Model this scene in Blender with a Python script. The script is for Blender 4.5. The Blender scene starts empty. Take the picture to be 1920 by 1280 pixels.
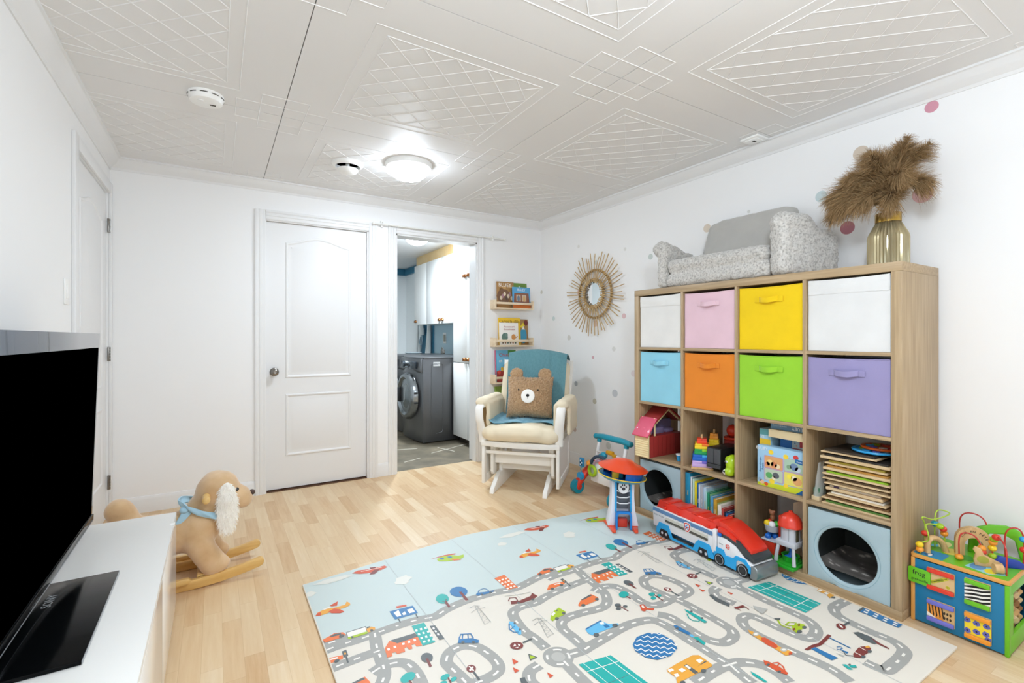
import bpy, bmesh, math, random
from mathutils import Vector, Matrix, noise
PI = math.pi
rnd = random.Random(11)
SC = bpy.context.scene
COL = SC.collection

# ---------------------------------------------------------------- camera
cam_data = bpy.data.cameras.new('camera')
cam = bpy.data.objects.new('camera', cam_data)
COL.objects.link(cam)
SC.camera = cam
cam.location = (-2.7923, -3.9847, 1.1523)
cam.rotation_euler = (PI / 2, 0, -0.5518)
cam_data.sensor_fit = 'HORIZONTAL'
cam_data.sensor_width = 36.0
cam_data.lens = 900.76 / 1920 * 36.0
cam_data.shift_y = -6.7 / 1920
cam_data.clip_start = 0.02

# ---------------------------------------------------------------- world, daylight, exposure
SC.view_settings.view_transform = 'Standard'
SC.view_settings.look = 'None'
SC.view_settings.gamma = 1
SC.view_settings.use_curve_mapping = False
SC.view_settings.exposure = 0.69
world = bpy.data.worlds.new('sky')
SC.world = world
world.use_nodes = True
world.node_tree.nodes['Background'].inputs[0].default_value = (0.75, 0.87, 1.0, 1)
world.node_tree.nodes['Background'].inputs[1].default_value = 1.5
SC.cycles.max_bounces = 14
SC.cycles.diffuse_bounces = 9
SC.cycles.glossy_bounces = 5
SC.cycles.transmission_bounces = 8
SC.cycles.transparent_max_bounces = 8
SC.cycles.caustics_reflective = False
SC.cycles.caustics_refractive = False
SC.cycles.sample_clamp_indirect = 6.0


def area_light(name, loc, rot, sx, sy, power, col):
    d = bpy.data.lights.new(name, 'AREA')
    d.shape = 'RECTANGLE'
    d.size = sx
    d.size_y = sy
    d.energy = power
    d.color = col
    o = bpy.data.objects.new(name, d)
    o.location = loc
    o.rotation_euler = rot
    COL.objects.link(o)
    return o


# daylight coming in through the two windows of the wall behind the camera
area_light('window_daylight', (-2.35, -5.42, 1.45), (PI / 2, 0, PI), 1.5, 1.2, 100, (0.775, 0.89, 1.0))
area_light('window_daylight', (-0.75, -5.42, 1.45), (PI / 2, 0, PI), 1.1, 1.2, 22, (0.775, 0.89, 1.0))

# ---------------------------------------------------------------- materials
def lin(h):
    h = h.lstrip('#')
    o = []
    for i in (0, 2, 4):
        c = int(h[i:i + 2], 16) / 255
        o.append(c / 12.92 if c <= 0.04045 else ((c + 0.055) / 1.055) ** 2.4)
    return (o[0], o[1], o[2], 1)


MATS = {}


def M(name, col, rough=0.5, metal=0.0, bump=None, vary=None, coat=0.0, emit=0.0, trans=0.0, alpha=1.0, sheen=0.0, spec=0.5, stretch=None, ior=1.45):
    """procedural principled material: bump=(scale, strength), vary=(scale, amount), stretch=(x, y, z)"""
    if name in MATS:
        return MATS[name]
    m = bpy.data.materials.new(name)
    m.use_nodes = True
    nt = m.node_tree
    b = nt.nodes['Principled BSDF']
    c = lin(col)
    b.inputs['Base Color'].default_value = c
    b.inputs['Roughness'].default_value = rough
    b.inputs['Metallic'].default_value = metal
    b.inputs['Specular IOR Level'].default_value = spec
    b.inputs['IOR'].default_value = ior
    if coat:
        b.inputs['Coat Weight'].default_value = coat
        b.inputs['Coat Roughness'].default_value = 0.08
    if trans:
        b.inputs['Transmission Weight'].default_value = trans
    if alpha < 1:
        b.inputs['Alpha'].default_value = alpha
    if sheen:
        b.inputs['Sheen Weight'].default_value = sheen
        b.inputs['Sheen Roughness'].default_value = 0.5
    if emit:
        b.inputs['Emission Color'].default_value = c
        b.inputs['Emission Strength'].default_value = emit
    if bump or vary:
        tc = nt.nodes.new('ShaderNodeTexCoord')
        mp = nt.nodes.new('ShaderNodeMapping')
        nt.links.new(tc.outputs['Object'], mp.inputs[0])
        if stretch:
            mp.inputs['Scale'].default_value = stretch
    if bump:
        n = nt.nodes.new('ShaderNodeTexNoise')
        n.inputs['Scale'].default_value = bump[0]
        n.inputs['Detail'].default_value = 4
        nt.links.new(mp.outputs[0], n.inputs['Vector'])
        bp = nt.nodes.new('ShaderNodeBump')
        bp.inputs['Strength'].default_value = bump[1]
        bp.inputs['Distance'].default_value = bump[2] if len(bump) > 2 else 0.004
        nt.links.new(n.outputs['Fac'], bp.inputs['Height'])
        nt.links.new(bp.outputs[0], b.inputs['Normal'])
    if vary:
        n = nt.nodes.new('ShaderNodeTexNoise')
        n.inputs['Scale'].default_value = vary[0]
        n.inputs['Detail'].default_value = 5
        nt.links.new(mp.outputs[0], n.inputs['Vector'])
        r = nt.nodes.new('ShaderNodeValToRGB')
        a = vary[1]
        r.color_ramp.elements[0].position = 0.3
        r.color_ramp.elements[1].position = 0.7
        r.color_ramp.elements[0].color = (c[0] * (1 - a), c[1] * (1 - a), c[2] * (1 - a), 1)
        r.color_ramp.elements[1].color = (min(1, c[0] * (1 + a)), min(1, c[1] * (1 + a)), min(1, c[2] * (1 + a)), 1)
        nt.links.new(n.outputs['Fac'], r.inputs[0])
        nt.links.new(r.outputs[0], b.inputs['Base Color'])
    MATS[name] = m
    return m


def ramp_mat(name, stops, rough=0.5, scale=30.0, stretch=(1, 1, 1), bump=0.0, kind='noise', sheen=0.0):
    """noise or voronoi driven colour ramp; stops=[(pos, hex), ...]"""
    m = bpy.data.materials.new(name)
    m.use_nodes = True
    nt = m.node_tree
    b = nt.nodes['Principled BSDF']
    b.inputs['Roughness'].default_value = rough
    if sheen:
        b.inputs['Sheen Weight'].default_value = sheen
    tc = nt.nodes.new('ShaderNodeTexCoord')
    mp = nt.nodes.new('ShaderNodeMapping')
    mp.inputs['Scale'].default_value = stretch
    nt.links.new(tc.outputs['Object'], mp.inputs[0])
    if kind == 'noise':
        n = nt.nodes.new('ShaderNodeTexNoise')
        n.inputs['Detail'].default_value = 6
        fac = n.outputs['Fac']
    elif kind == 'wave':
        n = nt.nodes.new('ShaderNodeTexWave')
        n.inputs['Distortion'].default_value = 6
        n.inputs['Detail'].default_value = 2
        fac = n.outputs['Fac']
    else:
        n = nt.nodes.new('ShaderNodeTexVoronoi')
        fac = n.outputs['Distance']
    n.inputs['Scale'].default_value = scale
    nt.links.new(mp.outputs[0], n.inputs['Vector'])
    r = nt.nodes.new('ShaderNodeValToRGB')
    el = r.color_ramp.elements
    while len(el) < len(stops):
        el.new(0.5)
    for e, (p, h) in zip(el, stops):
        e.position = p
        e.color = lin(h)
    nt.links.new(fac, r.inputs[0])
    nt.links.new(r.outputs[0], b.inputs['Base Color'])
    if bump:
        bp = nt.nodes.new('ShaderNodeBump')
        bp.inputs['Strength'].default_value = bump
        bp.inputs['Distance'].default_value = 0.002
        nt.links.new(fac, bp.inputs['Height'])
        nt.links.new(bp.outputs[0], b.inputs['Normal'])
    MATS[name] = m
    return m


def floor_mat():
    m = bpy.data.materials.new('laminate_strips')
    m.use_nodes = True
    nt = m.node_tree
    N, L = nt.nodes.new, nt.links.new
    b = nt.nodes['Principled BSDF']
    b.inputs['Roughness'].default_value = 0.33
    b.inputs['Specular IOR Level'].default_value = 0.35

    def math_(op, a, bb=None):
        n = N('ShaderNodeMath')
        n.operation = op
        for i, v in enumerate((a, bb)):
            if v is None:
                continue
            if isinstance(v, (int, float)):
                n.inputs[i].default_value = v
            else:
                L(v, n.inputs[i])
        return n.outputs[0]
    tc = N('ShaderNodeTexCoord')
    sp = N('ShaderNodeSeparateXYZ')
    L(tc.outputs['Object'], sp.inputs[0])
    xr = math_('DIVIDE', sp.outputs[0], 0.066)
    row = math_('FLOOR', xr)
    wn = N('ShaderNodeTexWhiteNoise')
    wn.noise_dimensions = '1D'
    L(row, wn.inputs['W'])
    yo = math_('ADD', math_('DIVIDE', sp.outputs[1], 0.40), math_('MULTIPLY', wn.outputs['Value'], 7.3))
    colm = math_('FLOOR', yo)
    cv = N('ShaderNodeCombineXYZ')
    L(row, cv.inputs[0])
    L(colm, cv.inputs[1])
    w2 = N('ShaderNodeTexWhiteNoise')
    w2.noise_dimensions = '2D'
    L(cv.outputs[0], w2.inputs['Vector'])
    mp = N('ShaderNodeMapping')
    mp.inputs['Scale'].default_value = (34, 2.4, 1)
    L(tc.outputs['Object'], mp.inputs[0])
    off = N('ShaderNodeVectorMath')
    off.operation = 'ADD'
    L(mp.outputs[0], off.inputs[0])
    sc_ = N('ShaderNodeVectorMath')
    sc_.operation = 'SCALE'
    L(w2.outputs['Color'], sc_.inputs[0])
    sc_.inputs['Scale'].default_value = 20
    L(sc_.outputs[0], off.inputs[1])
    gn = N('ShaderNodeTexNoise')
    gn.inputs['Scale'].default_value = 1.6
    gn.inputs['Detail'].default_value = 6
    gn.inputs['Roughness'].default_value = 0.62
    L(off.outputs[0], gn.inputs['Vector'])
    f = math_('ADD', math_('MULTIPLY', w2.outputs['Value'], 0.5), math_('MULTIPLY', gn.outputs['Fac'], 0.62))
    r = N('ShaderNodeValToRGB')
    el = r.color_ramp.elements
    el[0].position, el[0].color = 0.18, lin('C39C70')
    el[1].position, el[1].color = 0.92, lin('E2CDAE')
    e = el.new(0.45)
    e.color = lin('D3B48C')
    e = el.new(0.7)
    e.color = lin('DBC19B')
    L(f, r.inputs[0])
    # hairline joints
    fx = math_('FRACT', xr)
    fy = math_('FRACT', yo)
    jx = math_('LESS_THAN', math_('MINIMUM', fx, math_('SUBTRACT', 1.0, fx)), 0.012)
    jy = math_('LESS_THAN', math_('MINIMUM', fy, math_('SUBTRACT', 1.0, fy)), 0.0022)
    j = math_('MAXIMUM', jx, jy)
    mx = N('ShaderNodeMix')
    mx.data_type = 'RGBA'
    L(math_('MULTIPLY', j, 0.3), mx.inputs[0])
    L(r.outputs[0], mx.inputs[6])
    mx.inputs[7].default_value = lin('A98256')
    L(mx.outputs[2], b.inputs['Base Color'])
    return m


# ---------------------------------------------------------------- mesh building
MW = {}


class MB:
    def __init__(s):
        s.v, s.f, s.m, s.mats = [], [], [], []

    def mi(s, mat):
        if mat not in s.mats:
            s.mats.append(mat)
        return s.mats.index(mat)

    def add(s, vs, fs, mat, X=None):
        k = len(s.v)
        i = s.mi(mat)
        for v in vs:
            v = Vector(v)
            s.v.append(X @ v if X is not None else v)
        for f in fs:
            s.f.append([k + q for q in f])
            s.m.append(i)
        return s

    def box(s, x0, x1, y0, y1, z0, z1, mat, bev=0.0, X=None, seg=2):
        x0, x1 = min(x0, x1), max(x0, x1)
        y0, y1 = min(y0, y1), max(y0, y1)
        z0, z1 = min(z0, z1), max(z0, z1)
        vs = [(x0, y0, z0), (x1, y0, z0), (x1, y1, z0), (x0, y1, z0), (x0, y0, z1), (x1, y0, z1), (x1, y1, z1), (x0, y1, z1)]
        fs = [(0, 3, 2, 1), (4, 5, 6, 7), (0, 1, 5, 4), (1, 2, 6, 5), (2, 3, 7, 6), (3, 0, 4, 7)]
        if bev > 0:
            vs, fs = bevel(vs, fs, min(bev, 0.49 * min(x1 - x0, y1 - y0, z1 - z0)), seg)
        return s.add(vs, fs, mat, X)

    def prism(s, poly, d0, d1, mat, axis='y', bev=0.0, X=None, seg=2):
        """polygon in the two other axes (in x,y,z order) extruded along axis"""
        n = len(poly)

        def p3(a, b, d):
            return {'x': (d, a, b), 'y': (a, d, b), 'z': (a, b, d)}[axis]
        vs = [p3(a, b, d0) for a, b in poly] + [p3(a, b, d1) for a, b in poly]
        fs = [tuple(range(n)), tuple(range(2 * n - 1, n - 1, -1))]
        for i in range(n):
            j = (i + 1) % n
            fs.append((i, i + n, j + n, j))
        if bev > 0:
            vs, fs = bevel(vs, fs, bev, seg, 40)
        return s.add(vs, fs, mat, X)

    def cyl(s, p0, p1, r0, mat, r1=None, n=20, X=None):
        return s.tube([p0, p1], [r0, r0 if r1 is None else r1], mat, n, X=X)

    def tube(s, pts, r, mat, n=8, closed=False, X=None, flat=1.0):
        pts = [Vector(p) for p in pts]
        k = len(pts)
        if not isinstance(r, (list, tuple)):
            r = [r] * k
        vs, fs = [], []
        prev = None
        for i, p in enumerate(pts):
            if closed:
                t = (pts[(i + 1) % k] - pts[i - 1]).normalized()
            elif i == 0:
                t = (pts[1] - pts[0]).normalized()
            elif i == k - 1:
                t = (pts[-1] - pts[-2]).normalized()
            else:
                t = (pts[i + 1] - pts[i - 1]).normalized()
            if prev is None:
                u = t.cross(Vector((0, 0, 1)))
                if u.length < 1e-3:
                    u = t.cross(Vector((0, 1, 0)))
            else:
                u = prev - t * prev.dot(t)
                if u.length < 1e-6:
                    u = t.orthogonal()
            u.normalize()
            prev = u
            w = t.cross(u)
            for j in range(n):
                a = 2 * PI * j / n
                vs.append(p + (u * math.cos(a) + w * math.sin(a) * flat) * r[i])
        for i in range(k if closed else k - 1):
            a, b = i * n, ((i + 1) % k) * n
            for j in range(n):
                q = (j + 1) % n
                fs.append((a + j, a + q, b + q, b + j))
        if not closed:
            fs.append(tuple(range(n - 1, -1, -1)))
            fs.append(tuple((k - 1) * n + j for j in range(n)))
        return s.add(vs, fs, mat, X)

    def lathe(s, prof, mat, n=32, X=None, flute=None):
        vs, fs = [], []
        k = len(prof)
        for i in range(n):
            a = 2 * PI * i / n
            g = 1.0
            for (r, z) in prof:
                rr = r
                if flute:
                    rr = r * (1 - flute * (i % 2))
                vs.append((rr * math.cos(a), rr * math.sin(a), z))
        for i in range(n):
            j = (i + 1) % n
            for q in range(k - 1):
                fs.append((i * k + q, j * k + q, j * k + q + 1, i * k + q + 1))
        if prof[0][0] > 1e-5:
            fs.append(tuple(i * k for i in range(n - 1, -1, -1)))
        if prof[-1][0] > 1e-5:
            fs.append(tuple(i * k + k - 1 for i in range(n)))
        return s.add(vs, fs, mat, X)

    def ell(s, c, r, mat, nu=20, nv=12, X=None):
        if not isinstance(r, (tuple, list)):
            r = (r, r, r)
        vs, fs = [(c[0], c[1], c[2] - r[2])], []
        for i in range(1, nv):
            ph = -PI / 2 + PI * i / nv
            for j in range(nu):
                a = 2 * PI * j / nu
                vs.append((c[0] + r[0] * math.cos(ph) * math.cos(a), c[1] + r[1] * math.cos(ph) * math.sin(a), c[2] + r[2] * math.sin(ph)))
        vs.append((c[0], c[1], c[2] + r[2]))
        for j in range(nu):
            q = (j + 1) % nu
            fs.append((0, 1 + q, 1 + j))
            for i in range(nv - 2):
                a = 1 + i * nu
                fs.append((a + j, a + q, a + nu + q, a + nu + j))
            fs.append((len(vs) - 1, 1 + (nv - 2) * nu + j, 1 + (nv - 2) * nu + q))
        return s.add(vs, fs, mat, X)

    def grid(s, fn, nu, nv, mat, X=None, thick=0.0):
        vs = [Vector(fn(i / nu, j / nv)) for j in range(nv + 1) for i in range(nu + 1)]
        w = nu + 1
        fs = [(j * w + i, j * w + i + 1, (j + 1) * w + i + 1, (j + 1) * w + i) for j in range(nv) for i in range(nu)]
        if thick:
            nor = []
            for j in range(nv + 1):
                for i in range(nu + 1):
                    du = vs[j * w + min(i + 1, nu)] - vs[j * w + max(i - 1, 0)]
                    dv = vs[min(j + 1, nv) * w + i] - vs[max(j - 1, 0) * w + i]
                    q = du.cross(dv)
                    nor.append(q.normalized() if q.length > 1e-9 else Vector((0, 0, 1)))
            m = len(vs)
            vs = vs + [v - q * thick for v, q in zip(vs, nor)]
            fs = fs + [tuple(m + q for q in reversed(f)) for f in fs]
            rim = [i for i in range(w)] + [j * w + nu for j in range(1, nv + 1)] + [nv * w + i for i in range(nu - 1, -1, -1)] + [j * w for j in range(nv - 1, 0, -1)]
            for a, b in zip(rim, rim[1:] + rim[:1]):
                fs.append((b, a, a + m, b + m))
        return s.add(vs, fs, mat, X)

    def text(s, txt, size, mat, X, depth=0.0004, align='CENTER', space=1.0):
        cu = bpy.data.curves.new('lettering', 'FONT')
        cu.body = txt
        cu.size = size
        cu.align_x = align
        cu.align_y = 'CENTER'
        cu.extrude = depth
        cu.resolution_u = 2
        cu.space_character = space
        o = bpy.data.objects.new('lettering', cu)
        COL.objects.link(o)
        me = bpy.data.meshes.new_from_object(o.evaluated_get(bpy.context.evaluated_depsgraph_get()))
        s.add([v.co[:] for v in me.vertices], [tuple(p.vertices) for p in me.polygons], mat, X)
        bpy.data.objects.remove(o)
        bpy.data.curves.remove(cu)
        bpy.data.meshes.remove(me)
        return s

    def blob(s, shapes, mat, voxel=0.01, smooth=8, rough=None, X=None):
        """one continuous skin over ellipsoids ('e',c,r[,X]), tapered limbs ('c',p0,p1,r0,r1), boxes ('b',x0..z1,bev)"""
        t = MB()
        for q in shapes:
            if q[0] == 'e':
                t.ell(q[1], q[2], mat, 24, 16, q[3] if len(q) > 3 else None)
            elif q[0] == 'c':
                a, b = Vector(q[1]), Vector(q[2])
                t.tube([a, b], [q[3], q[4]], mat, 18)
                t.ell(a, q[3], mat, 18, 12)
                t.ell(b, q[4], mat, 18, 12)
            elif q[0] == 'b':
                t.box(*q[1], mat, bev=q[2], X=q[3] if len(q) > 3 else None)
        me = t.mesh('skin')
        o = bpy.data.objects.new('skin', me)
        COL.objects.link(o)
        r = o.modifiers.new('r', 'REMESH')
        r.mode = 'VOXEL'
        r.voxel_size = voxel
        if smooth:
            sm = o.modifiers.new('s', 'SMOOTH')
            sm.factor = 0.5
            sm.iterations = smooth
        m2 = bpy.data.meshes.new_from_object(o.evaluated_get(bpy.context.evaluated_depsgraph_get()))
        vs = [v.co.copy() for v in m2.vertices]
        if rough:
            amp, sc = rough
            vs = [v + n.normal * (amp * (noise.noise(v * sc) + 0.5 * noise.noise(v * sc * 2.3))) for v, n in zip(vs, m2.vertices)]
        s.add(vs, [tuple(p.vertices) for p in m2.polygons], mat, X)
        bpy.data.objects.remove(o)
        bpy.data.meshes.remove(m2)
        bpy.data.meshes.remove(me)
        return s

    def mesh(s, name, ang=38):
        me = bpy.data.meshes.new(name)
        me.from_pydata([v[:] for v in s.v], [], s.f)
        for m in s.mats:
            me.materials.append(m)
        for p, i in zip(me.polygons, s.m):
            p.material_index = i
        bm = bmesh.new()
        bm.from_mesh(me)
        bmesh.ops.recalc_face_normals(bm, faces=bm.faces)
        bm.to_mesh(me)
        bm.free()
        for p in me.polygons:
            p.use_smooth = True
        me.set_sharp_from_angle(angle=math.radians(ang))
        me.update()
        return me


def bevel(vs, fs, w, seg=2, ang=None):
    bm = bmesh.new()
    bv = [bm.verts.new(v) for v in vs]
    for f in fs:
        bm.faces.new([bv[i] for i in f])
    bmesh.ops.recalc_face_normals(bm, faces=bm.faces)
    ed = list(bm.edges)
    if ang is not None:
        ed = [e for e in ed if len(e.link_faces) == 2 and e.calc_face_angle(0) > math.radians(ang)]
    bmesh.ops.bevel(bm, geom=ed, offset=w, segments=seg, affect='EDGES', profile=0.5, clamp_overlap=True)
    bm.verts.index_update()
    v2 = [v.co.copy() for v in bm.verts]
    f2 = [tuple(v.index for v in f.verts) for f in bm.faces]
    bm.free()
    return v2, f2


def T(x, y, z, rz=0.0, rx=0.0, ry=0.0):
    return Matrix.Translation((x, y, z)) @ Matrix.Rotation(rz, 4, 'Z') @ Matrix.Rotation(ry, 4, 'Y') @ Matrix.Rotation(rx, 4, 'X')


def tag(o, label=None, cat=None, group=None, kind=None):
    if label:
        o['label'] = label
    if cat:
        o['category'] = cat
    if group:
        o['group'] = group
    if kind:
        o['kind'] = kind
    return o


def thing(name, label, cat, loc, rz=0.0, group=None):
    o = bpy.data.objects.new(name, None)
    o.empty_display_size = 0.05
    o.location = loc
    o.rotation_euler = (0, 0, rz)
    COL.objects.link(o)
    MW[o] = T(*loc, rz)
    return tag(o, label, cat, group)


def part(name, mb, par, label=None, world=False, ang=38, stuff=False):
    if world:
        inv = MW[par].inverted()
        mb.v = [inv @ v for v in mb.v]
    o = bpy.data.objects.new(name, mb.mesh(name, ang))
    COL.objects.link(o)
    o.parent = par
    MW[o] = MW[par]
    if label:
        o['label'] = label
    if stuff:
        o['kind'] = 'stuff'
    return o


def solo(name, mb, label, cat, loc=(0, 0, 0), rz=0.0, group=None, ang=38, world=False):
    if world:
        inv = T(*loc, rz).inverted()
        mb.v = [inv @ v for v in mb.v]
    o = bpy.data.objects.new(name, mb.mesh(name, ang))
    o.location = loc
    o.rotation_euler = (0, 0, rz)
    COL.objects.link(o)
    MW[o] = T(*loc, rz)
    return tag(o, label, cat, group)


def struct(name, mb, par=None, ang=38):
    o = bpy.data.objects.new(name, mb.mesh(name, ang))
    COL.objects.link(o)
    MW[o] = Matrix.Identity(4)
    if par is not None:
        o.parent = par
    else:
        o['kind'] = 'structure'
    return o


def dup(root, loc, rz=None, label=None):
    """a copy of a thing with copies of its parts and sub-parts"""
    r = root.copy()
    COL.objects.link(r)
    r.location = loc
    if rz is not None:
        r.rotation_euler = (0, 0, rz)
    if label:
        r['label'] = label
    for ch in list(root.children):
        c = ch.copy()
        COL.objects.link(c)
        c.parent = r
        for g in list(ch.children):
            d = g.copy()
            COL.objects.link(d)
            d.parent = c
    return r


def arc(cx, cy, r, a0, a1, n):
    return [(cx + r * math.cos(a0 + (a1 - a0) * i / n), cy + r * math.sin(a0 + (a1 - a0) * i / n)) for i in range(n + 1)]


def rrect(x0, x1, y0, y1, r, n=5):
    return arc(x1 - r, y0 + r, r, -PI / 2, 0, n) + arc(x1 - r, y1 - r, r, 0, PI / 2, n) + arc(x0 + r, y1 - r, r, PI / 2, PI, n) + arc(x0 + r, y0 + r, r, PI, 1.5 * PI, n)


def spline(pts, sub=6, closed=False):
    P = [Vector(p) for p in pts]
    n = len(P)
    out = []
    for i in range(n if closed else n - 1):
        p0 = P[(i - 1) % n] if closed or i > 0 else P[0] * 2 - P[1]
        p1, p2 = P[i], P[(i + 1) % n]
        p3 = P[(i + 2) % n] if closed or i + 2 < n else P[-1] * 2 - P[-2]
        for k in range(sub):
            t = k / sub
            out.append(0.5 * ((2 * p1) + (p2 - p0) * t + (2 * p0 - 5 * p1 + 4 * p2 - p3) * t * t + (3 * p1 - p0 - 3 * p2 + p3) * t ** 3))
    if not closed:
        out.append(P[-1])
    return out


def inset(poly, d):
    """move a counter-clockwise 2-D outline inwards by d"""
    n = len(poly)
    out = []
    for i in range(n):
        a, b, c = Vector(poly[i - 1]), Vector(poly[i]), Vector(poly[(i + 1) % n])
        e1, e2 = (b - a).normalized(), (c - b).normalized()
        n1, n2 = Vector((-e1.y, e1.x)), Vector((-e2.y, e2.x))
        m = n1 + n2
        m = m / max(0.35, m.length_squared / 2) if m.length > 1e-6 else n1
        out.append((b.x + m.x * d, b.y + m.y * d))
    return out

# ================================================================ the room
H = 2.31
XL = -3.376
YF = -5.35
WHITE = M('wall_paint', 'EEEEEE', 0.55, bump=(180, 0.05, 0.001))
TRIM = M('trim_paint', 'E3E3E3', 0.38)
CEIL = M('ceiling_paint', 'E2E1E0', 0.5)
DARKGAP = M('dark_gap', '2A2724', 0.9)
FLOOR = floor_mat()

mb = MB().box(XL - 0.1, 0.1, YF - 0.1, 0.06, -0.08, 0, FLOOR)
struct('floor', mb)

# back wall with the closed door and the laundry opening
DX0, DX1, DZ = -2.48, -1.724, 2.03
OX0, OX1, OZ = -1.495, -0.724, 2.036
mb = MB()
mb.box(XL - 0.1, DX0, 0, 0.11, 0, H, WHITE)
mb.box(DX0, DX1, 0, 0.11, DZ, H, WHITE)
mb.box(DX1, OX0, 0, 0.11, 0, H, WHITE)
mb.box(OX0, OX1, 0, 0.11, OZ, H, WHITE)
mb.box(OX1, 0.1, 0, 0.11, 0, H, WHITE)
struct('wall_back', mb)
struct('wall_right', MB().box(0, 0.1, YF - 0.1, 0, 0, H, WHITE))
LY0, LY1, LZ = -0.885, -0.045, 2.07
mb = MB()
mb.box(XL - 0.1, XL, YF - 0.1, LY0, 0, H, WHITE)
mb.box(XL - 0.1, XL, LY0, LY1, LZ, H, WHITE)
mb.box(XL - 0.1, XL, LY1, 0, 0, H, WHITE)
struct('wall_left', mb)
# wall behind the camera with its two window openings
mb = MB()
wins = [(-3.1, -1.6), (-1.3, -0.2)]
for a, b in [(XL, -3.1), (-1.6, -1.3), (-0.2, 0)]:
    mb.box(a, b, YF - 0.1, YF, 0, H, WHITE)
for a, b in wins:
    mb.box(a, b, YF - 0.1, YF, 0, 0.85, WHITE)
    mb.box(a, b, YF - 0.1, YF, 2.05, H, WHITE)
struct('wall_front', mb)
for i, (a, b) in enumerate(wins):
    mb = MB()
    for q in ((a, a + 0.05, 0.85, 2.05), (b - 0.05, b, 0.85, 2.05), (a + 0.05, b - 0.05, 0.85, 0.9), (a + 0.05, b - 0.05, 2.0, 2.05), ((a + b) / 2 - 0.02, (a + b) / 2 + 0.02, 0.9, 2.0)):
        mb.box(q[0], q[1], YF - 0.07, YF - 0.01, q[2], q[3], TRIM)
    struct('window_%d' % (i + 1), mb)

# ceiling: large embossed panels with open seams
mb = MB()
gx = [XL - 0.1, -2.5, -1.254, 0.1]
gy = [YF - 0.1, -4.83, -3.62, -2.415, -1.212, 0.06]
g = 0.0018
for i in range(3):
    for j in range(5):
        mb.box(gx[i] + (g if i else 0), gx[i + 1] - (g if i < 2 else 0), gy[j] + (g if j else 0), gy[j + 1] - (g if j < 4 else 0), H, H + 0.012, CEIL)
mb.box(XL - 0.1, 0.1, YF - 0.1, 0.06, H + 0.012, H + 0.08, M('plenum', '77736C', 0.9))


def bead(x0, y0, x1, y1, w=0.0026, h=0.0021):
    d = Vector((x1 - x0, y1 - y0, 0))
    if d.length < 1e-4:
        return
    n = Vector((-d.y, d.x, 0)).normalized() * w
    a, b = Vector((x0, y0, H)), Vector((x1, y1, H))
    dn = Vector((0, 0, -h))
    up = Vector((0, 0, 0.0005))
    mb.add([a - n + up, a + n + up, a + dn, b - n + up, b + n + up, b + dn], [(0, 3, 5, 2), (2, 5, 4, 1), (0, 2, 1), (3, 4, 5)], CEIL)


def rect(x0, x1, y0, y1):
    x0, x1 = max(x0, XL + 0.05), min(x1, -0.05)
    y0, y1 = max(y0, YF), min(y1, -0.05)
    if x1 - x0 < 0.02 or y1 - y0 < 0.02:
        return
    bead(x0, y0, x1, y0)
    bead(x0, y1, x1, y1)
    bead(x0, y0, x0, y1)
    bead(x1, y0, x1, y1)


def clip_line(a, b, x0, x1, y0, y1):
    t0, t1 = 0.0, 1.0
    d = (b[0] - a[0], b[1] - a[1])
    for p, q in ((-d[0], a[0] - x0), (d[0], x1 - a[0]), (-d[1], a[1] - y0), (d[1], y1 - a[1])):
        if abs(p) < 1e-9:
            if q < 0:
                return None
        else:
            t = q / p
            if p < 0:
                t0 = max(t0, t)
            else:
                t1 = min(t1, t)
    if t0 >= t1:
        return None
    return (a[0] + d[0] * t0, a[1] + d[1] * t0, a[0] + d[0] * t1, a[1] + d[1] * t1)


xs = [-3.746, -2.5, -1.254, -0.008]
ys = [-4.83, -3.62, -2.415, -1.212, -0.008]
for i in range(3):
    for j in range(4):
        a, b, c, d = xs[i], xs[i + 1], ys[j], ys[j + 1]
        rect(a + 0.212, b - 0.2, c + 0.195, d - 0.19)
        x0, x1, y0, y1 = a + 0.268, b - 0.252, c + 0.248, d - 0.243
        rect(x0, x1, y0, y1)
        q0, q1, r0, r1 = max(x0, XL + 0.05), min(x1, -0.05), max(y0, YF), min(y1, -0.05)
        for k in range(-5, 6):
            sx = k * (x1 - x0) / 5
            for s in (1, -1):
                aa = (x0 + sx, y0 if s > 0 else y1)
                bb = (x1 + sx, y1 if s > 0 else y0)
                L_ = clip_line(aa, bb, q0, q1, r0, r1)
                if L_:
                    bead(*L_)
for x in xs:
    for y in ys:
        rect(x - 0.105, x + 0.105, y - 0.21, y + 0.21)
        rect(x - 0.21, x + 0.21, y - 0.105, y + 0.105)
struct('ceiling', mb)

# crown moulding and baseboards
crown = [(0, -0.075), (0.006, -0.075), (0.010, -0.062), (0.018, -0.055), (0.032, -0.044), (0.046, -0.030), (0.053, -0.016), (0.058, -0.012), (0.067, -0.010), (0.067, 0.0), (0, 0)]
base = [(0, 0), (0.014, 0), (0.014, 0.066), (0.011, 0.074), (0.011, 0.082), (0.007, 0.094), (0.004, 0.104), (0, 0.106)]


def run(profile, z, side, a, b):
    """moulding along a wall: side 'L','R' run in y, 'B' runs in x"""
    m = MB()
    if side == 'L':
        m.prism([(XL + o, z + h) for o, h in profile], a, b, TRIM, 'y')
    elif side == 'R':
        m.prism([(-o, z + h) for o, h in profile], a, b, TRIM, 'y')
    else:
        m.prism([(-o, z + h) for o, h in profile], a, b, TRIM, 'x')
    return m


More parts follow.
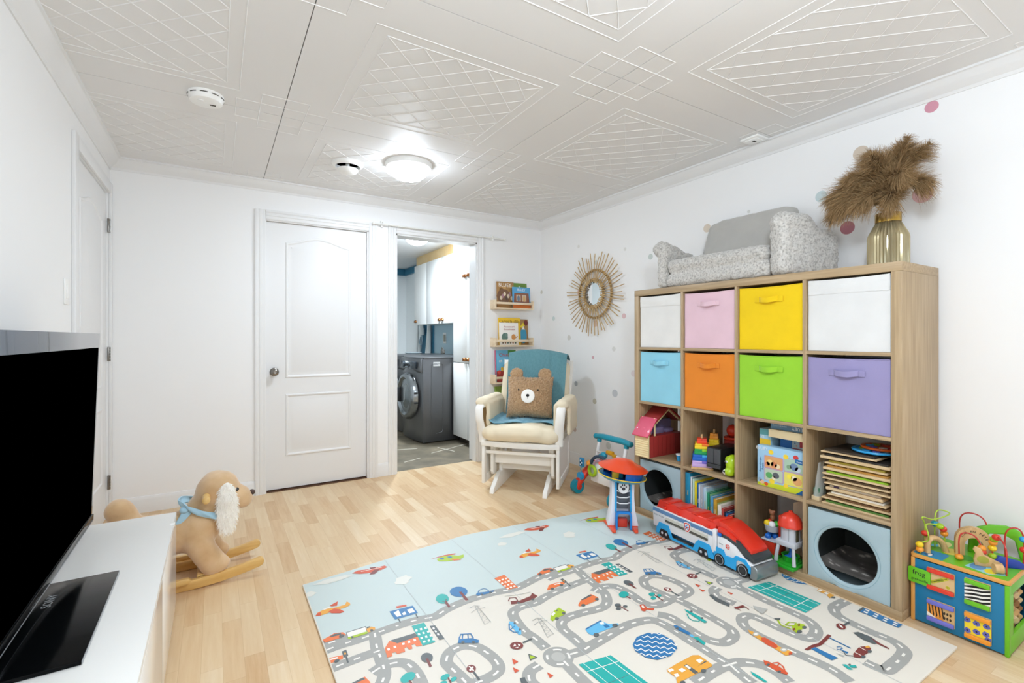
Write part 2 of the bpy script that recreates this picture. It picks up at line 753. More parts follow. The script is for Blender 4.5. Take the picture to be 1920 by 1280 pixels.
struct('trim_1', run(crown, H, 'L', YF, 0), ang=25)
struct('trim_2', run(crown, H, 'B', XL, 0), ang=25)
struct('trim_3', run(crown, H, 'R', YF, 0), ang=25)
struct('baseboard_right', run(base, 0, 'R', YF, -0.014), ang=25)
struct('baseboard_left', run(base, 0, 'L', YF, -0.96), ang=25)
mb = run(base, 0, 'B', XL, -2.552)
for q in (run(base, 0, 'B', -1.655, -1.562), run(base, 0, 'B', -0.656, 0)):
    mb.add(q.v, q.f, TRIM)
struct('baseboard_back', mb, ang=25)


# fluted door casings
def casing_prof(w):
    return [(0, 0), (0.009, 0.0), (0.012, -0.006), (0.012, -w * 0.35), (0.016, -w * 0.42), (0.016, -w * 0.6), (0.013, -w * 0.66), (0.019, -w * 0.8), (0.019, -w), (0, -w)]


def casing(x0, x1, z1, w=0.07, y=0.0):
    m = MB()
    P_ = casing_prof(w)
    # left, right, head  (inner edges at x0, x1, z1)
    m.prism([(x0 + dx, -d) for d, dx in P_], 0, z1 + w, TRIM, 'z')
    m.prism([(x1 - dx, -d) for d, dx in P_], 0, z1 + w, TRIM, 'z')
    m.prism([(-d, z1 - dx) for d, dx in P_], x0, x1, TRIM, 'x')
    return m


struct('trim_4', casing(DX0, DX1, DZ), ang=25)
struct('trim_5', casing(OX0, OX1, OZ, 0.067), ang=25)
# jambs of the opening and of the door
mb = MB()
mb.box(OX0, OX0 + 0.012, 0.001, 0.135, 0, OZ, TRIM)
mb.box(OX1 - 0.012, OX1, 0.001, 0.135, 0, OZ, TRIM)
mb.box(OX0, OX1, 0.001, 0.135, OZ - 0.012, OZ, TRIM)
mb.box(DX0 - 0.0, DX0 + 0.004, 0.001, 0.10, 0, DZ, TRIM)
mb.box(DX1 - 0.012, DX1, 0.001, 0.10, 0, DZ, TRIM)
mb.box(DX0, DX1, 0.001, 0.10, DZ - 0.006, DZ, TRIM)
mb.box(DX0, DX1, 0.085, 0.10, 0, DZ, TRIM)
struct('trim_6', mb)


def moulded(mb, outline, mat, X):
    """raised panel moulding on a door face; outline counter-clockwise in (u, w), X maps (u, w, height)"""
    rings = []
    for d, h in ((0, 0.0), (0.005, 0.006), (0.013, 0.006), (0.022, 0.0006), (0.034, 0.0006), (0.048, 0.0045)):
        rings.append([(u, w, h) for u, w in inset(outline, d)])
    n = len(outline)
    vs = [p for r in rings for p in r]
    fs = []
    for k in range(len(rings) - 1):
        for i in range(n):
            j = (i + 1) % n
            fs.append((k * n + i, k * n + j, (k + 1) * n + j, (k + 1) * n + i))
    fs.append(tuple((len(rings) - 1) * n + i for i in range(n)))
    mb.add(vs, fs, mat, X)


def door_slab(mb, w, h, X, uL, uR):
    """a two-panel arch-top door; local u 0..w, height 0..h, thickness behind"""
    mb.box(0, w, 0, h, -0.035, 0, TRIM, X=X)
    top = [(uL, 1.868)]
    arch = []
    n = 14
    for i in range(n + 1):
        t = i / n
        u = uR + (uL - uR) * t
        arch.append((u, 1.866 + 0.055 * math.sin(PI * t) ** 1.7))
    moulded(mb, [(uL, 0.835), (uR, 0.835)] + arch, TRIM, X)
    moulded(mb, [(uL, 0.242), (uR, 0.242), (uR, 0.713), (uL, 0.713)], TRIM, X)


# door in the back wall
CHROME = M('satin_nickel', '8E8A84', 0.28, 1.0)
X_ = Matrix.Translation((DX0 + 0.006, 0.03, 0.012)) @ Matrix.Rotation(PI / 2, 4, 'X')
mb = MB()
door_slab(mb, DX1 - DX0 - 0.02, DZ - 0.02, X_, 0.13, 0.615)
d1 = struct('door_1', mb, ang=30)
mb = MB()
XK = T(-2.421, 0.03, 0.897, rx=PI / 2)
mb.lathe([(0.031, 0.0), (0.031, 0.004), (0.026, 0.008), (0.012, 0.012), (0.011, 0.03), (0.021, 0.037), (0.0265, 0.048), (0.0265, 0.056), (0.021, 0.063), (0.010, 0.066), (0.010, 0.064), (0, 0.0635)], CHROME, 28, XK)
struct('door_knob', mb, d1)['label'] = 'round satin nickel door knob'
mb = MB().box(DX0 + 0.004, DX1 - 0.012, 0.0, 0.06, 0.0005, 0.004, M('threshold_brown', '5A3B26', 0.6))
struct('trim_7', mb)

# door in the left wall (closed), with its flat casing and hinges
X_ = Matrix(((0, 0, 1, XL - 0.012), (1, 0, 0, LY0 + 0.004), (0, 1, 0, 0.01), (0, 0, 0, 1)))
mb = MB()
door_slab(mb, LY1 - LY0 - 0.008, LZ - 0.016, X_, 0.14, 0.70)
d2 = struct('door_2', mb, ang=30)
mb = MB()
for z in (1.865, 1.05, 0.235):
    h = MB()
    h.box(XL - 0.004, XL + 0.005, LY1 - 0.008, LY1 + 0.022, z - 0.045, z + 0.045, CHROME, 0.0015)
    for k in range(5):
        h.cyl((XL + 0.007, LY1 + 0.003, z - 0.045 + k * 0.018 + 0.001), (XL + 0.007, LY1 + 0.003, z - 0.045 + k * 0.018 + 0.017), 0.006, CHROME, n=10)
    struct('hinge', h, d2)
mb = MB()
mb.box(XL, XL + 0.016, -0.957, LY0, 0, 2.14, TRIM, 0.003)
mb.box(XL, XL + 0.016, LY1, -0.002, 0, 2.14, TRIM, 0.003)
mb.box(XL, XL + 0.015, LY0, LY1, LZ, 2.14, TRIM, 0.003)
struct('trim_8', mb)

# ---------------------------------------------------------------- laundry room behind the opening
LXR, LYB, LXL = -0.04, 3.9, -2.7
LW = M('laundry_white', 'F4F7F7', 0.5)
LBLUE = M('laundry_pale_blue', 'B7D3DF', 0.5)
CONC = ramp_mat('worn_concrete', [(0.3, '5A5242'), (0.5, '6E6553'), (0.66, '7F745F'), (0.8, 'A39A88')], 0.6, 5.0, bump=0.15)
mb = MB().box(LXL - 0.1, 0.1, 0.06, LYB + 0.1, -0.08, -0.006, CONC)
for p0, p1 in (((-0.95, 0.55), (-0.45, 0.75)), ((-1.35, 0.9), (-1.0, 0.82)), ((-1.3, 0.35), (-1.12, 0.42)), ((-0.8, 0.75), (-0.72, 0.5))):
    mb.cyl((p0[0], p0[1], -0.0065), (p1[0], p1[1], -0.0065), 0.0045, M('paint_drips', 'CFC9BC', 0.6), n=6)
struct('floor_2', mb)
struct('wall_laundry_right', MB().box(LXR, 0.1, 0.11, LYB + 0.1, -0.01, H, LBLUE))
struct('wall_laundry_back', MB().box(LXL - 0.1, LXR, LYB, LYB + 0.1, -0.01, H, LW))
struct('wall_laundry_left', MB().box(LXL - 0.1, LXL, 0.11, LYB, -0.01, H, LW))
mb = MB().box(LXL - 0.1, 0.1, 0.06, LYB + 0.1, H, H + 0.08, CEIL)
struct('ceiling_2', mb)
BLUE = M('crown_blue', '3F7E9B', 0.45)
mb = MB().box(LXL, LXR, LYB - 0.05, LYB, H - 0.11, H, BLUE, 0.012)
mb.box(LXR - 0.05, LXR, 2.68, LYB - 0.05, H - 0.11, H, BLUE, 0.012)
struct('trim_9', mb)
# white boarding on the right wall past the cupboards
struct('trim_10', MB().box(LXR - 0.012, LXR, 3.24, LYB, 0, H - 0.11, LW))

# ================================================================ ceiling fixtures and small wall fittings
GLOW = M('lit_glass', 'E4F1FF', 0.3, emit=31.0)
FROST = M('lamp_rim', 'EDEDEB', 0.35)
PLAST = M('white_plastic', 'F0F0EE', 0.35)
LAMPC = (0.80, 0.90, 1.0)
LAMP1 = (-1.70, -0.90, H)
SLOT = M('dark_slot', '4A4742', 0.8)


def ceiling_lamp(loc, label, power, r=0.152, point=False):
    t = thing('ceiling_light', label, 'light', loc, 0, None)
    m = MB()
    m.lathe([(0, 0), (r, 0), (r, -0.012), (r * 0.96, -0.03), (r * 0.86, -0.036), (0, -0.036)], FROST, 40)
    part('rim', m, t)
    m = MB()
    m.lathe([(r * 0.85, -0.034), (r * 0.84, -0.045), (r * 0.74, -0.072), (r * 0.55, -0.094), (r * 0.3, -0.107), (0, -0.111)], GLOW, 40)
    part('glass_bowl', m, t, 'glowing frosted glass bowl')
    m = MB()
    m.lathe([(0.007, -0.108), (0.009, -0.114), (0.004, -0.122), (0, -0.123)], FROST, 12)
    part('finial', m, t)
    d = bpy.data.lights.new('lamp_bulb', 'POINT' if point else 'AREA')
    if point:
        d.shadow_soft_size = 0.1
    else:
        d.shape = 'DISK'
        d.size = r * 1.5
    d.energy = power
    d.color = LAMPC
    o = bpy.data.objects.new('lamp_bulb', d)
    o.location = (loc[0], loc[1], loc[2] - (0.30 if point else 0.128))
    COL.objects.link(o)
    return t


ceiling_lamp(LAMP1, 'round frosted glass ceiling light glowing over the playroom', 6)
ceiling_lamp((-0.86, 1.2, H), 'glowing ceiling light seen through the laundry doorway', 30, 0.15)
ceiling_lamp((-2.0, -3.75, H), 'round ceiling light above the play mat, nearest the camera', 34, point=True)

mb = MB()
mb.lathe([(0, 0), (0.074, 0), (0.076, -0.012), (0.073, -0.02), (0.066, -0.036), (0.05, -0.042), (0, -0.043)], PLAST, 36)
for k in range(10):
    a0 = k * 2 * PI / 10
    vs = []
    for a in (a0, a0 + 0.14, a0 + 0.28, a0 + 0.42):
        for z, rr in ((-0.0135, 0.0768), (-0.0175, 0.0755)):
            vs.append((rr * math.cos(a), rr * math.sin(a), z))
    mb.add(vs, [(0, 2, 3, 1), (2, 4, 5, 3), (4, 6, 7, 5)], SLOT)
mb.cyl((-0.02, -0.03, -0.0425), (-0.02, -0.03, -0.046), 0.012, PLAST, n=16)
mb.box(0.015, 0.04, -0.004, 0.006, -0.0445, -0.042, SLOT)
solo('smoke_detector', mb, 'round white smoke detector on the ceiling near the left wall', 'smoke detector', (-2.834, -1.27, H))

t = thing('ceiling_vent', 'round white air vent beside the glowing ceiling light', 'vent', (-2.05, -0.70, H))
mb = MB()
mb.lathe([(0.078, 0), (0.100, 0), (0.101, -0.008), (0.094, -0.020), (0.080, -0.026), (0.076, -0.020), (0.076, -0.002)], PLAST, 36)
mb.lathe([(0, -0.003), (0.077, -0.003)], SLOT, 24)
part('vent_ring', mb, t)
mb = MB()
mb.lathe([(0, -0.0035), (0.012, -0.0035), (0.012, -0.036), (0.066, -0.040), (0.068, -0.046), (0.055, -0.062), (0.028, -0.071), (0, -0.073)], PLAST, 30)
part('vent_disc', mb, t)
mb = MB()
mb.box(-0.055, 0.055, -0.055, 0.055, -0.012, 0, PLAST, 0.004)
mb.box(-0.035, 0.035, -0.035, 0.035, -0.016, -0.011, PLAST, 0.002)
mb.box(-0.012, 0.012, -0.008, 0.008, -0.0165, -0.0155, SLOT)
solo('ceiling_sensor', mb, 'small square white plate on the ceiling at the right wall crown', 'sensor', (-0.13, -2.345, H))

t = thing('light_switch', 'white light switch on the left wall beside the door', 'switch', (XL, -1.06, 1.362))
part('plate', MB().box(0, 0.006, -0.036, 0.036, -0.058, 0.058, PLAST, 0.002), t)
part('rocker', MB().box(0.005, 0.010, -0.016, 0.016, -0.033, 0.033, PLAST, 0.002), t)


def outlet(loc, rz, label):
    t = thing('wall_outlet', label, 'outlet', loc, rz)
    part('plate', MB().box(-0.036, 0.036, -0.006, 0, -0.058, 0.058, PLAST, 0.002), t)
    for z in (-0.02, 0.02):
        m = MB().box(-0.017, 0.017, -0.009, -0.005, z - 0.014, z + 0.014, PLAST, 0.003)
        for x in (-0.006, 0.006):
            m.box(x - 0.0012, x + 0.0012, -0.0095, -0.0085, z - 0.005, z + 0.006, SLOT)
        part('socket', m, t)


outlet((0, -0.523, 0.41), -PI / 2, 'white wall outlet low on the right wall behind the chair')

t = thing('curtain_rod', 'thin white curtain rod above the laundry doorway', 'rod', (-1.07, -0.02, 2.092))
CLEAR = M('clear_white_rod', 'E6E6E2', 0.25)
part('rod', MB().cyl((-0.62, -0.022, 0), (0.62, -0.022, 0), 0.007, CLEAR, n=12), t)
for x in (-0.55, 0.5):
    m = MB()
    m.box(x - 0.01, x + 0.01, -0.008, 0.02 - 0.0005, -0.02, 0.034, PLAST, 0.002)
    m.tube([(x, -0.008, 0.02), (x, -0.022, 0.02), (x, -0.033, 0.008), (x, -0.033, -0.004), (x, -0.022, -0.012)], 0.003, PLAST, 8)
    part('bracket', m, t)
for x in (-0.625, 0.625):
    part('end_cap', MB().ell((x, -0.022, 0), 0.012, CLEAR, 12, 8), t)

# ---------------------------------------------------------------- dot stickers on the right wall
DOTS = [(-0.0165, 1.613, .019, 'D0CDC2', 'beige dot sticker near the corner beside the book ledges'),
        (-0.22, 1.34, .021, 'C5D3D2', 'pale blue dot sticker between the corner and the sunburst mirror'),
        (-0.46, 1.154, .024, 'D3D0CA', 'warm grey dot sticker just below left of the sunburst mirror'),
        (-1.051, 1.061, .020, 'DADAD8', 'faint grey dot sticker below right of the sunburst mirror'),
        (-1.167, 1.329, .021, 'DDBCBF', 'pink dot sticker right of the sunburst mirror'),
        (-0.794, 0.982, .014, 'D6AEB6', 'small rose dot sticker under the sunburst mirror'),
        (-0.562, 0.736, .023, 'ABAFB4', 'slate grey dot sticker right beside the glider backrest'),
        (-1.064, 0.697, .032, 'C6CACF', 'largest blue grey dot sticker left of the cube shelf'),
        (-0.815, 0.604, .024, 'C9C5B4', 'khaki dot sticker above the walker toy'),
        (-0.545, 0.315, .022, 'CCB5AE', 'dusty pink dot sticker under the wall outlet'),
        (-0.607, 1.563, .026, 'D4B1AA', 'dusty pink dot sticker behind the left rays of the mirror'),
        (-0.836, 1.803, .020, 'CBD0CB', 'pale green dot sticker behind the top rays of the mirror'),
        (-0.829, 1.278, .028, 'D8BFB2', 'peach dot sticker behind the bottom rays of the mirror'),
        (-3.118, 2.211, .026, 'CE93A3', 'rose dot sticker high under the crown above the dried grass'),
        (-2.834, 2.092, .036, 'CDBFAF', 'tan dot sticker upper left of the dried grass'),
        (-2.646, 1.919, .030, 'C5D4D5', 'pale teal dot sticker between plush sofa and dried grass'),
        (-2.773, 1.724, .034, 'B87985', 'dark rose dot sticker left of the ribbed vase'),
        (-3.085, 1.82, .040, 'DDB5BA', 'pink dot sticker behind the right dried grass plumes'),
        (-1.445, 1.765, .022, 'C6D0CD', 'pale green dot sticker left of the plush sofa'),
        (-1.935, 1.885, .028, 'D8CBBB', 'cream tan dot sticker behind the plush sofa back corner'),
        (-0.988, 0.253, .030, 'CFD3D0', 'pale grey dot sticker behind the walker handle'),
        (-1.271, 0.873, .026, 'E0D6D8', 'faint pink dot sticker beside the left edge of the cube shelf'),
        (-1.179, 1.864, .014, 'DEDDD9', 'tiny faint dot sticker upper right of the sunburst mirror'),
        (-0.599, 1.979, .016, 'DFDEDA', 'faint dot sticker upper left of the sunburst mirror'),
        (-2.23, 1.93, .010, 'D6D6D2', 'tiny grey dot sticker above the middle of the plush sofa')]
for y, z, r, c, lab in DOTS:
    m = MB()
    m.lathe([(0, 0), (r, 0), (r, 0.0008), (0, 0.0008)], M('dot_' + c, c, 0.6), 28)
    m.v = [Vector((-q.z, q.x, q.y)) for q in m.v]
    solo('wall_sticker', m, lab, 'sticker', (-0.0002, y, z), 0, 'dot stickers on the right wall')

# ================================================================ cube shelf
OAKZ = ramp_mat('oak_upright', [(0.25, '957D5F'), (0.5, 'A8906E'), (0.75, 'B9A282')], 0.45, 9.0, (9, 9, 0.35))
OAKY = ramp_mat('oak_board', [(0.25, '957D5F'), (0.5, 'A8906E'), (0.75, 'B9A282')], 0.45, 9.0, (9, 0.35, 9))
SX, SY, SS, SD = -0.4235, -3.1547, 1.465, 0.385
XB = SX + SD
IN_ = 0.3353
shelf = thing('cube_shelf', 'light oak sixteen-cube shelf unit standing against the right wall', 'shelf', (SX, SY, 0))


def cy(i):            # far edge of column i (0 = farthest from the camera)
    return SY + SS - 0.038 - i * (IN_ + 0.016)


def cz(r):            # floor height of the cells in row r (0 = top)
    return SS - 0.038 - IN_ - r * (IN_ + 0.016)


b_ = 0.0012
part('top_panel', MB().box(SX, XB, SY, SY + SS, SS - 0.038, SS, OAKY, b_), shelf, world=True)
part('bottom_panel', MB().box(SX, XB, SY, SY + SS, 0, 0.038, OAKY, b_), shelf, world=True)
for y in (SY, SY + SS - 0.038):
    part('side_panel', MB().box(SX + 0.0005, XB, y, y + 0.038, 0.0382, SS - 0.0382, OAKZ, b_), shelf, world=True)
for i in range(3):
    y = cy(i) - IN_
    part('divider', MB().box(SX + 0.001, XB - 0.002, y - 0.016, y, 0.038, SS - 0.038, OAKZ, 0.0006), shelf, world=True)
for i in range(4):
    for r in range(3):
        z = cz(r)
        part('shelf_board', MB().box(SX + 0.0012, XB - 0.003, cy(i) - IN_, cy(i), z - 0.016, z, OAKY, 0.0006), shelf, world=True)


# ---------------------------------------------------------------- fabric bins
def fabric(name, col):
    return M(name, col, 0.85, bump=(420, 0.25, 0.0012), vary=(6, 0.05), sheen=0.15)


def soft_front(mb, y0, y1, z0, z1, x, mat, bow=0.006):
    """a slightly slack cloth front facing -x"""
    def fn(u, v):
        k = (4 * u * (1 - u)) * (4 * v * (1 - v))
        sag = 0.004 * 4 * u * (1 - u) * v
        return (x - bow * k + 0.002 * noise.noise(Vector((u * 5, v * 4, y0 * 9))), y1 + (y0 - y1) * u, z0 + (z1 - z0) * v - sag)
    mb.grid(fn, 16, 14, mat, thick=0.0)


def bin_(i, r, col, label, handle=True, band=False, ins=0.012):
    y1, y0, z0 = cy(i) - 0.006, cy(i) - IN_ + 0.006, cz(r) + 0.001
    hgt = 0.322 if not band else 0.328
    x0 = SX + ins
    t = thing('storage_bin', label, 'bin', (x0, (y0 + y1) / 2, z0), 0, 'fabric storage bins')
    f = fabric('bin_' + col, col)
    m = MB()
    m.box(x0 + 0.0012, x0 + 0.005, y0, y1, z0, z0 + hgt - 0.006, f)
    m.box(x0 + 0.005, x0 + 0.335, y0, y0 + 0.004, z0, z0 + hgt - 0.008, f)
    m.box(x0 + 0.005, x0 + 0.335, y1 - 0.004, y1, z0, z0 + hgt - 0.008, f)
    m.box(x0 + 0.331, x0 + 0.335, y0 + 0.004, y1 - 0.004, z0, z0 + hgt - 0.008, f)
    m.box(x0 + 0.005, x0 + 0.331, y0 + 0.004, y1 - 0.004, z0, z0 + 0.006, f)
    soft_front(m, y0, y1, z0, z0 + hgt, x0, f, 0.004)
    # hemmed rim
    m.tube([(x0 + 0.001, y1 - 0.002 - (y1 - y0 - 0.004) * k / 8, z0 + hgt - 0.003 - 0.004 * 4 * (k / 8) * (1 - k / 8)) for k in range(9)], 0.0028, f, 6)
    part('body', m, t, world=True, ang=50)
    if band:
        m = MB()
        soft_front(m, y0 + 0.001, y1 - 0.001, z0 + hgt - 0.068, z0 + hgt - 0.001, x0 - 0.0035, f, 0.002)
        m.box(x0 - 0.003, x0 + 0.0, y0 + 0.001, y1 - 0.001, z0 + hgt - 0.069, z0 + hgt - 0.066, f)
        part('cuff', m, t, world=True)
    if handle:
        yc, zc = (y0 + y1) / 2, z0 + hgt - 0.068
        m = MB()
        n = 14
        pts = []
        for k in range(n + 1):
            a = k / n
            pts.append((x0 - 0.006 - 0.022 * math.sin(PI * a) ** 0.7, yc + 0.05 - 0.1 * a, zc + 0.003 - 0.007 * math.sin(PI * a)))
        vs, fs = [], []
        for (px, py, pz) in pts:
            for dx, dz in ((0, -0.0125), (0, 0.0125), (0.002, 0.0125), (0.002, -0.0125)):
                vs.append((px + dx, py, pz + dz))
        for k in range(n):
            a = k * 4
            for q in range(4):
                w = (q + 1) % 4
                fs.append((a + q, a + 4 + q, a + 4 + w, a + w))
        fs += [(0, 1, 2, 3), (n * 4 + 3, n * 4 + 2, n * 4 + 1, n * 4)]
        m.add(vs, fs, f)
        for s in (-1, 1):
            m.box(x0 - 0.0065, x0 - 0.004, yc + s * 0.036, yc + s * 0.072, zc - 0.0135, zc + 0.0135, f, 0.0008)
        part('handle', m, t, world=True, ang=50)
    return t


bin_(0, 0, 'DEDDDA', 'plain white fabric bin at the far end of the top row', False, True)
bin_(1, 0, 'DDBCC8', 'pale pink fabric bin with a strap handle')
bin_(2, 0, 'E8C400', 'bright yellow fabric bin with a strap handle')
bin_(3, 0, 'D9D9D8', 'plain white fabric bin under the ribbed vase', False, True)
bin_(0, 1, '8CCBE0', 'sky blue fabric bin with a strap handle')
bin_(1, 1, 'DF8221', 'orange fabric bin with a strap handle')
bin_(2, 1, '92CB2E', 'lime green fabric bin with a strap handle')
bin_(3, 1, '938CB6', 'lavender purple fabric bin with a strap handle')

# ---------------------------------------------------------------- cat cubes with a round opening
CUBE = M('pale_blue_felt', 'A5BBC3', 0.85, bump=(260, 0.2, 0.0015), vary=(5, 0.05))
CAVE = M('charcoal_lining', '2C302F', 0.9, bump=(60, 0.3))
SPOT = ramp_mat('spotted_plush', [(0.0, 'E8E2D8'), (0.16, 'D9D1C6'), (0.3, '7E7771'), (1.0, '645E58')], 0.95, 26.0, (1, 0.6, 1), 0.4, 'voronoi')


def cat_cube(i, label, yo, zo, rh):
    y1, y0, z0 = cy(i) - 0.006, cy(i) - IN_ + 0.006, cz(3) + 0.001
    w, hgt, x0 = y1 - y0, 0.318, SX + 0.009
    t = thing('cat_cube', label, 'pet bed', (x0, (y0 + y1) / 2, z0), 0, 'pale blue cat cubes in the bottom row')
    m = MB()
    n = 48
    vs, fs = [], []
    cyy, czz = y0 + w * yo, z0 + hgt * zo
    for k in range(n):
        a = 2 * PI * k / n
        c, s_ = math.cos(a), math.sin(a)
        # outer square point along this angle
        tt = min(((y1 - cyy) if c > 0 else (cyy - y0)) / max(1e-6, abs(c)), ((z0 + hgt - czz) if s_ > 0 else (czz - z0)) / max(1e-6, abs(s_)))
        sag = 0.005 * max(0, s_)
        vs += [(x0, cyy + c * tt, czz + s_ * tt), (x0 - 0.004, cyy + c * (rh + 0.03), czz + s_ * (rh + 0.03)), (x0 - 0.004, cyy + c * (rh + 0.003), czz + s_ * (rh + 0.003)), (x0 - 0.001, cyy + c * rh, czz + s_ * rh), (x0 + 0.008, cyy + c * rh, czz + s_ * rh)]
    for k in range(n):
        a, b = k * 5, ((k + 1) % n) * 5
        for q in range(4):
            fs.append((a + q, a + q + 1, b + q + 1, b + q))
    # corners
    for (yy, zz) in ((y1, z0 + hgt), (y0, z0 + hgt), (y0, z0), (y1, z0)):
        ang = math.atan2(zz - czz, yy - cyy) % (2 * PI)
        k = int(ang / (2 * PI) * n) % n
        vs.append((x0, yy, zz))
        fs.append((k * 5, ((k + 1) % n) * 5, len(vs) - 1))
    m.add(vs, fs, CUBE)
    m.tube([(x0 - 0.0045, cyy + (rh + 0.012) * math.cos(2 * PI * k / 48), czz + (rh + 0.012) * math.sin(2 * PI * k / 48)) for k in range(48)], 0.0008, M('blue_stitch', '86A9B7', 0.8), 5, closed=True)
    part('front_panel', m, t, world=True, ang=50)
    m = MB()
    m.box(x0 + 0.001, x0 + 0.34, y0, y0 + 0.006, z0, z0 + hgt, CUBE)
    m.box(x0 + 0.001, x0 + 0.34, y1 - 0.006, y1, z0, z0 + hgt, CUBE)
    m.box(x0 + 0.001, x0 + 0.34, y0 + 0.006, y1 - 0.006, z0 + hgt - 0.006, z0 + hgt, CUBE)
    m.box(x0 + 0.001, x0 + 0.34, y0 + 0.006, y1 - 0.006, z0, z0 + 0.006, CUBE)
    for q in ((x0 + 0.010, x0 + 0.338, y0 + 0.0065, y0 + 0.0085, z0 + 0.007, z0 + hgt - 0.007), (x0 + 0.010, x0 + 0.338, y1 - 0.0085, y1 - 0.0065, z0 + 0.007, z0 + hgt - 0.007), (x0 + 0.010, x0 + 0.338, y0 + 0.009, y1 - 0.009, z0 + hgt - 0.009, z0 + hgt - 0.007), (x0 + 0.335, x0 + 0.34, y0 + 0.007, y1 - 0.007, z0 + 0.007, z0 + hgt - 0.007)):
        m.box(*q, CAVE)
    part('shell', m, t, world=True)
    m = MB()
    # plush pad, dished in the middle, climbing the back corner
    def fn(u, v):
        d = max(abs(u - 0.5), abs(v - 0.5)) * 2
        return (x0 + 0.012 + 0.32 * v, y0 + 0.01 + (w - 0.02) * u, z0 + 0.030 + 0.035 * d ** 3 + 0.006 * noise.noise(Vector((u * 4, v * 4, i))))
    m.grid(fn, 20, 20, SPOT, thick=0.0)
    part('cushion', m, t, 'grey plush pad with pale spots', world=True, ang=80)
    return t


cat_cube(0, 'pale blue cat cube at the far end of the bottom row', 0.55, 0.5, 0.118)
cat_cube(3, 'pale blue cat cube at the near end of the bottom row', 0.505, 0.46, 0.120)

# ================================================================ TV bench and television
GLOSS = M('white_lacquer', 'EFEFEE', 0.18, coat=0.5)
BENCHT = M('white_bench_top', 'E9E8E4', 0.32)
BX, BY1, BY0, BZ = -2.937, -1.487, -3.32, 0.41
t = thing('tv_bench', 'long white lacquered TV bench along the left wall', 'tv bench', (-3.155, -2.4, 0))
part('top_panel', MB().box(-3.365, BX, BY0, BY1, BZ - 0.018, BZ, BENCHT, 0.0015), t, world=True)
for y in (BY0, BY1 - 0.018):
    part('end_panel', MB().box(-3.36, BX - 0.0195, y, y + 0.018, 0, BZ - 0.0185, GLOSS, 0.001), t, world=True)
part('bottom_panel', MB().box(-3.36, BX - 0.02, BY0 + 0.0185, BY1 - 0.0185, 0.03, 0.048, GLOSS), t, world=True)
part('plinth', MB().box(-3.34, BX - 0.05, BY0 + 0.02, BY1 - 0.02, 0, 0.0295, GLOSS), t, world=True)
for k in range(3):
    a = BY1 - 0.0015 - k * 0.611
    part('drawer_front', MB().box(BX - 0.019, BX - 0.001, a - 0.607, a, 0.022, BZ - 0.026, GLOSS, 0.0015), t, world=True)
part('back_panel', MB().box(-3.362, -3.356, BY0 + 0.019, BY1 - 0.019, 0.05, BZ - 0.019, M('bench_dark_inside', '3B3A39', 0.7)), t, world=True)
m = MB().box(BX - 0.012, BX + 0.004, -1.655, -1.632, BZ, BZ + 0.0012, PLAST).box(BX + 0.0002, BX + 0.003, -1.655, -1.632, BZ - 0.012, BZ, PLAST)
part('child_lock', m, t, 'small white plastic latch on the front edge', world=True)

TVB = M('tv_gloss_black', '08090A', 0.12, spec=0.12)
SCR = M('tv_screen', '000000', 1.0, spec=0.0)
BEZ = M('tv_mirror_bezel', '5E646C', 0.04, 0.75)
ALU = M('brushed_aluminium', 'AEB2B6', 0.3, 0.9)
tv = thing('television', 'large flat television with black screen standing on the white bench', 'television', (-3.2, -2.15, BZ))
# the panel: front face in the plane x = -3.2, leaning back a few degrees
TY1, TY0 = -1.530, -2.66
TZ0, TZ1 = 0.455, 1.17
XT = Matrix.Translation((-3.204, 0, TZ0)) @ Matrix.Rotation(math.radians(1.9), 4, 'Y') @ Matrix.Translation((0, 0, -TZ0))
m = MB()
m.box(-0.028, -0.0005, TY0, TY1, TZ0 + 0.012, TZ1, BEZ, 0.001, X=XT)
part('panel', m, tv, 'glossy bezel reflecting the room', world=True)
m = MB().box(-0.0005, 0.0006, TY0 + 0.02, TY1 - 0.024, TZ0 + 0.016, TZ1 - 0.055, SCR, X=XT)
part('screen', m, tv, world=True)
m = MB().box(-0.03, 0.004, TY0, TY1, TZ0 - 0.010, TZ0 + 0.012, TVB, 0.002, X=XT)
m.box(-0.028, 0.0045, TY0, TY1, TZ0 - 0.0135, TZ0 - 0.0102, ALU, 0.001, X=XT)
part('lower_bar', m, tv, 'black bar with a silver edge', world=True)
m = MB().box(-0.06, -0.029, TY0 + 0.12, TY1 - 0.12, TZ0 + 0.05, TZ1 - 0.12, TVB, 0.01, X=XT)
part('back_cover', m, tv, world=True)
m = MB().box(-3.30, -3.052, -2.545, -2.045, BZ + 0.0005, BZ + 0.011, TVB, 0.0025)
m.box(-3.0535, -3.0515, -2.544, -2.046, BZ + 0.001, BZ + 0.010, ALU)
part('base_plate', m, tv, world=True)
m = MB().box(-3.262, -3.236, -2.42, -2.17, BZ + 0.011, TZ0 + 0.12, TVB, 0.004)
part('neck', m, tv, world=True)
m = MB().text('SONY', 0.030, M('logo_silver', 'C9CCCE', 0.3, 0.6), Matrix(((0, -1, 0, -3.186), (1, 0, 0, -2.215), (0, 0, 1, BZ + 0.0113), (0, 0, 0, 1))), 0.0002, 'LEFT')
part('lettering', m, tv, world=True)

# ================================================================ glider chair
GW = M('glider_white', 'EFEDE8', 0.4)
CREAM = M('cream_cushion', 'E3D6BC', 0.85, bump=(300, 0.18, 0.001), vary=(4, 0.05))
gl = thing('glider_chair', 'white glider rocking chair with cream cushions in the far right corner', 'chair', (-0.680, -0.800, 0), math.radians(-47.1))


def gp(name, m, label=None, ang=38):
    return part(name, m, gl, label, ang=ang)


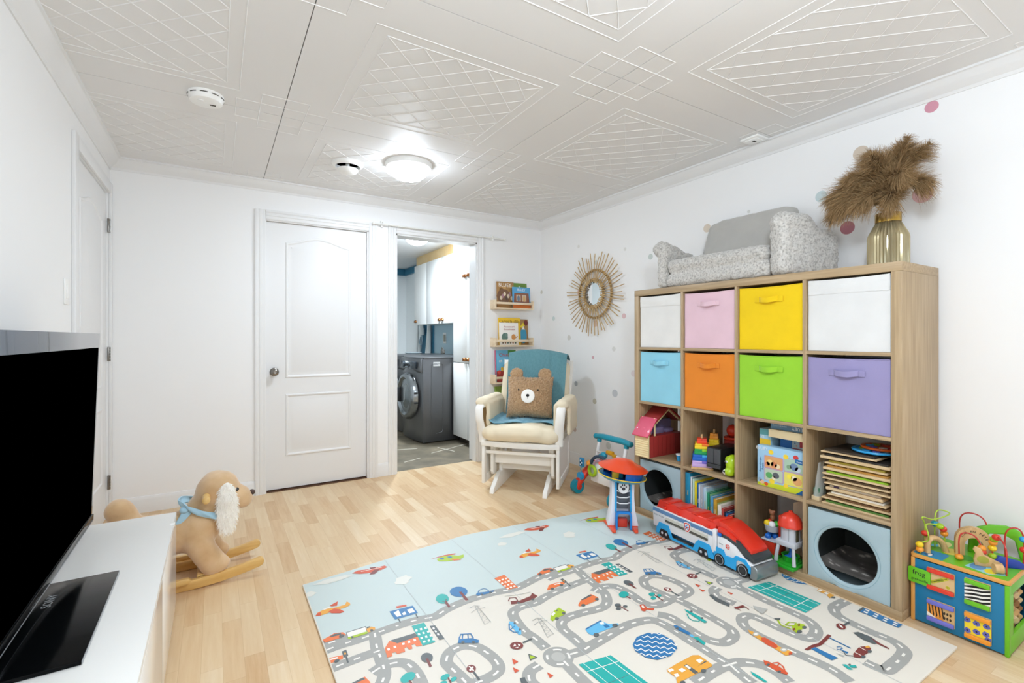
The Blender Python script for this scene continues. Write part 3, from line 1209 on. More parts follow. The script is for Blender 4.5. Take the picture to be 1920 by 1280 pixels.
for s in (-1, 1):
    # floor rail
    m = MB().prism([(-0.335, 0.0), (-0.30, 0.0), (0.30, 0.0), (0.335, 0.0), (0.335, 0.03), (0.22, 0.115), (-0.16, 0.115), (-0.32, 0.035)], s * 0.20 - 0.016, s * 0.20 + 0.016, GW, 'x', 0.003)
    gp('base_rail', m)
    # upright of the base
    for ya, yb in ((-0.10, -0.03), (0.12, 0.19)):
        gp('base_post', MB().box(s * 0.20 - 0.014, s * 0.20 + 0.014, ya, yb, 0.112, 0.335, GW, 0.004))
    # swing arm with its round pivots
    m = MB().prism([(-0.215, 0.13)] + [(-0.18 + 0.035 * math.cos(a), 0.315 + 0.035 * math.sin(a)) for a in [PI * (1 - k / 8) for k in range(9)]] + [(-0.115, 0.13), (-0.14, 0.105), (-0.19, 0.105)], s * 0.235 - 0.011, s * 0.235 + 0.011, GW, 'x', 0.003)
    gp('swing_arm', m)
    m = MB().cyl((s * 0.206, -0.18, 0.312), (s * 0.224, -0.18, 0.312), 0.030, GW, n=24)
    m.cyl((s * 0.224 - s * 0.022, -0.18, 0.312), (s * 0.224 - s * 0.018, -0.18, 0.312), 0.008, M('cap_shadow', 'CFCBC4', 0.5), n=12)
    gp('pivot_cap', m)
    # side panel: open frame with an inset panel
    m = MB()
    x0, x1 = s * 0.285 - 0.012, s * 0.285 + 0.012
    m.box(x0, x1, -0.275, -0.225, 0.055, 0.37, GW, 0.004)
    m.box(x0, x1, 0.17, 0.22, 0.055, 0.37, GW, 0.004)
    m.box(x0, x1, -0.226, 0.171, 0.32, 0.37, GW, 0.003)
    m.box(x0, x1, -0.226, 0.171, 0.055, 0.115, GW, 0.003)
    m.box(s * 0.285 - 0.004, s * 0.285 + 0.004, -0.226, 0.171, 0.114, 0.321, GW)
    gp('side_panel', m)
    # curved arm post and arm
    pts = [(s * 0.292, -0.262, 0.365), (s * 0.293, -0.268, 0.42), (s * 0.298, -0.288, 0.49), (s * 0.306, -0.302, 0.55), (s * 0.310, -0.296, 0.61), (s * 0.311, -0.272, 0.640)]
    P_ = spline(pts, 5)
    m = MB()
    m.tube(P_, [0.030 if i < 6 else 0.033 for i in range(len(P_))], GW, 12, flat=0.42)
    gp('arm_post', m)
    m = MB().prism([(-0.295, 0.628), (-0.26, 0.648), (0.0, 0.64), (0.21, 0.66), (0.21, 0.642), (0.0, 0.622), (-0.27, 0.622)], s * 0.311 - 0.026, s * 0.311 + 0.026, GW, 'x', 0.005)
    gp('armrest', m)
    # padded arm cover hanging over the arm, with an outer pocket
    sh = [('b', (s * 0.31 - 0.05, s * 0.31 + 0.05, -0.235, 0.20, 0.625, 0.695), 0.03), ('b', (s * 0.352 - 0.016, s * 0.352 + 0.016, -0.20, 0.17, 0.43, 0.665), 0.014), ('b', (s * 0.262 - 0.018, s * 0.262 + 0.018, -0.235, 0.17, 0.47, 0.665), 0.016),
          ('e', (s * 0.31, -0.23, 0.662), (0.052, 0.035, 0.036))]
    m = MB().blob(sh, CREAM, 0.009, 6, (0.004, 14))
    gp('arm_pad', m, ang=80)
m = MB().box(-0.223, 0.223, -0.172, -0.142, 0.19, 0.26, GW, 0.004)
gp('cross_bar', m)
m = MB().box(-0.19, 0.19, -0.085, -0.06, 0.125, 0.18, GW, 0.004)
gp('cross_bar', m)
m = MB().box(-0.275, 0.275, -0.245, -0.225, 0.275, 0.30, GW, 0.004)
gp('front_stretcher', m)
m = MB().prism([(-0.30, -0.28), (-0.15, -0.305), (0.0, -0.312), (0.15, -0.305), (0.30, -0.28), (0.30, 0.22), (-0.30, 0.22)], 0.338, 0.378, GW, 'z', 0.006)
gp('seat_frame', m)
m = MB().blob([('b', (-0.285, 0.285, -0.325, 0.18, 0.378, 0.495), 0.05), ('b', (-0.20, 0.20, -0.34, 0.1, 0.392, 0.505), 0.05), ('b', (-0.30, 0.30, -0.315, -0.22, 0.385, 0.487), 0.045)], CREAM, 0.011, 7, (0.005, 9))
gp('seat_cushion', m, ang=80)
# backrest: leaning frame and cushion, arched top
XBK = Matrix.Translation((0, 0.155, 0.45)) @ Matrix.Rotation(math.radians(-17), 4, 'X')
for s in (-1, 1):
    m = MB().prism([(s * 0.245, -0.08), (s * 0.29, -0.08), (s * 0.305, 0.55), (s * 0.262, 0.55)] if s > 0 else [(s * 0.29, -0.08), (s * 0.245, -0.08), (s * 0.262, 0.55), (s * 0.305, 0.55)], 0.055, 0.085, GW, 'y', 0.005, X=XBK)
    gp('back_post', m)
m = MB().prism([(-0.30, 0.50)] + [(0.30, 0.50)] + [(0.30 - 0.6 * k / 16, 0.545 + 0.055 * math.sin(PI * k / 16)) for k in range(17)], 0.058, 0.082, GW, 'y', 0.005, X=XBK)
gp('top_rail', m)
for k in range(5):
    x = -0.16 + 0.08 * k
    m = MB().box(x - 0.018, x + 0.018, 0.064, 0.076, -0.06, 0.51, GW, 0.003, X=XBK)
    gp('back_slat', m)
m = MB().blob([('b', (-0.275, 0.275, -0.045, 0.058, 0.02, 0.53), 0.045, XBK), ('e', (0, 0.006, 0.50), (0.27, 0.052, 0.085), XBK), ('b', (-0.292, 0.292, -0.03, 0.05, 0.14, 0.52), 0.04, XBK)], CREAM, 0.011, 7, (0.005, 8))
gp('back_cushion', m, ang=80)

# throw over the backrest and the seat
TEAL = ramp_mat('teal_knit', [(0.3, '54828B'), (0.7, '608D95')], 0.9, 90.0, (1, 1, 0.5), 0.25, sheen=0.2)
th = thing('throw_blanket', 'teal knitted throw draped over the back of the glider and its seat', 'blanket', (-0.680, -0.800, 0), math.radians(-47.1))


def back_pt(u, w, d):     # u across, w up the leaning back, d in front of it
    return XBK @ Vector((u, d, w))


def throw(u, v):
    # v: 0 = bottom hem behind the back, 1 = hem on the seat front
    x = -0.235 + 0.505 * u
    wob = 0.007 * noise.noise(Vector((u * 6, v * 2.4, 3))) + 0.005 * math.sin(u * 19 + v * 2)
    top = 0.545 + 0.048 * math.sin(PI * min(1, max(0, (x + 0.3) / 0.6)))
    if v < 0.2:
        q = v / 0.2
        p = back_pt(x, 0.22 + (top - 0.22) * q, 0.105 + wob)
    elif v < 0.3:
        q = (v - 0.2) / 0.1
        a = PI * q
        p = back_pt(x, top + 0.018 * math.sin(a) + 0.01, 0.015 + 0.085 * math.cos(a) + wob * 0.5)
    else:
        q = (v - 0.3) / 0.7
        xs_ = x + (0.02 - 0.03 * u) * q
        p = back_pt(xs_, top - (top - 0.02) * q, -0.068 - 0.004 * math.sin(PI * q) + wob)
    # a fold line right of the middle
    p.y -= 0.012 * math.exp(-((u - 0.70) / 0.03) ** 2)
    return p


part('back_drape', MB().grid(throw, 44, 60, TEAL, thick=0.005), th, ang=80)


TEAL2 = ramp_mat('blue_knit', [(0.3, '5D94AB'), (0.5, '6CA2B8'), (0.7, '7DB0C4')], 0.9, 40.0, (1, 1, 0.3), 0.3, sheen=0.2)


def seat_throw(u, v):
    x = -0.272 + 0.56 * u
    y = 0.11 - (0.335 + 0.05 * math.sin(u * 5.2) + 0.02 * noise.noise(Vector((u * 7, 1, 1))) - 0.10 * math.exp(-((u - 0.52) / 0.22) ** 2)) * v
    lift = 0.05 * max(0, (u - 0.88) / 0.12) ** 1.2 + 0.035 * max(0, (0.1 - u) / 0.1)
    z = 0.509 + 0.006 * math.sin(u * 13 + v * 4) + 0.005 * noise.noise(Vector((u * 6, v * 6, 5))) + lift
    if v > 0.9 and u > 0.9:
        z -= 0.04 * (v - 0.9) / 0.1
    return (x, y, z)


part('seat_drape', MB().grid(seat_throw, 44, 24, TEAL2, thick=0.006), th, 'blue end lying rumpled on the seat', ang=80)

# bear pillow
SHERPA = ramp_mat('brown_sherpa', [(0.25, '8A6A4C'), (0.5, 'A98864'), (0.75, 'BC9C78')], 0.95, 90.0, (1, 1, 1), 0.9, sheen=0.3)
bp_ = thing('bear_pillow', 'brown sherpa bear face pillow with round ears sitting on the glider', 'pillow', (-0.655, -0.785, 0.515), math.radians(-43))
XP = T(0, 0, 0.165, rx=math.radians(-14))


def pillow(u, v, s):
    a, b = 2 * u - 1, 2 * v - 1
    th_ = 0.098 * max(0.0, (1 - abs(a) ** 2.3)) ** 0.55 * max(0.0, (1 - abs(b) ** 2.3)) ** 0.55
    k = 1 - 0.05 * (1 - abs(b)) * abs(a)
    kk = 1 - 0.05 * (1 - abs(a)) * abs(b)
    q = 0.006 * noise.noise(Vector((a * 17, b * 17, s * 3))) + 0.005 * noise.noise(Vector((a * 36, b * 36, s)))
    return Vector((a * 0.185 * k + q, s * (th_ + q * 1.2) , b * 0.165 * kk + q))


m = MB()
m.grid(lambda u, v: pillow(u, v, -1), 96, 88, SHERPA, X=XP)
m.grid(lambda u, v: pillow(1 - u, v, 1), 30, 26, SHERPA, X=XP)
part('body', m, bp_, ang=180)
for s in (-1, 1):
    e = MB().blob([('e', (s * 0.115, 0.0, 0.185), (0.055, 0.025, 0.05)), ('b', (s * 0.115 - 0.05, s * 0.115 + 0.05, -0.018, 0.018, 0.13, 0.18), 0.015)], SHERPA, 0.006, 3, (0.005, 60), X=XP)
    part('ear', e, bp_, ang=180)
FELT = M('white_felt', 'EFEDE8', 0.9, bump=(200, 0.3, 0.001))
INK = M('black_thread', '1E1B1A', 0.8)
m = MB()
pz, px = -0.005, 0.0
vs = []
disc = [(px, -0.1065, pz)]
for ring_, yy in ((0.4, -0.1065), (0.8, -0.105), (1.0, -0.101), (1.0, -0.085)):
    for k in range(28):
        a = 2 * PI * k / 28
        disc.append((px + 0.053 * ring_ * math.cos(a), yy, pz + 0.054 * ring_ * math.sin(a)))
fs = [(0, 1 + k, 1 + (k + 1) % 28) for k in range(28)]
for r_ in range(3):
    for k in range(28):
        q = (k + 1) % 28
        fs.append((1 + r_ * 28 + k, 1 + (r_ + 1) * 28 + k, 1 + (r_ + 1) * 28 + q, 1 + r_ * 28 + q))
m.add(disc, fs, FELT, XP)
mz = part('muzzle', m, bp_, 'white round muzzle patch', ang=60)
m = MB().ell((px, -0.1075, pz + 0.004), (0.013, 0.003, 0.011), INK, 16, 8, XP)
m.box(px - 0.0015, px + 0.0015, -0.1085, -0.105, pz - 0.02, pz, INK, X=XP)
part('nose', m, mz, 'small black nose and stitch')
for s in (-1, 1):
    part('eye', MB().ell((s * 0.077, -0.090, 0.045), (0.007, 0.006, 0.008), INK, 12, 8, XP), bp_)

# ================================================================ sunburst mirror
RAT = ramp_mat('rattan', [(0.3, 'A98A5C'), (0.6, 'C2A576'), (0.8, 'D3BA8E')], 0.55, 40.0)
RATD = ramp_mat('rattan_binding', [(0.3, '8E6B3A'), (0.6, 'AC8950'), (0.8, 'C7A76E')], 0.55, 60.0)
mir = thing('sunburst_mirror', 'round mirror framed by a sunburst of rattan sticks on the right wall', 'mirror', (0, -0.836, 1.531))
m = MB()
m.lathe([(0, 0.022), (0.105, 0.022), (0.105, 0.026), (0, 0.026)], M('mirror_glass', 'F4F6F6', 0.02, 1.0), 48)
m.v = [Vector((-q.z, q.x, q.y)) for q in m.v]
part('mirror_glass', m, mir)
for nm, rr, xx, tr in (('inner_ring', 0.122, -0.030, 0.011), ('outer_ring', 0.205, -0.018, 0.009)):
    m = MB()
    m.tube([(xx, rr * math.cos(2 * PI * k / 64), rr * math.sin(2 * PI * k / 64)) for k in range(64)], tr, RATD, 10, closed=True)
    # wrapped binding
    for k in range(44 if rr < 0.2 else 60):
        a = 2 * PI * (k + 0.5) / (44 if rr < 0.2 else 60)
        c = Vector((xx, rr * math.cos(a), rr * math.sin(a)))
        rad = Vector((0, math.cos(a), math.sin(a)))
        m.tube([c + (rad * math.cos(q) + Vector((1, 0, 0)) * math.sin(q)) * (tr + 0.001) + Vector((0, -math.sin(a), math.cos(a))) * 0.004 * math.sin(q) for q in [2 * PI * w / 10 for w in range(10)]], 0.0024, RAT, 5, closed=True)
    part(nm, m, mir)
r2 = random.Random(5)
n = 50
for k in range(n):
    a = 2 * PI * (k + r2.uniform(-0.22, 0.22)) / n
    ro = r2.uniform(0.315, 0.372)
    bend = r2.uniform(-0.03, 0.03)
    P_ = []
    for q in range(7):
        f = q / 6
        r = 0.098 + (ro - 0.098) * f
        P_.append((-0.044 + 0.012 * f + 0.004 * math.sin(f * 5 + k), r * math.cos(a + bend * f * f), r * math.sin(a + bend * f * f)))
    m = MB().tube(P_, r2.uniform(0.0034, 0.0046), RAT, 7)
    part('rattan_stick', m, mir)

# ================================================================ picture ledges with books
BIRCH = ramp_mat('birch', [(0.3, 'DCC5A4'), (0.6, 'E6D3B6'), (0.8, 'EEDFC6')], 0.5, 14.0, (0.5, 4, 4))
LX0, LX1 = -0.582, -0.15


def ledge(z, label):
    t = thing('book_ledge', label, 'ledge', ((LX0 + LX1) / 2, 0, z), 0, 'birch book ledges on the back wall')
    W = LX1 - LX0
    part('shelf_board', MB().box(-W / 2, W / 2, -0.1, -0.0005, 0, 0.013, BIRCH, 0.001), t)
    part('back_board', MB().box(-W / 2 + 0.013, W / 2 - 0.013, -0.013, -0.0005, 0.0135, 0.08, BIRCH, 0.001), t)
    for s in (-1, 1):
        x = s * (W / 2 - 0.0065)
        part('end_panel', MB().box(x - 0.0065, x + 0.0065, -0.1, -0.0005, 0.0135, 0.085, BIRCH, 0.001), t)
    part('front_rail', MB().box(-W / 2 + 0.0135, W / 2 - 0.0135, -0.099, -0.087, 0.045, 0.067, BIRCH, 0.001), t)
    return t


LZ_ = (1.424, 1.069, 0.722, 0.385)
for z, l in zip(LZ_, ('topmost birch book ledge on the back wall', 'second birch book ledge below the topmost', 'third birch book ledge half hidden by the glider', 'lowest birch book ledge behind the glider armrest')):
    ledge(z, l)

PAGE = M('page_block', 'EFE9DC', 0.8)


def flat_book(x0, x1, z0, hgt, yb, th_, lean, col, label, deco=None, name='picture_book'):
    """a book standing face-out, bottom at z0; front cover faces -y and leans back"""
    w = x1 - x0
    t = thing(name, label, 'book', ((x0 + x1) / 2, yb, z0), 0, 'picture books on the ledges')
    X = Matrix.Rotation(-lean, 4, 'X')
    cm = M('cover_' + col, col, 0.35)
    m = MB()
    m.box(-w / 2, w / 2, -th_, -th_ + 0.002, 0, hgt, cm, 0.0006, X=X)
    m.box(-w / 2, w / 2, -0.002, 0, 0, hgt, cm, 0.0006, X=X)
    m.box(-w / 2, -w / 2 + 0.002, -th_ + 0.002, -0.002, 0, hgt, cm, X=X)
    part('cover', m, t)
    part('pages', MB().box(-w / 2 + 0.002, w / 2 - 0.003, -th_ + 0.002, -0.002, 0.002, hgt - 0.003, PAGE, X=X), t)
    if deco:
        m = MB()
        deco(m, w, hgt, X @ Matrix.Translation((0, -th_ - 0.0004, 0)))
        part('cover_print', m, t)
    return t


def pr(m, X, pts, col, d=0.0):
    m.prism(pts, -0.0003 - d, 0.0, M('print_' + col, col, 0.45), 'y', X=X)


def oval(cx_, cz_, a, b, n=18, rot=0.0):
    return [(cx_ + a * math.cos(2 * PI * k / n) * math.cos(rot) - b * math.sin(2 * PI * k / n) * math.sin(rot), cz_ + a * math.cos(2 * PI * k / n) * math.sin(rot) + b * math.sin(2 * PI * k / n) * math.cos(rot)) for k in range(n)]


def txt(m, X, s, size, x, z, col, align='CENTER', d=0.0006):
    m.text(s, size, M('print_' + col, col, 0.45), X @ Matrix.Translation((x, -d, z)) @ Matrix.Rotation(PI / 2, 4, 'X'), 0.0002, align)


def deco_a(m, w, h, X):
    for k in range(14):
        pr(m, X, oval(r2.uniform(-w * .42, w * .42), r2.uniform(h * .1, h * .95), .022, .018), r2.choice(['B58A55', '9C7246', 'C79C62']), 0.0001)
    pr(m, X, oval(-0.02, h * .45, .075, .07), '7A5A44', .0002)
    for q in range(7):
        pr(m, X, oval(-0.05 + 0.02 * q, h * .38 + 0.02 * (q % 3), .014, .02), ['D9C9B0', 'A67F8A', 'E7D7BF', '5B4A44'][q % 4], .0003)
    txt(m, X, 'BLUEY', 0.05, -0.005, h * .87, 'F5F1EA', d=0.0009)


def deco_b(m, w, h, X):
    pr(m, X, [(-w / 2, h * .7), (w / 2, h * .7), (w / 2, h), (-w / 2, h)], '6C8E3E', .0001)
    pr(m, X, oval(0.0, h * .35, .055, .07), '7A5A44', .0002)
    txt(m, X, 'y', 0.05, -0.01, h * .86, 'F5F1EA', d=0.0009)


def deco_c(m, w, h, X):
    pr(m, X, [(-w / 2, 0), (w / 2, 0), (w / 2, h * .25), (-w / 2, h * .25)], 'D47A3A', .0001)
    pr(m, X, [(-w / 2 + .012, h * .28), (w / 2 - .012, h * .28), (w / 2 - .02, h * .72), (-w / 2 + .02, h * .72)], '8A5A45', .0001)
    for q in range(2):
        pr(m, X, [(-.06 + q * .065, h * .33), (-.01 + q * .065, h * .33), (-.01 + q * .065, h * .64), (-.06 + q * .065, h * .64)], 'C9B9A2', .0002)
        pr(m, X, oval(-.035 + q * .065, h * .46, .016, .03), ['6F7C8C', 'D0A873'][q], .0003)
    txt(m, X, 'BLUEY', 0.032, 0, h * .87, 'F2F6F8', d=0.0006)


def deco_carlos(m, w, h, X):
    txt(m, X, 'Carlos le câlin', 0.04, 0.0, h * .87, '5A4313')
    pr(m, X, [(.045, h * .62), (.075, h * .66), (.09, h * .72), (.06, h * .75)], '5A4313', .0001)


def deco_white(m, w, h, X):
    txt(m, X, 'Au concert', 0.026, 0.005, h * .82, 'B0555A')
    txt(m, X, 'des animaux', 0.026, 0.005, h * .71, 'B0555A')
    pr(m, X, oval(-.048, h * .36, .034, .04), '5E7A70', .0001)
    pr(m, X, oval(-.03, h * .46, .016, .018), '6D877C', .0002)
    pr(m, X, oval(.05, h * .36, .024, .028), 'C98B4E', .0001)
    pr(m, X, oval(.085, h * .36, .018, .004, rot=.6), 'C98B4E', .0001)
    for q in range(6):
        pr(m, X, oval(-.07 + q * .028, h * .1, .009, .008), ['7A6A5A', '9C6F4E', '4F6359'][q % 3], .0001)


def deco_brown(m, w, h, X):
    pr(m, X, oval(.02, h * .86, .026, .028), '6E2F2A', .0001)
    pr(m, X, [(-.05, h * .70), (-.01, h * .88), (.02, h * .78), (-.03, h * .66)], 'E0C62D', .0001)
    pr(m, X, oval(-.012, h * .36, .038, .075), '3E8FAE', .0002)
    pr(m, X, [(-.03, h * .6), (-.012, h * .75), (.006, h * .6)], 'E8E2D6', .0003)


def deco_cherche(m, w, h, X):
    pr(m, X, [(.02, h * .78), (w / 2, h * .78), (w / 2, h), (.02, h)], '4F8A3E', .0001)
    pr(m, X, [(-w / 2, 0), (w / 2, 0), (w / 2, h * .34), (-w / 2, h * .34)], 'A63B33', .0001)
    txt(m, X, 'Cherche', 0.046, 0.0, h * .84, 'C23A36', d=.0009)
    txt(m, X, 'et Trouve', 0.046, 0.01, h * .66, 'F3E9DA', d=.0009)
    for q in range(6):
        pr(m, X, oval(-.08 + q * .032, h * (.3 + .1 * (q % 3)), .016, .02), ['D94B3E', 'E0B13A', '7B4A2E', '3E7F9C'][q % 4], .0002)


def deco_jungle(m, w, h, X):
    for q in range(10):
        pr(m, X, oval(-.09 + (q * 37 % 19) * .01, h * (.12 + .085 * q), .02, .028), ['7FA83C', '4C6B2C', 'B9923E', '8F6A3A'][q % 4], .0001 + .00001 * q)


z = LZ_[0] + 0.0135
flat_book(-0.526, -0.338, z, 0.252, -0.030, 0.008, 0.05, 'A8804F', 'tan picture book at the left of the topmost ledge', deco_a)
flat_book(-0.336, -0.185, z, 0.248, -0.030, 0.006, 0.05, '9A7A4A', 'green-topped picture book behind the blue one, topmost ledge', deco_b)
flat_book(-0.372, -0.168, z, 0.206, -0.064, 0.006, 0.06, '5BA3CF', 'blue-banded picture book in front on the topmost ledge', deco_c)
z = LZ_[1] + 0.0135
flat_book(-0.508, -0.262, z, 0.262, -0.030, 0.010, 0.05, 'E6BC2F', 'yellow picture book with large black title on the second ledge', deco_carlos)
flat_book(-0.260, -0.172, z, 0.252, -0.030, 0.007, 0.05, '9A7647', 'brown picture book at the right of the second ledge', deco_brown)
flat_book(-0.518, -0.306, z, 0.215, -0.064, 0.006, 0.06, 'EFEAE2', 'white picture book with a red title on the second ledge', deco_white)
z = LZ_[2] + 0.0135
flat_book(-0.532, -0.315, z, 0.300, -0.030, 0.012, 0.05, '6FB4D4', 'blue red and green picture book on the third ledge', deco_cherche)
flat_book(-0.545, -0.538, z, 0.30, -0.030, 0.014, 0.05, 'C06A86', 'thin pink book edge-on at the left of the third ledge')
z = LZ_[3] + 0.0135
flat_book(-0.545, -0.36, z, 0.292, -0.030, 0.012, 0.05, '8AA84A', 'leafy green picture book on the lowest ledge', deco_jungle)

# ================================================================ plush sofa on the shelf
PLUSH = ramp_mat('grey_sherpa', [(0.34, '9B9893'), (0.48, 'BDBAB5'), (0.7, 'CFCCC7')], 0.95, 105.0, (1, 1, 1), 1.0, sheen=0.35)
PLUSH2 = M('grey_velour', 'AFADA8', 0.9, bump=(350, 0.4, 0.0015), vary=(5, 0.06), sheen=0.3)
TOPZ = SS + 0.0005
so = thing('plush_sofa', 'small grey sherpa toddler sofa resting on top of the cube shelf', 'sofa', (-0.24, -2.25, TOPZ))
XS = Matrix.Translation((-0.24, -2.25, TOPZ))


def sofa_part(nm, sh, mat, vox, sm, rough, lab=None):
    m = MB().blob(sh, mat, vox, sm, rough)
    m.v = [v + Vector((0, 0, 0)) for v in m.v]
    return part(nm, m, so, lab, ang=180)


sofa_part('seat', [('b', (-0.165, 0.12, -0.345, 0.325, 0.0, 0.085), 0.03), ('b', (-0.172, 0.10, -0.335, 0.318, 0.085, 0.172), 0.04)], PLUSH, 0.009, 4, (0.006, 55))
XBQ = Matrix.Translation((0.06, -0.03, 0.14)) @ Matrix.Rotation(math.radians(20), 4, 'Y')
sofa_part('backrest', [('b', (-0.045, 0.045, -0.30, 0.25, -0.02, 0.285), 0.042, XBQ), ('b', (-0.04, 0.04, -0.265, 0.20, 0.1, 0.298), 0.038, XBQ)], PLUSH2, 0.009, 5, (0.002, 30), 'smoother grey backrest')
# flared arms, rolled at the front, dipping towards the back
sofa_part('armrest', [('c', (-0.135, 0.365, 0.245), (-0.03, 0.355, 0.225), 0.052, 0.046), ('c', (-0.03, 0.355, 0.225), (0.09, 0.335, 0.17), 0.046, 0.036), ('b', (-0.172, 0.13, 0.315, 0.385, 0.0, 0.24), 0.025), ('e', (-0.13, 0.375, 0.255), (0.05, 0.062, 0.045))], PLUSH, 0.009, 4, (0.006, 55))
XAR = Matrix.Translation((-0.165, -0.385, 0)) @ Matrix.Rotation(math.radians(-20), 4, 'Z')
arm_r = sofa_part('armrest', [('c', (0.03, 0.0, 0.262), (0.13, -0.012, 0.26), 0.056, 0.05), ('c', (0.13, -0.012, 0.26), (0.22, 0.0, 0.19), 0.05, 0.04), ('c', (0.22, 0.0, 0.2), (0.30, 0.01, 0.205), 0.04, 0.04), ('b', (-0.012, 0.335, -0.045, 0.045, 0.0, 0.215), 0.03), ('b', (-0.016, 0.2, -0.05, 0.05, 0.0, 0.26), 0.03)], PLUSH, 0.009, 4, (0.006, 55))
if True:
    arm_r.data.transform(XAR)

# ================================================================ ribbed vase and dried grass
SMOKE = M('smoky_glass', 'B3A580', 0.12, 0.5, trans=0.25, coat=0.5, vary=(18, 0.22), stretch=(1, 1, 0.15))
BRASS = M('brushed_brass', 'B08D3F', 0.28, 0.9)
VX, VY = -0.215, -3.03
vs_ = thing('ribbed_vase', 'smoky ribbed glass bottle vase with a brass collar on the cube shelf', 'vase', (VX, VY, TOPZ))
m = MB()
m.lathe([(0, 0), (0.074, 0), (0.0775, 0.006), (0.0775, 0.135), (0.0745, 0.15), (0.052, 0.196), (0.045, 0.205), (0.044, 0.215), (0.038, 0.215), (0.038, 0.2), (0.068, 0.145), (0.071, 0.13), (0.071, 0.008), (0, 0.008)], SMOKE, 72, flute=0.06)
part('body', m, vs_, ang=15)
m = MB().lathe([(0.0465, 0.206), (0.0485, 0.206), (0.0485, 0.243), (0.0465, 0.246), (0.039, 0.246), (0.039, 0.214), (0.0465, 0.214)], BRASS, 40)
part('collar', m, vs_)
GR = [ramp_mat('dried_grass_%d' % i, [(0.2, a), (0.55, b), (0.85, c)], 0.9, 70.0, (1, 1, 1)) for i, (a, b, c) in enumerate([('7C6142', 'A1835B', 'C4A67C'), ('957850', 'B99A6E', 'D8BE95'), ('66502F', '8C6E47', 'AD8E64')])]
STRAW = M('straw_stem', 'C6A562', 0.6)
# plume tips as (dx, dy, dz from the vase mouth), droop direction and length
PL = [((-.05, .255, .16), 1.1), ((-.10, .20, .09), 1.05), ((.02, .20, .25), 1.0), ((-.08, .12, .22), 1.0), ((.0, .08, .32), 1.1), ((-.10, .02, .28), 1.05), ((.04, -.02, .33), 1.0),
      ((-.02, -.09, .34), .95), ((.03, -.15, .31), .9), ((-.10, -.09, .18), 1.0), ((.0, -.15, .15), 1.0), ((-.12, .08, .08), .9), ((-.04, .27, .075), .85), ((-.10, -.05, .06), .8)]
LABS = ['outermost left dried grass plume', 'lower left dried grass plume hanging forward', 'upper left dried grass plume', 'left middle dried grass plume', 'tall curled dried grass plume', 'front centre drooping dried grass plume', 'tall back dried grass plume',
        'tall upright dried grass plume', 'slim pointed dried grass plume at the upper right', 'right front dried grass plume', 'outermost right dried grass plume', 'low front dried grass plume', 'lowest left dried grass plume', 'short front dried grass plume above the collar']
r3 = random.Random(21)
for pi_, ((dx, dy, dz), fat) in enumerate(PL):
    t = thing('dried_grass_plume', LABS[pi_] + ' in the ribbed vase', 'dried grass', (VX, VY, TOPZ + 0.24), 0, 'dried grass plumes in the vase')
    a = r3.uniform(0, 2 * PI)
    root = Vector((0.02 * math.cos(a), 0.02 * math.sin(a), -0.17))
    mouth = Vector((0.018 * math.cos(a + .5), 0.018 * math.sin(a + .5), 0.005))
    tip = Vector((dx * 0.8, dy * 0.71, dz * 0.82))
    mid = mouth * 0.45 + tip * 0.55 + Vector((0, 0, 0.055 + 0.25 * max(0, tip.xy.length - 0.1)))
    C_ = spline([root, mouth, mouth * 0.8 + mid * 0.2, mid, tip], 8)
    m = MB().tube(C_, [0.0022 - 0.0014 * i / len(C_) for i in range(len(C_))], STRAW, 6)
    part('stem', m, t)
    # plume strands along the outer part of the stem
    s0 = int(len(C_) * 0.56)
    axis = C_[s0:]
    ext = (axis[-1] - axis[-4]).normalized()
    axis = axis + [axis[-1] + ext * 0.02 * k for k in (1, 2)]
    vs, fs = [], []
    ns = int(1900 * fat)
    for q in range(ns):
        f = r3.random() ** 0.85
        k = f * (len(axis) - 1.001)
        i0 = int(k)
        p = axis[i0].lerp(axis[i0 + 1], k - i0)
        tg = (axis[i0 + 1] - axis[i0]).normalized()
        rad = Vector((r3.gauss(0, 1), r3.gauss(0, 1), r3.gauss(0, 1)))
        rad = (rad - tg * rad.dot(tg)).normalized()
        ln = r3.uniform(0.045, 0.095) * fat * (0.55 + 0.75 * math.sin(PI * min(1, f * 0.8 + 0.18)))
        d = (tg * r3.uniform(0.5, 1.0) + rad * r3.uniform(0.35, 0.8)).normalized()
        wv = d.cross(Vector((r3.gauss(0, 1), r3.gauss(0, 1), r3.gauss(0, 1)))).normalized()
        w0 = r3.uniform(0.0007, 0.0014)
        b = len(vs)
        pts = []
        for j in range(4):
            s_ = j / 3
            pp = p + d * ln * s_ + Vector((0, 0, -0.034 * s_ * s_)) * r3.uniform(0.6, 1.1) + Vector((r3.gauss(0, 1), r3.gauss(0, 1), r3.gauss(0, 1))) * 0.0025 * s_
            w = w0 * (1 - s_ * 0.8)
            vs += [pp - wv * w, pp + wv * w]
        for j in range(3):
            fs.append((b + 2 * j, b + 2 * j + 1, b + 2 * j + 3, b + 2 * j + 2))
    m = MB().add(vs, fs, GR[pi_ % 3])
    me = bpy.data.meshes.new('plume')
    me.from_pydata([v[:] for v in m.v], [], m.f)
    for q in range(3):
        me.materials.append(GR[(pi_ + q) % 3])
    for k, p_ in enumerate(me.polygons):
        p_.material_index = (k // 3 * 7 + k // 90) % 3
    o = bpy.data.objects.new('plume', me)
    COL.objects.link(o)
    o.parent = t

# ================================================================ toys and games in the shelf
def PL_(name, col, rough=0.32):
    return M('pl_' + name, col, rough, coat=0.15)


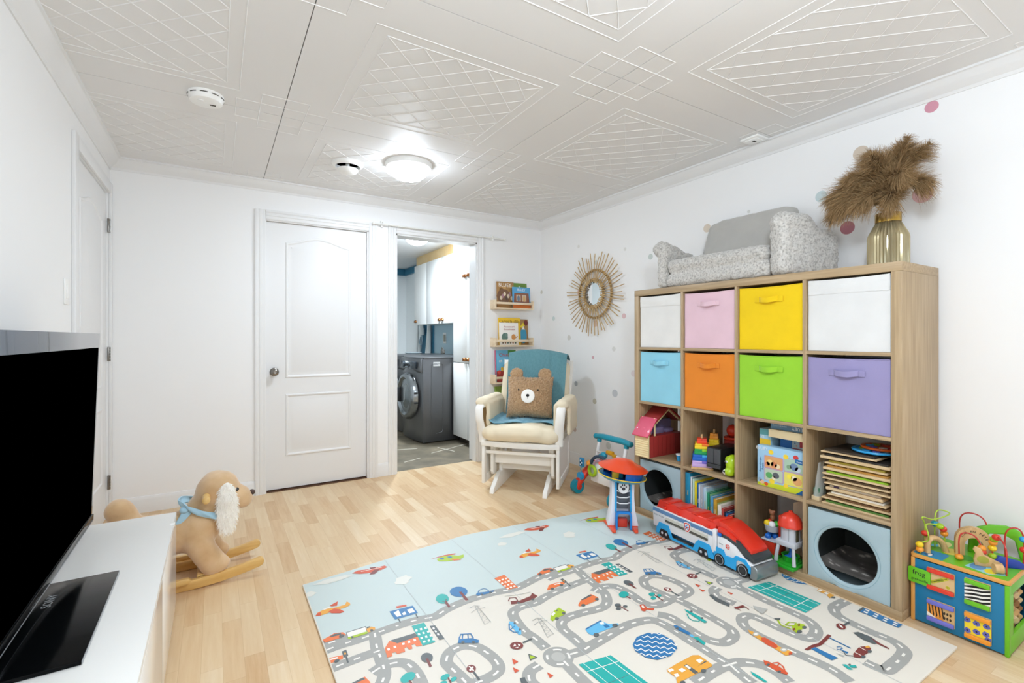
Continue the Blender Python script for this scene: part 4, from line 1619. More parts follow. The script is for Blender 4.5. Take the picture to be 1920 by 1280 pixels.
RED, DRED, TEALP, BLUEP = PL_('red', 'D63A26'), PL_('brick', '9C2F2C', 0.5), PL_('teal', '1E93AE'), PL_('blue', '1668C4')
LIME, YEL, ORG, BLK, GREY = PL_('lime', '9DBE1E'), PL_('yellow', 'E7C51E'), PL_('orange', 'E2641F'), PL_('black', '191A1C', 0.4), PL_('grey', '8E9499')
WHT, LGREY, GRN, PINK, LAV = PL_('white', 'EDEDEE'), PL_('light_grey', 'C2C5CC'), PL_('green', '28A12C'), PL_('pink', 'D4526F', 0.5), PL_('lavender', '8A7FA8', 0.5)
CREAMP, SKY, AMB = PL_('cream', 'EBDCA9', 0.5), PL_('sky', '2F9FDD'), PL_('amber', 'E8962E')
BEECH = ramp_mat('beech', [(0.3, 'C29A66'), (0.6, 'D3AE7B'), (0.8, 'DEBF92')], 0.42, 16.0, (4, 4, 0.6))
Z2, Z3 = cz(2) + 0.0006, cz(3) + 0.0006

# dollhouse
hx, hy = -0.47, -1.745
dh = thing('dollhouse', 'red and cream toy house with a pink porch roof in the cube shelf', 'dollhouse', (hx, hy, Z2))
m = MB().box(0.012, 0.335, -0.105, 0.0, 0.0, 0.135, DRED, 0.003)
for k in range(1, 8):
    m.box(0.012 + k * 0.04, 0.014 + k * 0.04, -0.1062, -0.1048, 0.01, 0.125, M('brick_groove', '7A2322', 0.6))
part('base', m, dh)
m = MB().box(-0.0, 0.0115, -0.108, 0.0, 0.0, 0.145, CREAMP, 0.002)
for k in range(10):
    m.prism([(-0.0045, 0.006 + k * 0.0138), (0.0, 0.006 + k * 0.0138), (0.0, 0.0185 + k * 0.0138)], -0.107, -0.001, CREAMP, 'y')
part('siding_wall', m, dh)
m = MB().prism([(-0.022, 0.140), (0.066, 0.25), (0.066, 0.242), (-0.018, 0.133)], -0.122, 0.012, PINK, 'y', 0.002)
part('porch_roof', m, dh, 'pink sloping porch roof')
for yy in (-0.105, -0.006):
    part('post', MB().box(0.062, 0.071, yy, yy + 0.008, 0.135, 0.25, CREAMP, 0.001), dh)
m = MB().box(0.09, 0.33, -0.008, -0.002, 0.135, 0.215, LAV)
m.box(0.11, 0.20, -0.06, -0.02, 0.1352, 0.175, LAV, 0.006).box(0.22, 0.29, -0.06, -0.02, 0.1352, 0.16, LAV, 0.006)
part('furniture', m, dh)
m = MB().prism([(0.052, 0.222), (0.19, 0.318), (0.33, 0.215), (0.33, 0.205), (0.19, 0.306), (0.052, 0.212)], -0.115, 0.012, DRED, 'y', 0.002)
part('gable_roof', m, dh, 'dark red gable roof')
m = MB().prism([(0.075, 0.222), (0.19, 0.302), (0.305, 0.222), (0.305, 0.21), (0.19, 0.288), (0.075, 0.21)], -0.106, -0.100, CREAMP, 'y')
part('gable_trim', m, dh)
m = MB().ell((0.03, -0.09, 0.15), (0.009, 0.009, 0.012), AMB, 10, 8).ell((0.05, -0.075, 0.157), (0.014, 0.012, 0.022), LAV, 12, 8)
part('porch_toys', m, dh)
for q, (c1, lab) in enumerate(((SKY, 'tiny blue toy pail'), (PINK, 'tiny pink toy pail'))):
    m = MB().lathe([(0, 0), (0.014, 0), (0.020, 0.040), (0.022, 0.040), (0.022, 0.043), (0.018, 0.043), (0.013, 0.003), (0, 0.003)], c1, 20)
    m.lathe([(0.0222, 0.037), (0.0226, 0.0432), (0.0195, 0.0434)], WHT, 20)
    solo('toy_pail', m, lab + ' beside the toy house', 'pail', (-0.345, -1.992 - 0.047 * q, Z2), 0, 'tiny pails beside the toy house')


# stacking towers
def stacker(loc, rz, label, layers, scale=1.0):
    t = thing('stacking_toy', label, 'stacking toy', loc, rz)
    part('base', MB().box(-0.06 * scale, 0.06 * scale, -0.06 * scale, 0.06 * scale, 0, 0.012, BEECH, 0.002), t)
    z = 0.0125
    for w, h_, ca, cb in layers:
        w *= scale
        m = MB().box(-w, w * 0.15, -w, w, z, z + h_ * 0.55, ca, 0.0015).box(w * 0.15 + 0.0003, w, -w, w, z, z + h_ * 0.55, cb, 0.0015)
        m.box(-w * 0.94, w * 0.94, -w * 0.94, 0, z + h_ * 0.55, z + h_ - 0.0005, cb, 0.0015).box(-w * 0.94, w * 0.94, 0.0004, w * 0.94, z + h_ * 0.55, z + h_ - 0.0005, ca, 0.0015)
        part('layer', m, t)
        z += h_
    part('peg', MB().cyl((0, 0, z), (0, 0, z + 0.022), 0.0065, BEECH, n=14), t)
    return t


W1, W2, W3, W4, W5, W6, W7, W8 = (PL_('lilac', 'C3A6DA', .45), PL_('violet', '6F62C4', .45), PL_('royal', '0F62C0', .45), PL_('azure', '38A6DE', .45), PL_('leaf', '129A4E', .45), PL_('spring', '8CD22A', .45), PL_('sun', 'F0CE22', .45), PL_('tang', 'EE7A1E', .45))
stacker((-0.352, -2.158, Z2), math.radians(38), 'rainbow wooden stacking tower at the front of the cube', [(0.055, 0.036, W1, W2), (0.052, 0.034, W3, W4), (0.042, 0.032, W5, W6), (0.040, 0.030, W7, W8), (0.028, 0.028, PL_('verm', 'E8431F', .45), RED)])
stacker((-0.225, -2.150, Z2), math.radians(30), 'orange and yellow stacking tower behind the rainbow one', [(0.046, 0.05, W5, W3), (0.044, 0.05, W6, W5), (0.034, 0.04, W7, W7), (0.028, 0.035, AMB, AMB)], 0.85)
m = MB().lathe([(0, 0), (0.05, 0), (0.05, 0.15), (0.04, 0.158), (0.02, 0.162), (0.02, 0.168)], DRED, 28)
m.ell((0, 0, 0.205), (0.037, 0.037, 0.038), RED, 24, 14)
m.tube([(0.044 * math.cos(2 * PI * k / 28), 0.044 * math.sin(2 * PI * k / 28), 0.162) for k in range(28)], 0.009, RED, 8, closed=True)
solo('ball_toy', m, 'red ball on a red drum at the back of the stacking toy cube', 'toy', (-0.15, -2.225, Z2))

# black toy truck
t = thing('toy_truck', 'black box toy truck beside the rainbow stacking tower', 'toy truck', (-0.385, -2.262, Z2))
m = MB().box(0.0, 0.29, -0.045, 0.045, 0.022, 0.138, BLK, 0.004)
part('cargo_box', m, t)
m = MB().box(-0.004, 0.0005, -0.042, -0.002, 0.05, 0.132, M('truck_door_grey', '4A4D50', 0.45), 0.002).box(-0.004, 0.0005, 0.001, 0.042, 0.05, 0.132, M('truck_door_grey', '4A4D50', 0.45), 0.002)
m.box(-0.006, 0.0005, -0.045, 0.045, 0.024, 0.046, M('truck_bumper', '3A3C3E', 0.45), 0.002)
part('rear_doors', m, t)
for x in (0.05, 0.22):
    for s in (-1, 1):
        m = MB().cyl((x, s * 0.036, 0.0195), (x, s * 0.05, 0.0195), 0.0195, BLK, n=20).cyl((x, s * 0.0495, 0.0195), (x, s * 0.0505, 0.0195), 0.009, GREY, n=14)
        part('wheel', m, t)
# lime animal toy
t = thing('lime_animal_toy', 'lime green animal head toy in front of the black toy truck', 'toy', (-0.374, -2.372, Z2))
DLIME = PL_('dino', 'A8C91C', 0.28)
m = MB().blob([('e', (0, 0, 0.07), (0.042, 0.034, 0.052)), ('e', (-0.012, 0.006, 0.028), (0.040, 0.030, 0.026)), ('e', (-0.006, 0.026, 0.09), (0.02, 0.012, 0.02)), ('e', (0.0, 0.032, 0.06), (0.016, 0.01, 0.014))], DLIME, 0.005, 5)
part('head', m, t, ang=180)
m = MB().ell((-0.03, 0.022, 0.026), (0.020, 0.015, 0.015), WHT, 16, 10).ell((-0.045, 0.021, 0.03), (0.007, 0.008, 0.006), BLK, 12, 8)
m.ell((-0.036, 0.014, 0.083), (0.008, 0.009, 0.007), WHT, 12, 8).ell((-0.042, 0.014, 0.083), (0.004, 0.005, 0.004), BLK, 10, 6)
part('eyes', m, t)

# ---------------------------------------------------------------- boxed games and puzzles
XF = Matrix(((0, 0, -1, 0), (-1, 0, 0, 0), (0, 1, 0, 0), (0, 0, 0, 1)))      # text facing -x: local x -> -y, local y -> z


def gp_poly(m, x, pts, col, d):
    """print on a face looking -x; pts in (y, z)"""
    m.prism(pts, x - d, x, M('print_' + col, col, 0.4), 'x')


t = thing('puzzle_box', 'light blue puzzle box standing upright at the front of its cube', 'puzzle box', (-0.385, -2.637, Z2))
Y1, Y0, HH = 0.117, -0.117, 0.207
part('box', MB().box(0, 0.052, Y0, Y1, 0, HH, M('puzzle_blue', '9CC6E2', 0.35), 0.001), t)
m = MB()
gp_poly(m, 0, [(Y1 - .001, .001), (Y0 + .001, .001), (Y0 + .001, .035), (Y1 - .07, .022), (Y1 - .001, .016)], 'C9D22E', .0003)
gp_poly(m, 0, [(Y0 + .04, .001), (Y0 + .001, .001), (Y0 + .001, .03)], '1D5E9E', .0005)
for (a, b, c, d), col in (((.078, -.014, .100, .158), 'D9A06A'), ((-.022, -.116, .105, .165), 'A7C4AE'), ((.078, -.014, .036, .094), 'B8C7B0'), ((-.022, -.116, .036, .098), 'E0D56A')):
    gp_poly(m, 0, rrect(b - .003, a + .003, c - .003, d + .003, .006, 3), 'B793B4', .0004)
    gp_poly(m, 0, rrect(b, a, c, d, .005, 3), col, .0006)
for yy, zz, a, col in ((.05, .125, .018, 'E8C98A'), (.03, .12, .016, 'C97F58'), (.012, .115, .013, 'E8D3AE'), (.062, .118, .012, 'C2785A'), (.055, .062, .017, '58A25E'), (.02, .067, .017, '5B5F66'), (.03, .052, .010, 'EADFC4'), (-.07, .130, .020, '6E86A8'), (-.088, .12, .014, 'C8D6E4'), (-.045, .125, .012, '7FA07E'), (-.085, .062, .022, 'DDA46A'), (-.07, .075, .014, 'F0E2C4'), (-.048, .078, .013, 'F0E04A'), (.045, .180, .013, 'F0CF3A'), (-.03, .172, .013, 'F0CF3A'), (.04, .033, .014, 'F0CF3A'), (-.03, .028, .012, 'F0CF3A'), (.104, .03, .010, '8FA6BC'), (.092, .02, .012, 'E3B896'), (.07, .014, .010, 'D4552F')):
    gp_poly(m, 0, oval(yy, zz, a, a * .9), col, .0008)
gp_poly(m, 0, oval(-.078, .178, .013, .011), 'CF3B3B', .0008)
gp_poly(m, 0, [(-.075, .152), (-.116, .146), (-.116, .166), (-.075, .172)], '1D6AA8', .0009)
m.text('BLUEY', 0.022, WHT, Matrix.Translation((-0.0009, .092, .192)) @ XF, 0.0002)
m.text('Puzzle', 0.010, WHT, Matrix.Translation((-0.0012, -.095, .159)) @ XF, 0.0002)
m.text('Ravensburger', 0.014, M('print_navy', '2F5E8E', 0.4), Matrix.Translation((-0.0009, .102, .108)) @ XF @ Matrix.Rotation(PI / 2, 4, 'Z'), 0.0002)
m.text('Puzzle', 0.014, M('print_navy', '2F5E8E', 0.4), Matrix.Translation((-0.0009, .088, .100)) @ XF @ Matrix.Rotation(PI / 2, 4, 'Z'), 0.0002)
part('cover_print', m, t)

t = thing('puzzle_box', 'tall yellow and blue game box behind the left edge of the light blue puzzle', 'game box', (-0.345, -2.537, Z2))
part('box', MB().box(0, 0.22, -0.03, 0.03, 0, 0.286, M('game_sky', '9FC6D8', 0.4), 0.001), t)
m = MB()
for z0_, z1_, col in ((.255, .284, '5FA3A8'), (.20, .235, 'E3BA2C'), (.185, .2, 'D9A62A'), (.10, .16, '8E3B3A'), (.04, .1, 'B5824E'), (.001, .04, '27406F')):
    gp_poly(m, 0, [(.029, z0_), (-.029, z0_), (-.029, z1_), (.029, z1_)], col, .0004)
m.text('25', 0.02, WHT, Matrix.Translation((-0.0008, .012, .245)) @ XF, 0.0002)
part('cover_print', m, t)
t = thing('puzzle_box', 'deep blue game box behind the light blue puzzle', 'game box', (-0.31, -2.625, Z2))
part('box', MB().box(0, 0.25, -0.028, 0.028, 0, 0.255, M('game_blue', '1E62A4', 0.4), 0.001), t)
t = thing('puzzle_box', 'patterned grey game box with a red badge behind the light blue puzzle', 'game box', (-0.31, -2.706, Z2))
part('box', MB().box(0, 0.25, -0.05, 0.05, 0, 0.255, M('game_grey', '9FB0B8', 0.4), 0.001), t)
m = MB()
gp_poly(m, 0, [(.012, .215), (-.012, .215), (-.012, .243), (.012, .243)], 'B5343A', .0005)
for q in range(12):
    gp_poly(m, 0, oval(-.04 + .0075 * q, .22 + .012 * (q % 3), .0035, .0035), ['D97F4A', '4F6F94', 'E8D9A8'][q % 3], .0003)
gp_poly(m, 0, [(.049, .19), (-.049, .19), (-.049, .207), (.049, .207)], '8E3B3A', .0004)
part('cover_print', m, t)
t = thing('puzzle_box', 'cream cardboard tray box under the topmost blue box', 'game box', (-0.375, -2.668, Z2 + 0.256))
part('box', MB().box(0, 0.28, -0.095, 0.095, 0, 0.040, M('game_cream', 'D9C79E', 0.6), 0.0015), t)
t = thing('puzzle_box', 'dusty blue box lying topmost with upside-down white lettering', 'game box', (-0.36, -2.66, Z2 + 0.297))
part('box', MB().box(0, 0.25, -0.085, 0.085, 0, 0.033, M('game_dusty', '5F86A2', 0.45), 0.001), t)
m = MB().text('BLUEY', 0.023, WHT, Matrix.Translation((-0.0006, -.055, .016)) @ XF @ Matrix.Rotation(PI, 4, 'Z'), 0.0002)
m.text('MEMORY GAME', 0.010, M('print_pale', 'C3D3DF', .5), Matrix.Translation((-0.0006, .038, .02)) @ XF @ Matrix.Rotation(PI, 4, 'Z'), 0.0002)
part('cover_print', m, t)

# ---------------------------------------------------------------- stack of wooden puzzle trays
PLY = ramp_mat('plywood', [(0.3, 'BFA37B'), (0.6, 'D2B88F'), (0.8, 'DCC6A2')], 0.55, 18.0, (4, 0.6, 4))
tray_spec = [  # thickness, picture colour, y inset left, y inset right, x offset, label
    (.006, '4E7A32', .000, .000, .000, 'lowest tray with a green picture'),
    (.006, '7A5A38', -.004, .000, .004, 'tray with a brown picture, second from the bottom'),
    (.007, 'E9E7DE', .022, .018, .004, 'white-edged tray low in the stack'),
    (.012, 'D9D2C6', .014, .030, .006, 'thick pale tray with a purple picture and white knob'),
    (.006, '8E7A5C', .010, .000, -.002, 'plain tray above the thick pale one'),
    (.006, '5C4A33', .004, .000, -.002, 'dark-pictured tray in the middle of the stack'),
    (.007, '8FC02A', .004, .000, -.004, 'tray with a lime green picture'),
    (.011, 'B98A3C', .006, .000, -.002, 'honey-coloured tray with small pegs'),
    (.007, 'A89A38', .012, .012, .000, 'tray with an olive picture near the top'),
    (.012, '2A2622', -.006, .000, -.002, 'thick tray with a black picture near the top'),
    (.006, '3E352C', -.006, .050, .002, 'thin tray under the blue round puzzle')]
z = Z2
yy1, yy0 = -2.840, -3.108
for i, (th_, col, l, r_, dx, lab) in enumerate(tray_spec):
    t = thing('puzzle_tray', lab + ' of wooden puzzles', 'puzzle', (-0.402 + dx, (yy1 + yy0) / 2, z), 0, 'wooden puzzle trays')
    h2 = (yy1 - yy0) / 2
    part('tray', MB().box(0, 0.24, -h2 + r_, h2 - l, 0, th_, PLY, 0.002), t)
    pcm = MB().box(0.012, 0.228, -h2 + r_ + 0.012, h2 - l - 0.012, th_, th_ + 0.009, M('pic_' + col, col, 0.5), 0.002)
    if i == 3:
        pcm.lathe([(0, 0), (0.035, 0), (0.035, 0.0095), (0, 0.0095)], M('pic_purple', '4A3A5C', .5), 24, T(0.045, 0.08, th_))
    part('picture', pcm, t)
    if i in (3, 7):
        for q in range(2 if i == 7 else 1):
            part('knob', MB().cyl((0.02, 0.08 - 0.05 * q, th_ + 0.0085), (0.02, 0.08 - 0.05 * q, th_ + 0.0145), 0.006, WHT if i == 3 else BEECH, n=12), t)
    z += th_ + 0.0155
for k, (cc, yc, xx, zz, rr, lab) in enumerate(((SKY, -3.010, -0.285, 0.0, .088, 'round blue puzzle on top of the tray stack'), (ORG, -3.026, -0.262, 0.013, .078, 'round orange puzzle on top of the blue round puzzle'))):
    t = thing('round_puzzle', lab, 'puzzle', (xx, yc, z + zz), 0, 'round puzzles on the tray stack')
    m = MB().lathe([(0, 0), (rr, 0), (rr + .002, .004), (rr, .009), (rr - .012, .010), (rr - .013, .006), (0, .006)], cc, 48)
    part('disc', m, t)
    m = MB()
    for q in range(7):
        a = 2 * PI * q / 7
        m.lathe([(0, .006), (.016, .006), (.016, .011), (0, .011)], [YEL, RED, LIME, SKY, W2, WHT, PINK][(q + k) % 7], 10, T(.045 * math.cos(a), .045 * math.sin(a), 0))
    part('picture_pieces', m, t)
# see-through bag leaning beside the trays
BAG = M('clear_film', 'E8ECEA', 0.12, alpha=0.33, spec=0.8)
t = thing('plastic_bag', 'crumpled clear plastic bag left of the wooden puzzle trays', 'bag', (-0.36, -2.812, Z2))


def bagf(u, v):
    a = 2 * PI * u
    w = 0.021 * (1 - 0.75 * v) + 0.004 * noise.noise(Vector((u * 9, v * 5, 2)))
    return (0.045 * math.cos(a) * (1 - .5 * v), w * math.sin(a) - 0.006 * v, 0.022 + 0.155 * v + 0.006 * noise.noise(Vector((u * 6, v * 6, 7))))


part('film', MB().grid(bagf, 28, 14, BAG), t, ang=20)
part('contents', MB().box(-0.04, 0.04, -0.016, 0.018, 0.0, 0.022, M('bag_card', 'CBB894', 0.6), 0.002).box(-0.036, 0.036, -0.014, 0.014, 0.0225, 0.06, M('bag_green', '3E6B52', 0.5), 0.006), t)

# ---------------------------------------------------------------- books in the bottom row
BK = [('1E86AD', .034, .312, .30, 'thick teal blue book at the left end'), ('DDE5E6', .010, .292, .27, 'thin white-edged book right of the thick teal one'), ('5E7F8C', .008, .288, .26, 'thin slate book beside the white-edged one'),
      ('B9D9CC', .011, .284, .25, 'pale mint book'), ('E4D024', .014, .274, .22, 'bright yellow book'), ('1F5F9E', .016, .266, .2, 'royal blue book right of the yellow one'),
      ('C6D3DC', .010, .262, .22, 'thin ice grey book'), ('A9AFB6', .016, .256, .2, 'silver grey book'), ('B3CFE0', .020, .252, .2, 'pale blue book with white lettering'),
      ('9ED0CB', .009, .236, .2, 'thin aqua book'), ('1C8C66', .014, .230, .2, 'emerald green book'), ('7FB37F', .009, .224, .2, 'thin leaf green book'), ('4E96BE', .017, .216, .2, 'mid blue book with a yellow top'),
      ('C79A32', .022, .206, .22, 'thick amber book'), ('97A860', .008, .188, .2, 'thin olive book'), ('E7E2D6', .022, .182, .2, 'cream book with black lettering'), ('B8473E', .014, .168, .2, 'brick red book'),
      ('22304A', .014, .152, .18, 'dark navy book'), ('2D6FA8', .010, .148, .18, 'small blue book'), ('BB3B34', .016, .142, .18, 'small red book at the right end')]
y = cy(1) - 0.003
for k, (col, w, hgt, dp, lab) in enumerate(BK):
    t = thing('book', lab + ' of the bottom-shelf row', 'book', (-0.405 + 0.004 * (k % 3), y - w / 2, Z3), 0, 'books on the bottom shelf')
    cm = M('cover_' + col, col, 0.4)
    w_ = w - 0.0008
    hgt = min(hgt, 0.325)
    m = MB().box(0, 0.002, -w_ / 2, w_ / 2, 0, hgt, cm, 0.0006)
    m.box(0.002, dp, -w_ / 2, -w_ / 2 + 0.0015, 0, hgt, cm).box(0.002, dp, w_ / 2 - 0.0015, w_ / 2, 0, hgt, cm)
    part('cover', m, t)
    part('pages', MB().box(0.0022, dp - 0.003, -w_ / 2 + 0.0016, w_ / 2 - 0.0016, 0.002, hgt - 0.004, PAGE), t)
    if w > 0.013:
        m = MB()
        wc = WHT if k % 2 else YEL
        if k == 15:
            wc = BLK
        m.text(['TALES', 'ANIMAUX', 'MON LIVRE', 'CONTES', 'HEY'][k % 5], min(0.011, w * 0.6), wc, Matrix.Translation((-0.0005, 0, hgt * 0.62)) @ XF @ Matrix.Rotation(-PI / 2, 4, 'Z'), 0.0002)
        part('spine_print', m, t)
    y -= w

# ---------------------------------------------------------------- playsets standing in the third bottom cube
t = thing('silo_playset', 'toy grain silo with a red dome on a green base', 'toy', (-0.385, -2.690, Z3))
part('base', MB().prism(rrect(-0.075, 0.075, -0.052, 0.052, 0.01, 3), 0, 0.014, GRN, 'z', 0.003).box(-0.06, 0.06, -0.04, 0.04, 0.014, 0.018, GRN, 0.002), t)
m = MB().lathe([(0, 0.0182), (0.034, 0.0182), (0.038, 0.046), (0.040, 0.048), (0.036, 0.048), (0.032, 0.022), (0, 0.022)], GRN, 28)
part('tub', m, t)
m = MB().lathe([(0.029, 0.036), (0.012, 0.045), (0.006, 0.06), (0.006, 0.078), (0.014, 0.092), (0.002, 0.092), (0.002, 0.06), (0.02, 0.036)], BLUEP, 22)
part('hopper', m, t)
for sx_ in (-1, 1):
    for sy_ in (-1, 1):
        m = MB().tube([(sx_ * 0.052, sy_ * 0.044, 0.018), (sx_ * 0.05, sy_ * 0.042, 0.05), (sx_ * 0.043, sy_ * 0.036, 0.10)], [0.0095, 0.0085, 0.0075], LGREY, 6)
        part('leg', m, t)
part('platform', MB().box(-0.052, 0.052, -0.047, 0.047, 0.098, 0.124, LGREY, 0.004), t)
m = MB().lathe([(0, 0.124), (0.042, 0.124), (0.042, 0.196), (0, 0.196)], LGREY, 32)
for k in range(6):
    a = 2 * PI * k / 6 + .3
    m.cyl((0.042 * math.cos(a), 0.042 * math.sin(a), 0.125), (0.042 * math.cos(a), 0.042 * math.sin(a), 0.195), 0.0014, GREY, n=6)
part('silo_body', m, t)
part('silo_sticker', MB().box(-0.030, -0.006, -0.0435, -0.0405, 0.128, 0.186, M('sticker_dark', '4A4632', .5), 0.001), t)
m = MB().lathe([(0.050, 0.188), (0.056, 0.190), (0.056, 0.198), (0.052, 0.204), (0.049, 0.218), (0.042, 0.233), (0.030, 0.246), (0.015, 0.254), (0.010, 0.258), (0.009, 0.263), (0, 0.264)], RED, 36)
part('dome', m, t, 'red domed roof')
t = thing('ball_run_playset', 'red and white toy basket stand with coloured balls left of the toy silo', 'toy', (-0.362, -2.580, Z3))
part('base', MB().prism(rrect(-0.05, 0.06, -0.05, 0.045, 0.008, 3), 0, 0.014, GRN, 'z', 0.003), t)
part('lower_basket', MB().box(-0.03, 0.05, -0.036, 0.034, 0.014, 0.082, RED, 0.006).box(-0.034, 0.052, -0.038, 0.036, 0.078, 0.085, LGREY, 0.003), t)
part('tower', MB().box(0.0, 0.05, -0.048, -0.036, 0.014, 0.215, RED, 0.004), t)
for q, (a, b, c) in enumerate(((-.01, .012, .094), (.016, -.012, .096), (.02, .018, .094))):
    part('blue_ball', MB().ell((a, b, c), .015, BLUEP, 14, 10), t)
part('upper_basket', MB().lathe([(0, .122), (.030, .122), (.036, .150), (.038, .155), (.034, .155), (.028, .126), (0, .126)], LGREY, 24, T(.008, 0, 0)), t)
for (a, b), c in (((-.012, .016), YEL), ((-.014, -.010), WHT), ((.01, -.02), GRN), ((.014, .014), RED)):
    part('toy_ball', MB().ell((a + .004, b, .160), .0165, c, 14, 10), t)
m = MB().blob([('e', (0.012, 0.0, .190), (.012, .012, .018)), ('e', (0.008, 0.0, .214), (.013, .013, .013)), ('e', (0.006, .011, .224), (.006, .006, .006)), ('e', (0.006, -.011, .224), (.006, .006, .006))], PL_('toy_brown', '8E5A3C', .6), 0.003, 3)
part('bear_figure', m, t, ang=180)
m = MB().prism([(-0.04, 0), (0.045, 0), (0.045, 0.26), (0.02, 0.275), (0.02, 0.30), (-0.04, 0.30)], -0.05, 0.05, M('carton_cream', 'D8C8AE', 0.65), 'x', 0.002)
m.v = [Vector((v.x, v.y, v.z)) for v in m.v]
solo('carton', m, 'cream cardboard carton standing behind the toy silo', 'carton', (-0.20, -2.675, Z3))
MAIN=[(0,557),(53,552),(123,555),(188,551),(266,547),(351,551),(423,565),(481,545),(567,528),(649,527),(729,534),(807,551),(872,544),(963,524),(1050,518),(1131,524)]
ROADS=[(48,0,[(0,557),(53,552),(123,555),(188,551),(266,547),(351,551),(423,565),(481,545),(567,528),(649,527),(729,534),(807,551),(872,544),(963,524),(1050,518),(1131,524)]),(46,0,[(1178,547),(1160,642),(1154,722),(1140,798),(1097,858),(1045,876),(958,862),(889,857),(840,873),(820,914),(821,977),(816,1055)]),(46,0,[(113,764),(150,752),(198,756),(231,785),(241,847),(238,900),(234,920),(248,971),(295,990),(391,984)]),(46,1,[(1348,842),(1382,802),(1435,796),(1475,829),(1494,887),(1497,947),(1475,984),(1420,994),(1367,985),(1357,939),(1347,877)]),(46,0,[(1165,661),(1083,663),(998,669),(904,681),(832,699),(766,691),(713,709),(692,765),(683,840),(691,896),(695,971)]),(46,0,[(748,1043),(801,1050),(838,1045),(905,1038),(987,1028),(1065,1024),(1132,1036),(1165,1053),(1179,1087),(1184,1144),(1183,1209),(1186,1269),(1185,1327),(1187,1375),(1178,1428),(1172,1472)]),(46,0,[(1702,1059),(1696,1195),(1702,1311),(1699,1385),(1661,1432),(1598,1450),(1565,1429),(1550,1366),(1544,1286),(1530,1241),(1490,1233),(1446,1267),(1434,1318),(1438,1381),(1447,1448),(1460,1514),(1468,1578),(1454,1640)]),(46,0,[(1617,1030),(1578,1037),(1552,1061),(1545,1096),(1558,1154)]),(46,0,[(1374,1000),(1380,1042),(1382,1106),(1384,1167),(1383,1222),(1374,1265),(1337,1290),(1283,1291),(1252,1262),(1242,1221),(1241,1153),(1243,1078),(1215,1034)]),(46,0,[(1190,1378),(1146,1370),(1081,1370),(1009,1373)]),(46,0,[(1190,1378),(1221,1385),(1249,1401),(1282,1436),(1292,1482),(1280,1536)]),(46,0,[(1190,1378),(1180,1419),(1168,1473)]),(46,0,[(2005,1394),(1935,1390),(1888,1393),(1849,1416),(1832,1450),(1828,1490),(1827,1551),(1834,1607),(1823,1644),(1795,1669),(1741,1678),(1667,1679),(1624,1677),(1614,1662),(1610,1641),(1609,1619)])]
RING=(704,1031)
